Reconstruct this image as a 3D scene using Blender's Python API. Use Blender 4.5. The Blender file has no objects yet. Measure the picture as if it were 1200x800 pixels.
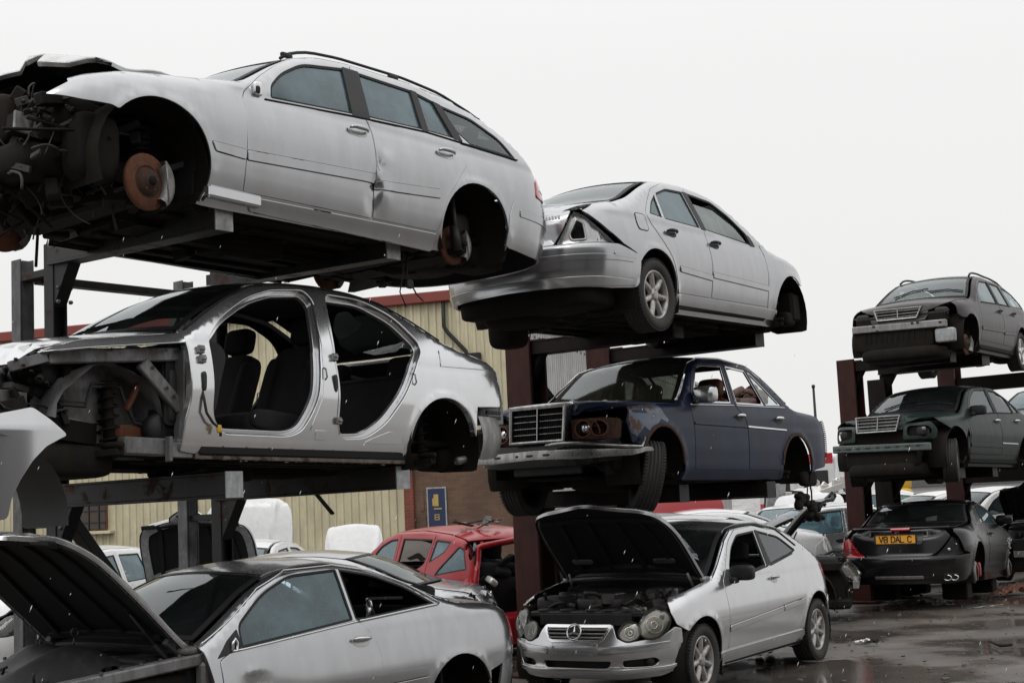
import bpy, math, random
import numpy as np
from mathutils import Vector, Matrix, Euler
from mathutils.geometry import delaunay_2d_cdt

rnd = random.Random(11)
R = math.radians
SC = bpy.context.scene
LINK = SC.collection.objects.link

# ------------------------------------------------------------------ materials
def new_mat(name):
    m = bpy.data.materials.new(name); m.use_nodes = True
    nt = m.node_tree; nt.nodes.clear()
    out = nt.nodes.new('ShaderNodeOutputMaterial')
    return m, nt, out

def node(nt, kind, **kw):
    n = nt.nodes.new(kind)
    for k, v in kw.items():
        if k in n.inputs.keys(): n.inputs[k].default_value = v
        else: setattr(n, k, v)
    return n

def ramp(nt, src, stops):
    r = nt.nodes.new('ShaderNodeValToRGB')
    el = r.color_ramp.elements
    while len(el) < len(stops): el.new(0.5)
    for e, (p, c) in zip(el, stops):
        e.position = p; e.color = c if len(c) == 4 else (*c, 1)
    nt.links.new(src, r.inputs['Fac'])
    return r.outputs['Color']

def g(v): return (v, v, v, 1)

def mixc(nt, fac, a, b):
    m = nt.nodes.new('ShaderNodeMix'); m.data_type = 'RGBA'
    for i, s in ((0, fac), (6, a), (7, b)):
        if hasattr(s, 'is_linked'): nt.links.new(s, m.inputs[i])
        else: m.inputs[i].default_value = s if i == 0 else (s if len(s) == 4 else (*s, 1))
    return m.outputs[2]

def surf(name, col, rough=.5, metal=0., coat=0., spec=.5, dirt=0., dirtcol=(.06, .05, .042), dscale=2.2,
         flecks=True, bump=0., bscale=30., rust=0., rustcol=(.13, .045, .018), var=0., wet=0.):
    """General purpose procedural surface with streaky grime, rust and a little relief."""
    m, nt, out = new_mat(name)
    b = node(nt, 'ShaderNodeBsdfPrincipled'); nt.links.new(b.outputs[0], out.inputs[0])
    tc = node(nt, 'ShaderNodeTexCoord')
    base = (*col, 1); src = None
    rsrc = None
    def noise(scale, detail=6, rough_=.6, vec=None):
        n = node(nt, 'ShaderNodeTexNoise'); n.inputs['Scale'].default_value = scale
        n.inputs['Detail'].default_value = detail; n.inputs['Roughness'].default_value = rough_
        nt.links.new(vec or tc.outputs['Object'], n.inputs['Vector'])
        return n.outputs['Fac']
    if var:
        f = ramp(nt, noise(dscale * 1.7, 4), [(.3, g(0)), (.7, g(1))])
        src = mixc(nt, f, tuple(c * (1 - var) for c in col), tuple(min(1, c * (1 + var)) for c in col))
    if dirt:
        mp = node(nt, 'ShaderNodeMapping'); mp.inputs['Scale'].default_value = (1.6, 1.6, .5)
        nt.links.new(tc.outputs['Object'], mp.inputs['Vector'])
        f = ramp(nt, noise(dscale * 2.4, 9 if flecks else 4, .68 if flecks else .55, mp.outputs[0]), [(.44, g(0)), (.50, g(dirt * .35)), (.70, g(dirt))])
        src = mixc(nt, f, src or base, dirtcol)
        if flecks:
            f2 = ramp(nt, noise(95, 2), [(.60, g(0)), (.72, g(min(1, dirt * .8)))])
            src = mixc(nt, f2, src, dirtcol)
        rsrc = f
    if rust:
        f = ramp(nt, noise(dscale * 1.5, 10, .7), [(.58 - .22 * rust, g(0)), (.64 - .22 * rust, g(1))])
        rc = ramp(nt, noise(28, 6), [(.3, tuple(c * .35 for c in rustcol)), (.7, rustcol)])
        src = mixc(nt, f, src or base, rc)
        rsrc = f
        mm = node(nt, 'ShaderNodeMath', operation='MULTIPLY_ADD'); nt.links.new(f, mm.inputs[0])
        mm.inputs[1].default_value = -metal; mm.inputs[2].default_value = metal
        nt.links.new(mm.outputs[0], b.inputs['Metallic'])
    if src: nt.links.new(src, b.inputs['Base Color'])
    else: b.inputs['Base Color'].default_value = base
    b.inputs['Roughness'].default_value = rough
    if rsrc:
        mr = node(nt, 'ShaderNodeMapRange'); nt.links.new(rsrc, mr.inputs[0])
        mr.inputs[3].default_value = rough; mr.inputs[4].default_value = min(1, rough + (.35 if flecks else .10))
        nt.links.new(mr.outputs[0], b.inputs['Roughness'])
    if not rust: b.inputs['Metallic'].default_value = metal
    b.inputs['Coat Weight'].default_value = coat; b.inputs['Coat Roughness'].default_value = .06
    b.inputs['Specular IOR Level'].default_value = spec
    if bump or wet:
        bp = node(nt, 'ShaderNodeBump'); bp.inputs['Distance'].default_value = .004
        bp.inputs['Strength'].default_value = max(bump, wet)
        h = noise(bscale, 4)
        if wet:                                   # beads of rain standing on the paint
            v = node(nt, 'ShaderNodeTexVoronoi'); v.inputs['Scale'].default_value = 60
            nt.links.new(tc.outputs['Object'], v.inputs['Vector'])
            h = ramp(nt, v.outputs['Distance'], [(.05, g(.9)), (.22, g(0))])
        nt.links.new(h, bp.inputs['Height']); nt.links.new(bp.outputs[0], b.inputs['Normal'])
        if wet: nt.links.new(bp.outputs[0], b.inputs['Coat Normal'])
    return m

def glass_mat(name, tint=(.62, .70, .71), film=.12, filmcol=(.30, .36, .37), rough=.02):
    """Single-sheet car glass: tinted transmission, Fresnel mirror and a thin wet dirty film."""
    m, nt, out = new_mat(name)
    tr = node(nt, 'ShaderNodeBsdfTransparent'); tr.inputs[0].default_value = (*tint, 1)
    gl = node(nt, 'ShaderNodeBsdfGlossy'); gl.inputs['Roughness'].default_value = rough
    gl.inputs['Color'].default_value = (.93, .97, .98, 1)
    fr = node(nt, 'ShaderNodeFresnel'); fr.inputs['IOR'].default_value = 1.55
    di = node(nt, 'ShaderNodeBsdfDiffuse'); di.inputs[0].default_value = (*filmcol, 1)
    tc = node(nt, 'ShaderNodeTexCoord')
    n = node(nt, 'ShaderNodeTexNoise'); n.inputs['Scale'].default_value = 2.1; n.inputs['Detail'].default_value = 7
    n.inputs['Roughness'].default_value = .62
    nt.links.new(tc.outputs['Object'], n.inputs['Vector'])
    v = node(nt, 'ShaderNodeTexVoronoi'); v.inputs['Scale'].default_value = 55
    nt.links.new(tc.outputs['Object'], v.inputs['Vector'])
    dr = ramp(nt, v.outputs['Distance'], [(.08, g(.22)), (.20, g(0))])
    f = ramp(nt, n.outputs['Fac'], [(.32, g(film * .45)), (.68, g(min(1, film * 1.55)))])
    add = node(nt, 'ShaderNodeMath', operation='MULTIPLY_ADD'); nt.links.new(dr, add.inputs[0])
    add.inputs[1].default_value = min(.5, film + .1); nt.links.new(f, add.inputs[2])
    m1 = node(nt, 'ShaderNodeMixShader'); nt.links.new(add.outputs[0], m1.inputs[0])
    tl = node(nt, 'ShaderNodeBsdfTranslucent'); tl.inputs[0].default_value = (*filmcol, 1)
    m0 = node(nt, 'ShaderNodeMixShader'); nt.links.new(di.outputs[0], m0.inputs[1]); nt.links.new(tl.outputs[0], m0.inputs[2])
    nt.links.new(tr.outputs[0], m1.inputs[1]); nt.links.new(m0.outputs[0], m1.inputs[2])
    m2 = node(nt, 'ShaderNodeMixShader'); nt.links.new(fr.outputs[0], m2.inputs[0])
    nt.links.new(m1.outputs[0], m2.inputs[1]); nt.links.new(gl.outputs[0], m2.inputs[2])
    nt.links.new(m2.outputs[0], out.inputs[0])
    return m

M = {}
M['silver'] = surf('silver_paint', (.40, .405, .417), .20, .90, .45, dirt=.14, dirtcol=(.22, .20, .18), flecks=False)
M['silver_clean'] = surf('pale_silver_paint', (.53, .535, .547), .19, .86, .45, dirt=.08, dirtcol=(.25, .23, .21), flecks=False)
M['silver_dirty'] = surf('grubby_silver_paint', (.44, .445, .45), .26, .7, .4, dirt=.40, dirtcol=(.16, .14, .12), flecks=False)
M['silver_bright'] = surf('bright_silver_paint', (.66, .665, .675), .17, .84, .5, dirt=.06, dirtcol=(.3, .28, .26), flecks=False)
M['blue'] = surf('dark_blue_paint', (.0055, .0125, .036), .34, .0, .04, spec=.2, dirt=.22, dirtcol=(.022, .023, .03), dscale=1.4, var=.35)
M['blue_rust'] = surf('rusting_blue_paint', (.06, .09, .15), .4, .0, .2, dirt=.5, rust=.35, rustcol=(.09, .035, .016), dscale=3.4)
M['black'] = surf('black_paint', (.006, .0055, .006), .22, .0, .15, spec=.3, dirt=.10, dirtcol=(.03, .027, .025), wet=.1)
M['plum'] = surf('dark_plum_paint', (.016, .010, .011), .32, .0, .08, spec=.25, dirt=.10, dirtcol=(.04, .035, .033), wet=.1)
M['green'] = surf('dark_green_paint', (.008, .019, .0165), .38, .0, .06, spec=.24, dirt=.22, dirtcol=(.035, .038, .037), wet=.1)
M['red'] = surf('red_paint', (.27, .007, .013), .30, .0, .25, spec=.35, dirt=.10, dirtcol=(.10, .02, .02), flecks=False)
M['white'] = surf('white_paint', (.62, .625, .63), .3, 0, .5, dirt=.25, dirtcol=(.35, .33, .30))
M['beige_paint'] = surf('pale_gold_paint', (.55, .53, .50), .3, .4, .6, dirt=.2, dirtcol=(.25, .22, .2))
M['inner'] = surf('dark_inner_trim', (.014, .014, .015), .8, dirt=.3, dirtcol=(.025, .024, .022), spec=.2)
M['plastic'] = surf('black_plastic', (.013, .013, .014), .5, spec=.3, dirt=.3, dirtcol=(.05, .047, .043), bump=.15)
M['rubber'] = surf('black_rubber', (.012, .012, .012), .62, spec=.3)
M['tyre'] = surf('tyre_rubber', (.020, .019, .019), .75, dirt=.55, dirtcol=(.055, .047, .04), bump=.3, bscale=60)
M['alloy'] = surf('dirty_alloy', (.42, .41, .40), .38, .75, dirt=.6, dirtcol=(.10, .065, .045), dscale=4)
M['alloy_clean'] = surf('alloy', (.60, .60, .61), .3, .8, dirt=.25, dirtcol=(.15, .12, .1), dscale=4)
M['chrome'] = surf('chrome', (.72, .72, .73), .10, 1., dirt=.2, dirtcol=(.2, .18, .16), dscale=5)
M['steel'] = surf('bare_steel', (.30, .295, .29), .42, .8, dirt=.5, dirtcol=(.10, .075, .055), dscale=3)
M['primer'] = surf('grey_inner_metal', (.20, .20, .205), .42, .4, dirt=.8, dirtcol=(.06, .05, .042), dscale=2.2, rust=.0, bump=.15)
M['rust'] = surf('rust', (.13, .045, .02), .85, .1, dirt=.6, dirtcol=(.05, .022, .012), dscale=6, bump=.5)
M['grime'] = surf('underbody_grime', (.009, .008, .0072), .75, dirt=.6, dirtcol=(.024, .017, .012), dscale=3, bump=.5, bscale=22, spec=.15)
M['oily'] = surf('oily_engine_metal', (.030, .028, .027), .45, .4, dirt=.6, dirtcol=(.03, .022, .017), dscale=5, bump=.3)
M['alu'] = surf('cast_aluminium', (.33, .33, .32), .5, .7, dirt=.6, dirtcol=(.06, .05, .04), dscale=6, bump=.2)
M['cloth'] = surf('charcoal_seat_cloth', (.024, .023, .025), .92, dirt=.35, dirtcol=(.05, .047, .044), bump=.3, bscale=120, spec=.2)
M['leather_brown'] = surf('brown_seat_vinyl', (.13, .048, .025), .6, dirt=.4, dirtcol=(.05, .03, .02), dscale=4)
M['galv'] = surf('galvanised_steel', (.135, .135, .138), .5, .5, dirt=.5, dirtcol=(.05, .05, .05), dscale=5, var=.35, bump=.1)
M['galv_light'] = surf('bright_galvanised_steel', (.36, .37, .38), .5, .45, dirt=.4, dirtcol=(.16, .16, .16), dscale=8, var=.25)
M['dark_steel'] = surf('dark_painted_steel', (.013, .013, .014), .5, .1, spec=.35, dirt=.5, dirtcol=(.03, .028, .026), dscale=3, bump=.15, rust=.12, rustcol=(.06, .028, .016))
M['maroon'] = surf('maroon_painted_steel', (.042, .011, .0085), .5, .0, spec=.25, dirt=.6, dirtcol=(.016, .008, .007), dscale=2.4, bump=.15, wet=.2)
M['maroon_shade'] = surf('shaded_maroon_steel', (.011, .006, .0055), .6, .0, spec=.2, dirt=.5, dirtcol=(.008, .006, .005), dscale=2.4, bump=.15)  # the maroon steel again, its colour blackened for shade under the cars
M['lamp_red'] = surf('red_lamp_lens', (.36, .008, .018), .12, 0, .9)
M['lamp_clear'] = glass_mat('clouded_lamp_lens', (.88, .86, .82), .13, (.48, .45, .38), .05)
M['lamp_white'] = surf('clear_lamp_lens', (.6, .6, .58), .1, .2, .9)
M['chrome_dull'] = surf('weathered_chrome', (.34, .34, .34), .25, 1., dirt=.5, dirtcol=(.08, .07, .06), dscale=5)
M['rust_dark'] = surf('dark_rust', (.055, .024, .014), .85, dirt=.6, dirtcol=(.02, .012, .01), dscale=7, bump=.5)
M['g_blue'] = glass_mat('blue_tinted_glass', (.66, .77, .80), .20, (.20, .27, .30))
M['g_clear'] = glass_mat('clear_glass', (.72, .80, .80), .12, (.30, .35, .35))
M['g_dark'] = glass_mat('dark_wet_glass', (.50, .56, .56), .22, (.10, .12, .12))
M['g_moss'] = glass_mat('mossy_glass', (.36, .40, .34), .55, (.085, .09, .07), .08)
M['g_side'] = glass_mat('wet_sky_toned_glass', (.40, .55, .60), .48, (.23, .38, .44))  # blue film colour carries sky reflection along with the wet dirt
M['g_pale'] = glass_mat('misted_glass', (.75, .84, .80), .5, (.42, .50, .45))
M['plate_yellow'] = surf('yellow_number_plate', (.72, .33, .02), .4, dirt=.15, dirtcol=(.3, .15, .02))
M['reflector'] = surf('lamp_reflector', (.36, .345, .31), .3, .45)
M['sill_grime'] = surf('rusty_sill_metal', (.15, .13, .11), .5, .3, dirt=.8, dirtcol=(.05, .034, .022), dscale=3, rust=.15, rustcol=(.07, .03, .016))
M['ink'] = surf('black_lettering', (.012, .012, .012), .5)
M['badge'] = surf('silver_badge', (.65, .65, .66), .2, .9)
M['wire'] = surf('wiring_insulation', (.015, .015, .015), .6)
M['yellow'] = surf('yellow_plastic', (.55, .33, .03), .5)

# ------------------------------------------------------------------ objects
def setp(o, label=None, cat=None, group=None, kind=None):
    if label: o['label'] = label
    if cat: o['category'] = cat
    if group: o['group'] = group
    if kind: o['kind'] = kind
    return o

def empty(name, loc=(0, 0, 0), rot=(0, 0, 0), label=None, cat=None, group=None):
    o = bpy.data.objects.new(name, None); LINK(o)
    o.empty_display_size = .2; o.location = loc; o.rotation_euler = rot
    return setp(o, label, cat, group)

def mk(name, V, F, mats, parent=None, fm=None, smooth=True, normals=None, loc=None, rot=None):
    me = bpy.data.meshes.new(name)
    me.from_pydata([tuple(map(float, v)) for v in V], [], F)
    if not isinstance(mats, (list, tuple)): mats = [mats]
    for m in mats: me.materials.append(m)
    if fm is not None: me.polygons.foreach_set('material_index', np.asarray(fm, np.int32))
    if isinstance(smooth, bool): sm = np.full(len(F), smooth)
    else: sm = np.asarray(smooth, bool)
    me.polygons.foreach_set('use_smooth', sm)
    me.update()
    if normals is not None:
        me.normals_split_custom_set_from_vertices([tuple(map(float, n)) for n in normals])
    o = bpy.data.objects.new(name, me); LINK(o)
    if parent: o.parent = parent
    if loc is not None: o.location = loc
    if rot is not None: o.rotation_euler = rot
    return o

class MB:
    """Collects boxes, tubes, lathes, prisms and sheets and links them as one mesh."""
    def __init__(s): s.v = []; s.f = []; s.m = []; s.sm = []; s.mi = 0
    def add(s, V, F, smooth=False):
        b = len(s.v); s.v += [tuple(map(float, p)) for p in V]
        s.f += [tuple(b + i for i in f) for f in F]
        s.m += [s.mi] * len(F); s.sm += [smooth] * len(F)
        return s
    def box(s, c, size, rot=None, ch=.006):
        hx, hy, hz = (d / 2 for d in size); ch = min(ch, hx * .45, hy * .45, hz * .45)
        V = []; idx = {}
        for sx in (-1, 1):
            for sy in (-1, 1):
                for sz in (-1, 1):
                    for k, (a, b_, c_) in enumerate(((hx, hy - ch, hz - ch), (hx - ch, hy, hz - ch), (hx - ch, hy - ch, hz))):
                        idx[(sx, sy, sz, k)] = len(V); V.append((sx * a, sy * b_, sz * c_))
        F = []
        for sg in (-1, 1):
            q = lambda ax: [(-1, -1), (1, -1), (1, 1), (-1, 1)]
            F.append([idx[(sg, a, b_, 0)] for a, b_ in q(0)][::sg])
            F.append([idx[(a, sg, b_, 1)] for a, b_ in q(1)][::-sg])
            F.append([idx[(a, b_, sg, 2)] for a, b_ in q(2)][::sg])
        for a in (-1, 1):
            for b_ in (-1, 1):
                F.append([idx[(a, b_, -1, 0)], idx[(a, b_, 1, 0)], idx[(a, b_, 1, 1)], idx[(a, b_, -1, 1)]][::a * b_])
                F.append([idx[(a, -1, b_, 0)], idx[(a, -1, b_, 2)], idx[(a, 1, b_, 2)], idx[(a, 1, b_, 0)]][::a * b_])
                F.append([idx[(-1, a, b_, 1)], idx[(1, a, b_, 1)], idx[(1, a, b_, 2)], idx[(-1, a, b_, 2)]][::a * b_])
                for c_ in (-1, 1):
                    F.append([idx[(a, b_, c_, 0)], idx[(a, b_, c_, 1)], idx[(a, b_, c_, 2)]][::a * b_ * c_])
        Mx = rot.to_matrix() if isinstance(rot, Euler) else (rot if rot is not None else None)
        c = Vector(c)
        V = [(Mx @ Vector(p) if Mx is not None else Vector(p)) + c for p in V]
        return s.add(V, [tuple(f) for f in F])
    def bar(s, a, b, w, h, ch=.004, up=(0, 0, 1)):
        """A rectangular bar from a to b, w wide and h deep."""
        a, b = Vector(a), Vector(b); d = b - a; L = d.length; x = d.normalized()
        u = Vector(up)
        if abs(u.dot(x)) > .97: u = Vector((0, 1, 0))
        y = u.cross(x).normalized(); z = x.cross(y)
        return s.box((a + b) / 2, (L, w, h), Matrix((x, y, z)).transposed(), ch)
    def tube(s, pts, r, n=8, cap=True):
        pts = [Vector(p) for p in pts]; V = []; F = []
        rs = r if isinstance(r, (list, tuple)) else [r] * len(pts)
        pu = None
        for i, p in enumerate(pts):
            t = (pts[min(i + 1, len(pts) - 1)] - pts[max(i - 1, 0)]).normalized()
            u = pu if pu is not None else (Vector((0, 0, 1)) if abs(t.z) < .9 else Vector((1, 0, 0)))
            u = (u - t * u.dot(t)).normalized(); pu = u; w = t.cross(u)
            for k in range(n):
                a = 2 * math.pi * k / n
                V.append(p + (u * math.cos(a) + w * math.sin(a)) * rs[i])
        for i in range(len(pts) - 1):
            for k in range(n):
                F.append((i * n + k, i * n + (k + 1) % n, (i + 1) * n + (k + 1) % n, (i + 1) * n + k))
        if cap: F += [tuple(range(n))[::-1], tuple(range((len(pts) - 1) * n, len(pts) * n))]
        return s.add(V, F, True)
    def lathe(s, prof, n=32, c=(0, 0, 0), axis='y', closed=False, a0=0, a1=2 * math.pi, mat=None):
        """prof: (radius, offset along axis)."""
        full = abs(a1 - a0 - 2 * math.pi) < 1e-6
        cnt = n if full else n + 1; V = []; F = []; k = len(prof)
        for i in range(cnt):
            a = a0 + (a1 - a0) * i / n; ca, sa = math.cos(a), math.sin(a)
            for r, h in prof:
                p = {'y': (r * ca, h, r * sa), 'z': (r * ca, r * sa, h), 'x': (h, r * ca, r * sa)}[axis]
                if mat is not None: p = mat @ Vector(p)
                V.append((p[0] + c[0], p[1] + c[1], p[2] + c[2]))
        kk = k if closed else k - 1
        for i in range(n):
            j = (i + 1) % cnt
            for q in range(kk):
                F.append((i * k + q, i * k + (q + 1) % k, j * k + (q + 1) % k, j * k + q))
        return s.add(V, F, True)
    def prism(s, poly, lo, hi, axis='y', smooth=False):
        """Extrude a 2D polygon along an axis (y: poly is x,z; x: y,z; z: x,y)."""
        f = {'y': lambda p, h: (p[0], h, p[1]), 'x': lambda p, h: (h, p[0], p[1]), 'z': lambda p, h: (p[0], p[1], h)}[axis]
        n = len(poly); V = [f(p, lo) for p in poly] + [f(p, hi) for p in poly]
        F = [tuple(range(n)), tuple(range(n, 2 * n))[::-1]] + [(i, n + i, n + (i + 1) % n, (i + 1) % n) for i in range(n)]
        return s.add(V, F, smooth)
    def sheet(s, P, smooth=True, closed=False):
        """P[i][j] grid of points."""
        a, b = len(P), len(P[0]); V = [p for row in P for p in row]; F = []
        for i in range(a - 1):
            for j in range(b - 1): F.append((i * b + j, i * b + j + 1, (i + 1) * b + j + 1, (i + 1) * b + j))
        return s.add(V, F, smooth)
    def ball(s, c, r, n=14, m=9):
        rx, ry, rz = r if isinstance(r, (tuple, list)) else (r, r, r)
        P = []
        for i in range(m + 1):
            t = math.pi * i / m
            P.append([(c[0] + rx * math.sin(t) * math.cos(2 * math.pi * j / n), c[1] + ry * math.sin(t) * math.sin(2 * math.pi * j / n),
                       c[2] - rz * math.cos(t)) for j in range(n + 1)])
        return s.sheet(P)
    def slab(s, c, size, e=.35, rot=None, n=20, m=12):
        """A cushion-like superellipsoid block."""
        P = []; sg = lambda v, p: math.copysign(abs(v) ** p, v); c = Vector(c)
        Mx = rot.to_matrix() if rot is not None else None
        for i in range(m + 1):
            t = -math.pi / 2 + math.pi * i / m; row = []
            for j in range(n + 1):
                a = 2 * math.pi * j / n
                p = Vector((size[0] / 2 * sg(math.cos(t), e) * sg(math.cos(a), e), size[1] / 2 * sg(math.cos(t), e) * sg(math.sin(a), e),
                            size[2] / 2 * sg(math.sin(t), e)))
                row.append((Mx @ p if Mx is not None else p) + c)
            P.append(row)
        return s.sheet(P)
    def build(s, name, mats, parent=None, loc=None, rot=None):
        return mk(name, s.v, s.f, mats, parent, s.m, s.sm, loc=loc, rot=rot)

# ------------------------------------------------------------------ 2D helpers
def inside(P, poly):
    P = np.asarray(P, float); poly = np.asarray(poly, float)
    x, y = P[:, 0][:, None], P[:, 1][:, None]
    x0, y0 = poly[:, 0], poly[:, 1]; x1, y1 = np.roll(x0, -1), np.roll(y0, -1)
    c = (y0 > y) != (y1 > y)
    with np.errstate(divide='ignore', invalid='ignore'):
        xi = (x1 - x0) * (y - y0) / (y1 - y0) + x0
    return (np.sum(c & (x < xi), 1) % 2) == 1

def dist_poly(P, poly):
    P = np.asarray(P, float); A = np.asarray(poly, float); B = np.roll(A, -1, 0)
    d = B - A; L2 = (d ** 2).sum(1) + 1e-12
    t = np.clip(((P[:, None] - A) * d).sum(2) / L2, 0, 1)
    return np.sqrt((((A + t[..., None] * d) - P[:, None]) ** 2).sum(2)).min(1)

def area(poly):
    p = np.asarray(poly); q = np.roll(p, -1, 0)
    return .5 * float((p[:, 0] * q[:, 1] - q[:, 0] * p[:, 1]).sum())

def dens(poly, step=.05, closed=True):
    out = []; n = len(poly)
    for i in range(n if closed else n - 1):
        a = np.array(poly[i], float); b = np.array(poly[(i + 1) % n], float)
        k = max(1, int(math.ceil(np.linalg.norm(b - a) / step)))
        out += [tuple(a + (b - a) * j / k) for j in range(k)]
    if not closed: out.append(tuple(poly[-1]))
    return out

def fillet(poly, r, seg=4):
    """Round the corners of a closed polygon; r may be one radius or one per corner."""
    n = len(poly); rs = r if isinstance(r, (list, tuple)) else [r] * n; out = []
    P = [np.array(p, float) for p in poly]
    for i in range(n):
        a, b, c = P[i - 1], P[i], P[(i + 1) % n]
        la, lc = np.linalg.norm(a - b), np.linalg.norm(c - b)
        if rs[i] <= 0 or la < 1e-6 or lc < 1e-6: out.append(tuple(b)); continue
        k = min(rs[i], la * .48, lc * .48)
        p0, p1 = b + (a - b) / la * k, b + (c - b) / lc * k
        for j in range(seg + 1):
            t = j / seg; out.append(tuple((1 - t) ** 2 * p0 + 2 * t * (1 - t) * b + t * t * p1))
    return out

def offset(poly, d):
    """Grow (d>0) or shrink a polygon."""
    p = np.asarray(poly, float)
    if area(p) < 0: return [tuple(q) for q in offset(p[::-1], d)][::-1]
    a, b = np.roll(p, 1, 0), np.roll(p, -1, 0)
    def nrm(u):
        l = np.linalg.norm(u, axis=1)[:, None] + 1e-9; u = u / l
        return np.stack([u[:, 1], -u[:, 0]], 1)
    n1, n2 = nrm(p - a), nrm(b - p); m = n1 + n2
    m = m / np.maximum((m ** 2).sum(1) / 2, .35)[:, None]
    return [tuple(q) for q in p + m * d]

def arc(cx, cz, r, a0, a1, n=18, rz=None):
    return [(cx + r * math.cos(R(a0 + (a1 - a0) * i / n)), cz + (rz or r) * math.sin(R(a0 + (a1 - a0) * i / n))) for i in range(n + 1)]

def oval(cx, cz, rx, rz, n=28, tilt=0.):
    c, s = math.cos(tilt), math.sin(tilt); o = []
    for i in range(n):
        a = 2 * math.pi * i / n; u, v = rx * math.cos(a), rz * math.sin(a)
        o.append((cx + u * c - v * s, cz + u * s + v * c))
    return o

def gsmooth(y, sig):
    k = int(max(1, round(sig * 3))); x = np.arange(-k, k + 1); w = np.exp(-.5 * (x / max(sig, 1e-6)) ** 2); w /= w.sum()
    return np.convolve(np.pad(y, k, mode='edge'), w, mode='valid')

class Curve1:
    """Smoothed piecewise linear function y(x)."""
    def __init__(s, pts, sig=.03, dx=.005):
        pts = sorted(pts); x = np.array([p[0] for p in pts]); y = np.array([p[1] for p in pts])
        s.x = np.arange(x[0] - .3, x[-1] + .3, dx)
        yy = np.interp(s.x, x, y)
        sl0 = (y[1] - y[0]) / (x[1] - x[0]); sl1 = (y[-1] - y[-2]) / (x[-1] - x[-2])
        yy = np.where(s.x < x[0], y[0] + (s.x - x[0]) * sl0, yy); yy = np.where(s.x > x[-1], y[-1] + (s.x - x[-1]) * sl1, yy)
        s.y = gsmooth(yy, sig / dx) if sig > 0 else yy
    def __call__(s, v): return np.interp(v, s.x, s.y)

# ------------------------------------------------------------------ car body surface
DPROF = [(-.1, .18), (.12, .115), (.19, .094), (.27, .054), (.36, .033), (.46, .016), (.56, .004), (.63, -.003), (.70, .001), (.78, .014), (.86, .033), (.93, .056), (2, .056)]

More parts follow.
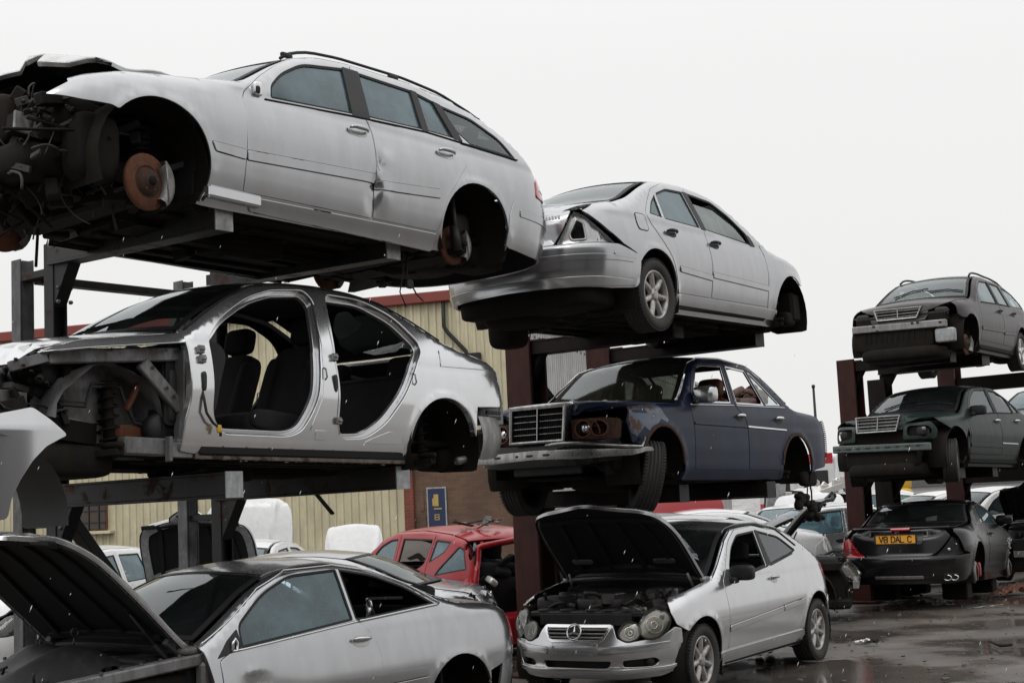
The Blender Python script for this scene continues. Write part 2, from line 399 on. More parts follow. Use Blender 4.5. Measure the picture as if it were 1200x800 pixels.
class Body:
    def __init__(s, xf, xr, hw, top, af=.95, ar=.8, nf=3.5, nr=3.5, bow=.035, tum=.45, belt=.93, prof=DPROF,
                 dfront=((0, .1), (.3, .03), (.45, 0), (.55, .02), (.7, .12), (.9, .3)),
                 drear=((0, .1), (.3, .03), (.45, 0), (.6, .0), (.7, .05), (1., .12)),
                 rt=((-3, .09), (-1.6, .09), (-1.3, .06), (.4, .045), (.8, .06), (1.1, .11), (3, .12)),
                 crown=((-3, .03), (-1.7, .04), (-1.2, .05), (.5, .045), (.9, .04), (1.2, .05), (2.3, .05)),
                 bowx=((-2.4, 0), (-1.75, 0), (-1.5, -.10), (-1.1, -.08), (-.8, 0), (.0, .0), (.4, .06), (.9, .14), (1.2, .10), (1.6, 0), (2.3, 0)),
                 arches=(), flare=.012, bumps=()):
        s.xf, s.xr, s.hw, s.tum, s.belt = xf, xr, hw, tum, belt
        s.top = Curve1(top, .035); s.prof = Curve1(prof, .018); s.df = Curve1(dfront, .012); s.dr = Curve1(drear, .012)
        s.rt = Curve1(rt, .06); s.cr = Curve1(crown, .1); s.bw = Curve1(bowx, .1)
        s.arches, s.flare, s.bumps = arches, flare, bumps
        t = np.linspace(0, math.pi / 2, 400)
        e = lambda v, n: np.maximum(v, 0) ** (2 / n)
        xs = np.concatenate([xr + ar - ar * e(np.cos(t), nr), xf - af + af * e(np.cos(t[::-1]), nf)])
        ys = np.concatenate([hw * e(np.sin(t), nr), hw * e(np.sin(t[::-1]), nf)])
        xm = (xf + xr) / 2
        ys = ys * (1 - bow * ((xs - xm) / 2.3) ** 2)
        L = np.concatenate([[0], np.cumsum(np.hypot(np.diff(xs), np.diff(ys)))])
        s.S = L[-1]; s.s = np.linspace(0, s.S, 1600)
        s.px, s.py = np.interp(s.s, L, xs), np.interp(s.s, L, ys)
        ds = s.s[1]
        tx, ty = gsmooth(np.gradient(s.px, ds), 8), gsmooth(np.gradient(s.py, ds), 8)
        tx[-1], ty[-1] = 0, -1; tx[0], ty[0] = 0, 1
        l = np.hypot(tx, ty); s.nx, s.ny = -ty / l, tx / l      # outward normal
        S = s.s; Z = s.top(s.px)
        P = s._belt(S, Z, 1)
        o = np.argsort(P[:, 0]); s.ex, s.ey, s.ez = P[o, 0], np.maximum(P[o, 1], .02), P[o, 2]
    def s_of_x(s, x): return np.interp(x, s.px, s.s)
    def _belt(s, S, Z, sg):
        px, py, nx, ny = (np.interp(S, s.s, a) for a in (s.px, s.py, s.nx, s.ny))
        zt = s.top(px)
        tz = Z - s.belt; up = .5 * (tz + np.sqrt(tz * tz + .0012)) - .017
        up = np.maximum(up, 0)
        d1 = s.prof(Z) + up * s.tum
        d2 = np.where(px > (s.xf + s.xr) / 2, s.df(Z), s.dr(Z))
        w = nx ** 2
        d = (1 - w) * d1 + w * d2
        r = s.rt(px); t = np.clip((Z - (zt - r)) / r, 0, .985)
        d = d + r * (1 - np.sqrt(1 - t * t))
        for cx, cz, rr in s.arches:
            q = np.hypot(px - cx, Z - cz); d = d - s.flare * np.exp(-((q - rr) / .04) ** 2)
        for bx, bz, rx, rz, dep in s.bumps:
            d = d + dep * np.exp(-((px - bx) / rx) ** 2 - ((Z - bz) / rz) ** 2)
        return np.stack([px - nx * d, sg * (py - ny * d), Z], 1)
    # charts: arrays -> positions
    def chart(s, kind):
        if kind in 'LR':
            sg = 1 if kind == 'L' else -1
            f = lambda U: s._belt(s.s_of_x(U[:, 0]), U[:, 1], sg)
        elif kind == 'F':
            def f(U):
                P = s._belt(s.S - np.abs(U[:, 0]), U[:, 1], 1); P[:, 1] *= np.where(U[:, 0] < 0, -1, 1); return P
        elif kind == 'B':
            def f(U):
                P = s._belt(np.abs(U[:, 0]), U[:, 1], 1); P[:, 1] *= np.where(U[:, 0] < 0, -1, 1); return P
        else:
            def f(U): return s.topz(U)
        return f
    def topz(s, U):
        x, y = U[:, 0], U[:, 1]
        ye = np.interp(x, s.ex, s.ey); q = np.clip(y / ye, -1.2, 1.2); k = 1 - q * q
        xs = x - s.bw(x) * k
        z = np.interp(xs, s.ex, s.ez) + s.cr(x) * k
        return np.stack([x, y, z], 1)
    def ye(s, x): return float(np.interp(x, s.ex, s.ey))
    def pt(s, kind, a, b, off=0.):
        U = np.array([[a, b]], float); P, N = evalchart(s.chart(kind), kind, U)
        return Vector(P[0] + N[0] * off)

def evalchart(f, kind, U, e=.004):
    P = f(U)
    dx = f(U + np.array([e, 0])) - f(U - np.array([e, 0])); dz = f(U + np.array([0, e])) - f(U - np.array([0, e]))
    N = np.cross(dx, dz); l = np.linalg.norm(N, axis=1)[:, None]; N = N / np.maximum(l, 1e-9)
    if kind == 'T': sgn = np.where(N[:, 2] < 0, -1, 1)
    else:
        c = P.copy(); c[:, 2] = 0
        if kind in 'LR': ref = np.stack([np.zeros(len(P)), P[:, 1], np.zeros(len(P))], 1)
        else: ref = np.stack([P[:, 0], P[:, 1] * 1.0, np.zeros(len(P))], 1)
        sgn = np.where((N * ref).sum(1) < 0, -1, 1)
    return P, N * sgn[:, None]

class Raw:
    def __init__(s): s.V = []; s.N = []; s.F = []; s.m = []
    def mk(s, name, mats, parent=None, hinge=None, rot=None):
        V = np.concatenate(s.V); N = np.concatenate(s.N)
        if hinge is not None: V = V - np.array(hinge)
        return mk(name, V, s.F, mats, parent, s.m, True, N, loc=hinge, rot=rot)
    def count(s): return sum(len(v) for v in s.V)

def panel(raw, B, kind, poly, holes=(), grid=.06, off=0., th=.014, bev=.004, mi=0, inner=1, step=.05, sheet=False, relief=None, rimmi=None):
    """Mesh a polygon given in chart coordinates on the body surface as a solid pressed panel."""
    f0 = B.chart(kind) if isinstance(B, Body) else B
    f = f0
    poly = dens(poly, step); holes = [dens(h, step) for h in holes]
    if area(poly) < 0: poly = poly[::-1]
    verts = list(poly); edges = [(i, (i + 1) % len(poly)) for i in range(len(poly))]
    for h in holes:
        b = len(verts); verts += h; edges += [(b + i, b + (i + 1) % len(h)) for i in range(len(h))]
    A = np.array(poly); lo, hi = A.min(0), A.max(0)
    gx = np.arange(lo[0] + grid * .3, hi[0], grid); gz = np.arange(lo[1] + grid * .3, hi[1], grid)
    if len(gx) and len(gz):
        G = np.array([(x + (grid * .5 if j % 2 else 0), z) for j, z in enumerate(gz) for x in gx])
        k = inside(G, poly)
        for h in holes: k &= ~inside(G, h)
        G = G[k]
        if len(G):
            k = dist_poly(G, poly) > grid * .45
            for h in holes: k &= dist_poly(G, h) > grid * .45
            verts += [tuple(p) for p in G[k]]
    r = delaunay_2d_cdt([Vector(v) for v in verts], edges, [], 0, 1e-5)
    U = np.array([tuple(v) for v in r[0]]); T = np.array([t for t in r[2] if len(t) == 3])
    cen = U[T].mean(1); k = inside(cen, poly)
    for h in holes: k &= ~inside(cen, h)
    T = T[k]
    used = np.unique(T); mp = -np.ones(len(U), int); mp[used] = np.arange(len(used)); U = U[used]; T = mp[T]
    P, N = evalchart(f, kind, U)
    if relief is not None: P = P + N * relief(U)[:, None]
    P = P + N * off
    a, b, c = P[T[:, 0]], P[T[:, 1]], P[T[:, 2]]
    fl = (np.cross(b - a, c - a) * N[T[:, 0]]).sum(1) < 0
    T[fl] = T[fl][:, ::-1]
    base = raw.count(); n = len(P)
    raw.V.append(P); raw.N.append(N)
    raw.F += [tuple(int(i) + base for i in t) for t in T]; raw.m += [mi] * len(T)
    if sheet: return raw
    E = {}
    for t in T:
        for i in range(3): E[(int(t[i]), int(t[(i + 1) % 3]))] = 1
    bd = [e for e in E if (e[1], e[0]) not in E]
    out = np.zeros((n, 3))
    for i, j in bd:
        t = P[j] - P[i]; t = t / max(np.linalg.norm(t), 1e-9)
        o = np.cross(t, N[i]); out[i] += o; out[j] += o
    bv = sorted({i for e in bd for i in e}); ix = {v: q for q, v in enumerate(bv)}; nb = len(bv)
    o = out[bv]; o = o / np.maximum(np.linalg.norm(o, axis=1)[:, None], 1e-9)
    r1 = P[bv] + o * bev * .7 - N[bv] * bev; r2 = P[bv] + o * bev * .7 - N[bv] * th
    b1 = raw.count(); raw.V.append(np.concatenate([r1, r2])); raw.N.append(np.concatenate([o, o]))
    for i, j in bd:
        a_, b_ = ix[i], ix[j]
        raw.F.append((base + j, base + i, b1 + a_, b1 + b_)); raw.m.append(mi if rimmi is None else rimmi)
        raw.F.append((b1 + b_, b1 + a_, b1 + nb + a_, b1 + nb + b_)); raw.m.append(mi if rimmi is None else rimmi)
    if inner is not None:
        b2 = raw.count(); Pi = P - N * th
        raw.V.append(Pi); raw.N.append(-N)
        raw.F += [tuple(int(i) + b2 for i in t[::-1]) for t in T]; raw.m += [inner] * len(T)
    return raw

def P1(name, B, kind, poly, mats, parent, hinge=None, rot=None, **kw):
    return panel(Raw(), B, kind, poly, **kw).mk(name, mats, parent, hinge, rot)

def lineon(B, kind, pts, off=0., step=.04):
    pts = dens(pts, step, False); U = np.array(pts, float); P, N = evalchart(B.chart(kind), kind, U)
    return [Vector(p + n * off) for p, n in zip(P, N)]
# ------------------------------------------------------------------ car parts
def toppoly(B, x0, x1, inset=.01, b0=0., b1=0., n=16, trim=0.):
    """Plan outline of a top panel between two cross lines that bow forward by b0 / b1 at the centre."""
    y0, y1 = max(.05, B.ye(x0) - inset), max(.05, B.ye(x1) - inset)
    f = [(x1 + b1 * (1 - (y / y1) ** 2), y) for y in np.linspace(-y1, y1, n)]
    r = [(x0 + b0 * (1 - (y / y0) ** 2), y) for y in np.linspace(y0, -y0, n)]
    xs = np.linspace(x1, x0, 14)[1:-1]
    return f + [(x, B.ye(x) - inset) for x in xs] + r + [(x, -(B.ye(x) - inset)) for x in xs[::-1]]

def wheel(parent, pos, side=1, r=.305, w=.20, style='seven', steer=0., camber=0., alloy='alloy', spin=.3, bare=False):
    """Wheel with tyre and rim. side +1 = outer face towards +y."""
    hub = MB(); hub.lathe([(.0, .02), (.05, .02), (.055, .0), (.055, -.05), (0, -.05)], 16)
    h = hub.build('wheel', M['oily'], parent, loc=pos, rot=(camber * side, 0, R(steer) + (0 if side > 0 else math.pi)))
    t = MB(); hw = w / 2; ri = r * .655
    prof = [(ri, hw * .72), (ri + .012, hw * .86), (ri + .03, hw * .97), (r * .84, hw * 1.04), (r * .93, hw * .98), (r * .975, hw * .86), (r * .992, hw * .66)]
    grooves = []
    for gx in (.5, .17, -.17, -.5):
        grooves += [(r, hw * (gx + .07)), (r - .008, hw * (gx + .04)), (r - .008, hw * (gx - .04)), (r, hw * (gx - .07))]
    prof += grooves + [(a, -b) for a, b in prof[::-1]]
    t.lathe([(a, b - hw * .35) for a, b in prof], 44)
    for i in range(60):                               # tread blocks break the shoulder outline
        a = 2 * math.pi * i / 60
        for sg in (1, -1):
            t.box((r * .985 * math.cos(a), sg * hw * .80 - hw * .35, r * .985 * math.sin(a)), (.012, hw * .3, .021), Matrix.Rotation(-a, 3, 'Y'), .002)
    t.build('tyre', M['tyre'], h)
    m = MB()
    yo = hw * .45
    m.lathe([(ri + .006, yo - .02), (ri + .010, yo), (ri - .004, yo + .006), (ri - .014, yo - .004), (ri - .022, yo - .05), (ri - .03, -hw * 1.2), (ri + .004, -hw * 1.25)], 40)
    n = {'seven': 7, 'five': 5, 'steel': 0, 'ten': 10}[style]
    for k in range(n):
        a = spin + 2 * math.pi * k / n; rot = Matrix.Rotation(-a, 3, 'Y')
        wi, wo = (.030, .021) if n == 7 else ((.046, .034) if n == 5 else (.02, .013))
        V = []
        for (rr, ww, yy, dd) in ((.045, wi, yo - .012, .03), (ri * .55, wi * .86, yo - .004, .028), (ri - .012, wo * 1.25, yo - .006, .035)):
            for (zz, y2) in ((-ww, yy - dd), (-ww * .72, yy - .003), (0, yy + .003), (ww * .72, yy - .003), (ww, yy - dd)):
                V.append(rot @ Vector((rr, y2, zz)))
        F = [(i * 5 + j, i * 5 + j + 1, (i + 1) * 5 + j + 1, (i + 1) * 5 + j) for i in range(2) for j in range(4)]
        m.add(V, F, True)
    if n:
        m.lathe([(0, yo + .004), (.03, yo + .003), (.058, yo - .006), (.062, yo - .04)], 20)
        m.mi = 1
        for k in range(5):
            a = 2 * math.pi * k / 5; m.lathe([(0, .004), (.007, .003), (.007, -.02)], 8, (.04 * math.cos(a), yo - .002, .04 * math.sin(a)))
    else:
        m.lathe([(0, yo - .05), (.06, yo - .05), (.09, yo - .02), (.13, yo - .025), (ri - .02, yo - .05)], 32)
    m.build('rim', [M[alloy] if n else M['grime'], M['oily']], h)
    if n:
        d = MB(); d.lathe([(0, yo - .06), (ri * .8, yo - .06), (ri * .8, yo - .08), (0, yo - .08)], 28)
        d.build('brake_disc', M['rust'], h)
    return h

def brake(parent, pos, side=1, r=.165, steer=0.):
    """Bare rusty brake disc with hub and caliper, left behind when the wheel was taken."""
    m = MB(); m.mi = 3; m.lathe([(.0, .045), (.035, .045), (.04, .03), (.072, .028), (.078, .0), (.092, .0), (.0945, .0035)], 40); m.mi = 0; m.lathe([(.095, .004), (r, .004), (r + .002, 0), (r + .002, -.02), (.05, -.022), (.05, -.10)], 40)
    m.mi = 1
    for k in range(46):
        a = k * 2.399; q = .10 + .058 * ((k * 7) % 10) / 10
        m.lathe([(0, .0055), (.0045, .0055)], 6, (q * math.cos(a), 0, q * math.sin(a)))
    for k in range(5):
        a = 2 * math.pi * k / 5 + .3; m.lathe([(0, .031), (.008, .031)], 8, (.056 * math.cos(a), 0, .056 * math.sin(a)))
    m.mi = 2; m.lathe([(0, .048), (.03, .047), (.031, .02)], 14)
    o = m.build('brake_disc', [M['rust'], M['ink'], M['grime'], M['rust_dark']], parent, loc=pos, rot=(0, 0, R(steer) + (0 if side > 0 else math.pi)))
    c = MB()
    sx = -1 if side > 0 else 1
    P = []
    for i in range(9):
        a = R(-52 + 104 * i / 8)
        P.append([(sx * q * math.cos(a), yy, q * math.sin(a)) for q, yy in ((r * .70, -.02), (r * .72, .035), (r * .86, .058), (r * 1.05, .05), (r * 1.10, .03), (r * 1.10, -.06), (r * .8, -.06))])
    c.sheet(P)
    c.tube([(sx * r * .6, .05, r * .8), (sx * r * .5, .08, r * .2), (sx * r * .62, .07, -r * .7)], .006, 6)
    c.build('brake_caliper', M['alu'], o)
    return o

def liner(B, root, cx, cz, r, y1, y0, mat='grime', name='wheel_arch_liner'):
    for sg in (1, -1):
        m = MB(); P = []
        for i in range(17):
            a = R(-25 + 230 * i / 16)
            P.append([(cx + q * math.cos(a), sg * y, cz + q * math.sin(a)) for q, y in ((r + .012, y1), (r + .03, y1 - .06), (r + .02, y0 + .05), (r * .85, y0), (r * .3, y0 - .02))])
        P = P + [[(cx, sg * (y0 - .02), cz - .25)] * 5] if False else P
        m.sheet(P); m.build(name, M[mat], root)

def underbody(root, xf=1.95, xr=-2.05, seed=1, tank=True):
    rn = random.Random(seed); m = MB()
    m.box((.02, 0, .235), (2.05, 1.50, .05), ch=.02)                     # floor pressing
    for y in (-.62, -.36, .36, .62): m.box((.02, y, .205), (2.0, .09, .05), ch=.012)
    m.prism([(-.15, .16), (.15, .16), (.11, .34), (-.11, .34)], -1.0, 1.05, 'x')
    m.box(((xr - .98) / 2, 0, .37), (abs(xr + .98), 1.10, .05), ch=.02)
    m.lathe([(0, .20), (.27, .20), (.31, .24), (.31, .37)], 24, (xr + .45, 0, 0), 'z')
    for y in (-.42, .42): m.bar((xr, y, .36), (-.95, y, .30), .10, .10)
    for y in (-.46, .46): m.bar((xf, y, .40), (.95, y, .30), .085, .13)
    m.bar((1.40, -.55, .21), (1.40, .55, .21), .20, .09, .02)             # front cross member
    m.box((1.62, 0, .24), (.50, .62, .03), ch=.01)
    m.bar((-1.37, -.60, .24), (-1.37, .60, .24), .30, .10, .03); m.ball((-1.37, 0, .27), (.20, .15, .12))
    for sg in (1, -1):
        for x0 in (1.37, -1.37):
            m.bar((x0 + .17, sg * .30, .20), (x0, sg * .72, .23), .06, .04); m.bar((x0 - .17, sg * .30, .20), (x0, sg * .72, .23), .05, .04)
            m.tube([(x0 - .05, sg * .56, .22), (x0 - .03, sg * .54, .66)], .035, 10)
            m.tube([(x0, sg * .3, .27), (x0, sg * .74, .27)], .022, 8)
            n = 34
            m.tube([(x0 - .04 + .062 * math.cos(k * 1.1), sg * .55 + .062 * math.sin(k * 1.1), .30 + .011 * k) for k in range(n)], .008, 5)
    if tank: m.slab((-.95, 0, .27), (.42, 1.0, .20), .3)
    ex = [(1.0, .12, .22), (.6, .10, .15), (-.5, .06, .14), (-.9, .16, .17), (-1.2, .34, .22), (-1.7, .42, .22)]
    m.tube(ex, .030, 10); m.slab((.1, .09, .15), (.5, .20, .13), .4); m.slab((-1.85, .40, .26), (.40, .34, .18), .4)
    for k in range(26):
        x = rn.uniform(xr + .2, xf - .1); y = rn.uniform(-.6, .6)
        m.box((x, y, rn.uniform(.17, .26)), (rn.uniform(.05, .22), rn.uniform(.04, .16), rn.uniform(.03, .09)), Euler((rn.uniform(-.2, .2), rn.uniform(-.2, .2), rn.uniform(0, 3))), .01)
    for k in range(10):
        x = rn.uniform(xr + .2, xf - .4); y = rn.uniform(-.6, .6)
        m.tube([(x, y, .20), (x + .2, y + rn.uniform(-.1, .1), .17), (x + .5, y + rn.uniform(-.15, .15), .19)], .008, 6)
    return m.build('underbody', M['grime'], root)

def seat(root, x, y, z=.27, mat='cloth', headrest=True, lean=.33, w=.50):
    m = MB()
    m.slab((x + .02, y, z + .16), (.54, w, .17), .35, Euler((0, -.10, 0)))
    for sg in (-1, 1): m.slab((x + .02, y + sg * w * .43, z + .19), (.50, .09, .15), .5, Euler((0, -.10, 0)))
    back = Euler((0, -lean, 0)).to_matrix(); o = Vector((x - .24, y, z + .20))
    f = lambda dx, dz, dy=0.: o + back @ Vector((dx, dy, dz))
    m.slab(f(0, .27), (.15, w * .98, .62), .35, Euler((0, -lean, 0)))
    for sg in (-1, 1): m.slab(f(.035, .25, sg * w * .42), (.15, .09, .50), .5, Euler((0, -lean, 0)))
    for sg in (-1, 1): m.bar((x - .2, y + sg * .2, z - .01), (x + .25, y + sg * .2, z - .01), .04, .05)
    s = m.build('seat', M[mat], root)
    if headrest:
        h = MB(); h.slab(f(.02, .70), (.11, .27, .19), .45, Euler((0, -lean * .6, 0)))
        for sg in (-1, 1): h.tube([f(.01, .52, sg * .06), f(.01, .66, sg * .06)], .006, 6)
        h.build('headrest', M[mat], s)
    return s

def bench(root, x=-1.02, z=.30, mat='cloth', heads=2):
    m = MB()
    m.slab((x + .05, 0, z + .14), (.52, 1.30, .18), .3, Euler((0, -.1, 0)))
    m.slab((x - .27, 0, z + .42), (.17, 1.28, .62), .3, Euler((0, -.42, 0)))
    s = m.build('rear_seat', M[mat], root)
    for k in range(heads):
        y = .36 * (1 if k == 0 else -1)
        h = MB(); h.slab((x - .43, y, z + .78), (.11, .27, .17), .45, Euler((0, -.25, 0)))
        h.build('headrest', M[mat], s)
    return s

def cabin(B, root, mat='cloth', wheel_side=-1, rear=True, shelf=True, xdash=.62, seats=(1, -1), steering=True, dz=0.):
    d = MB()
    prof = [(xdash + .42, .40), (xdash + .40, .90), (xdash + .15, .955), (xdash - .02, .93), (xdash - .07, .86), (xdash - .03, .72), (xdash + .02, .50), (xdash + .2, .40)]
    d.prism(fillet(prof, .04, 3), -.70, .70, 'y')
    d.slab((xdash - .02, wheel_side * .36, .93), (.25, .36, .13), .5)
    d.prism(fillet([(.55, .24), (.62, .62), (.42, .60), (.05, .42), (-.35, .40), (-.40, .24)], .04, 3), -.11, .11, 'y')
    db = d.build('dashboard', M['plastic'], root)
    if steering:
        s = MB(); rot = Euler((0, R(-62), 0)).to_matrix(); c = Vector((xdash - .20, wheel_side * .36, .86))
        s.tube([c + rot @ Vector((.185 * math.cos(a), .185 * math.sin(a), 0)) for a in np.linspace(0, 2 * math.pi, 33)], .016, 8, False)
        for a in (.2, 3.0, 4.7): s.tube([c - rot @ Vector((0, 0, .02)), c + rot @ Vector((.18 * math.sin(a), .18 * math.cos(a), 0))], .014, 6)
        s.slab(c - rot @ Vector((0, 0, .02)), (.13, .15, .06), .6, Euler((0, R(-62), 0)))
        s.tube([c, c + rot @ Vector((0, 0, -.28))], .03, 8)
        s.build('steering_wheel', M['plastic'], root)
    for sd in seats: seat(root, -.02, sd * .36, .27 + dz, mat)
    if rear: bench(root, mat=mat)
    t = MB()
    t.box((-.05, 0, .275), (1.9, 1.42, .03), ch=.005)
    t.box((1.02, 0, .56), (.03, 1.36, .66), ch=.005)
    for sg in (1, -1): t.box((-.1, sg * .735, .27), (1.9, .12, .12), ch=.02)
    if shelf:
        t.box((-1.57, 0, .90), (.52, 1.22, .03), ch=.01); t.box((-1.36, 0, .58), (.03, 1.28, .60), ch=.005)
    t.build('cabin_floor', M['inner'], root)

def hose(p, rn, n=14, step=.035, sag=.25):
    """Points of a smoothly wandering hose or cable."""
    d = Vector((rn.uniform(-1, 1), rn.uniform(-1, 1), rn.uniform(-.5, .5))).normalized(); P = [Vector(p)]; t = d.orthogonal().normalized() * rn.uniform(.1, .45)
    for i in range(n):
        if i % 5 == 4: t = Vector((rn.uniform(-.4, .4), rn.uniform(-.4, .4), rn.uniform(-.4, .3)))
        d = (d + t * .6 + Vector((0, 0, -sag * .12))).normalized(); P.append(P[-1] + d * step)
    return P

def engine_bay(root, seed=2, x0=1.0, x1=1.95, top=.80, radiator=True, mats=('oily', 'plastic', 'alu'), dense=60, block=True, struts=True):
    """Engine, hoses and ancillaries packed between the inner wings."""
    rn = random.Random(seed); m = MB()
    cx = (x0 + x1) / 2
    if block:
        m.box((cx + .02, 0, .52), (.62, .50, .46), ch=.04); m.mi = 1
        m.slab((cx, 0, top - .07), (.60, .44, .14), .3); m.box((cx, .14, top - .01), (.5, .05, .02)); m.box((cx, -.14, top - .01), (.5, .05, .02))
        m.mi = 2
        for k in range(5): m.lathe([(0, .0), (.03, .0), (.03, -.05)], 10, (cx - .2 + .1 * k, 0, top + .005), 'z')
        for k in range(5): m.tube([(cx - .22 + .11 * k, .22, top - .1), (cx - .22 + .11 * k, .33, top - .12), (cx - .22 + .11 * k, .36, top - .28)], .024, 8)
        m.lathe([(0, .04), (.09, .04), (.09, 0), (0, 0)], 18, (x1 - .16, .12, .52), 'x'); m.lathe([(0, .04), (.06, .04), (.06, 0), (0, 0)], 18, (x1 - .16, -.16, .62), 'x')
    m.mi = 1
    m.slab((x0 + .12, .38, top - .03), (.26, .30, .16), .35); m.slab((x1 - .22, -.46, top - .08), (.30, .26, .18), .35)
    m.box((x0 + .16, -.46, top - .10), (.24, .30, .20), ch=.02)
    for sg in ((1, -1) if struts else ()): m.lathe([(.0, .08), (.05, .08), (.055, .06), (.13, .03), (.15, -.04), (.16, -.3)], 20, (1.36, sg * .53, top - .06), 'z')
    for k in range(dense):
        m.mi = rn.choice((0, 0, 1, 1, 1, 2))
        x, y = rn.uniform(x0, x1 - .05), rn.uniform(-.60, .60); z = rn.uniform(.42, top)
        q = rn.random()
        if q < .42: m.box((x, y, z), (rn.uniform(.03, .16), rn.uniform(.03, .14), rn.uniform(.02, .10)), Euler((rn.uniform(-.4, .4), rn.uniform(-.4, .4), rn.uniform(0, 3))), .008)
        elif q < .6: m.lathe([(0, .03), (.028, .03), (.032, .0), (.032, -.05), (0, -.05)], 12, (x, y, z), rn.choice('xyz'))
        else:
            m.mi = 1; m.tube([Vector((min(max(p.x, x0 - .02), x1), min(max(p.y, -.56), .56), min(max(p.z, .32), top + .03 + .004 * (k % 5)))) for p in hose((x, y, z), rn, 9, .04)], rn.choice((.006, .009, .014, .02)), 7)
    e = m.build('engine', [M[k] for k in mats], root)
    if radiator:
        r = MB(); r.box((x1 + .01, 0, .50), (.05, .74, .46), ch=.01)
        for k in range(26): r.box((x1 + .037, 0, .29 + k * .0165), (.004, .68, .006), ch=.001)
        r.build('radiator', M['dark_steel'], root)
    for sg in ((1, -1) if struts else ()):
        s = MB(); s.box((cx, sg * .66, top - .12), (x1 - x0, .09, .12), ch=.02); s.box((cx, sg * .60, .50), (x1 - x0, .02, .5), ch=.005)
        s.build('inner_wing', M['grime'], root)
    return e

def window(B, kind, poly, parent, glass, seal='rubber', off=-.012, rim=.016, name='window'):
    r = Raw(); panel(r, B, kind, offset(poly, .004), [offset(poly, -rim)], grid=.3, off=-.004, th=.014, bev=.003, inner=0)
    fr = r.mk('window_seal', M[seal], parent)
    if glass:
        r = Raw(); panel(r, B, kind, offset(poly, -rim + .004), grid=.10, off=off, sheet=True); r.mk(name, M[glass], parent)
    return fr

def handle(B, kind, x, z, parent, paint, dark='plastic', L=.17, ang=0.):
    dark = {'silver': 'silver_dirty', 'silver_clean': 'silver_dirty', 'badge': 'silver_dirty'}.get(paint, dark)
    d = Raw(); panel(d, B, kind, oval(x, z - .006, .085, .034, 22, ang), grid=.04, off=.004, th=.006, inner=None)
    o = d.mk('door_handle', M[dark], parent)
    m = MB(); c, s = math.cos(ang), math.sin(ang); P = []
    for i in range(9):
        t = -1 + 2 * i / 8
        P.append(B.pt(kind, x + t * L / 2 * c, z + t * L / 2 * s + .006, .014 + .026 * (1 - t ** 4)))
    m.tube(P, [.009, .013, .015, .016, .016, .016, .015, .013, .009], 8)
    m.build('grip', M[paint], o)
    return o

def strip(B, kind, poly, parent, mat, off=.012, name='side_moulding', r=.012):
    rw = Raw(); panel(rw, B, kind, fillet(poly, r, 3), grid=.08, off=off, th=off + .004, bev=.006, inner=None)
    o = rw.mk(name, M[mat], parent)
    rw = Raw(); panel(rw, B, kind, offset(fillet(poly, r, 3), .006), grid=.3, off=.0035, th=.005, bev=.002, inner=None); rw.mk('moulding_outline', M['rubber'], o)  # dark backing added to draw the gap line round the moulding
    return o

def sides(B, root, sp):
    """Both body sides: quarter shell, wings, doors with their glass, handles and mouldings."""
    paint = sp['paint']; grid = sp.get('grid', .06); pm = [M[paint], M['inner']]
    for kind in sp.get('kinds', 'LR'):
        xa, xq = sp['xa'], sp['xq']
        top = [(x, float(B.top(x)) - .003) for x in np.arange(xa, xq - .001, -.05)]
        ax, az, ar = sp['ar']; fx, fz, fr = sp['af']; zb, zt = sp['sill']; xd = sp['xd']
        a0 = math.degrees(math.asin(max(-1, min(1, (zt - .03 - az) / ar))))
        ap = arc(ax, az, ar, 180 - a0, a0 if True else 0, 22)
        b0 = math.degrees(math.asin((zb + .02 - az) / ar))
        ap[-1] = (ax + ar * math.cos(R(b0)), zb + .02)
        qr = [(x, z) for x, z in sp['qrear']]
        sf = fx - math.sqrt(max(fr ** 2 - (zt - .04 - fz) ** 2, .01)) - .01
        poly = top + qr + ap + [(ap[-1][0] + .012, zb), (sf + .03, zb), (sf, zt - .03), (xd + .03, zt), (xd + .03, zt + .3)]
        holes = [offset(d['poly'], .0035) for d in sp['doors']]
        for w, gl in sp.get('qwin', ()): holes.append(w)
        r = Raw(); panel(r, B, kind, poly, holes, grid=grid, off=-.003, th=.022)
        sh = r.mk('body_side', pm, root)
        for w, gl in sp.get('qwin', ()): window(B, kind, w, sh, gl if isinstance(gl, (str, type(None))) else gl[kind])
        wg = sp.get('wing')
        if wg and kind in sp.get('wingsides', 'LR'):
            r = Raw(); panel(r, B, kind, wg, grid=grid, th=.012, off=.002)
            r.mk('front_wing', [M[sp.get('wingpaint', paint)], M['inner']], root)
        for i, d in enumerate(sp['doors']):
            if d.get('gone'): continue
            r = Raw(); panel(r, B, kind, offset(d['poly'], -.003), [w for w, gl in d['win']], grid=d.get('grid', grid), th=.03, off=.001)
            do = r.mk(d.get('name', 'door'), [M[d.get('paint', paint)], M['inner']], root)
            for w, gl in d['win']: window(B, kind, w, do, gl if isinstance(gl, (str, type(None))) else gl[kind], d.get('seal', 'rubber'))
            if d.get('handle'): handle(B, kind, *d['handle'], do, d.get('hmat', paint), ang=d.get('hang', 0.))
            for st, ma in d.get('strips', ()): strip(B, kind, st, do, ma)
            if d.get('trim'):
                t = MB(); t.tube(lineon(B, kind, d['trim'], .004), .006, 6); t.build('window_trim', M[d.get('trimmat', 'chrome')], do)
        for st, ma in sp.get('strips', ()): strip(B, kind, st, sh, ma)

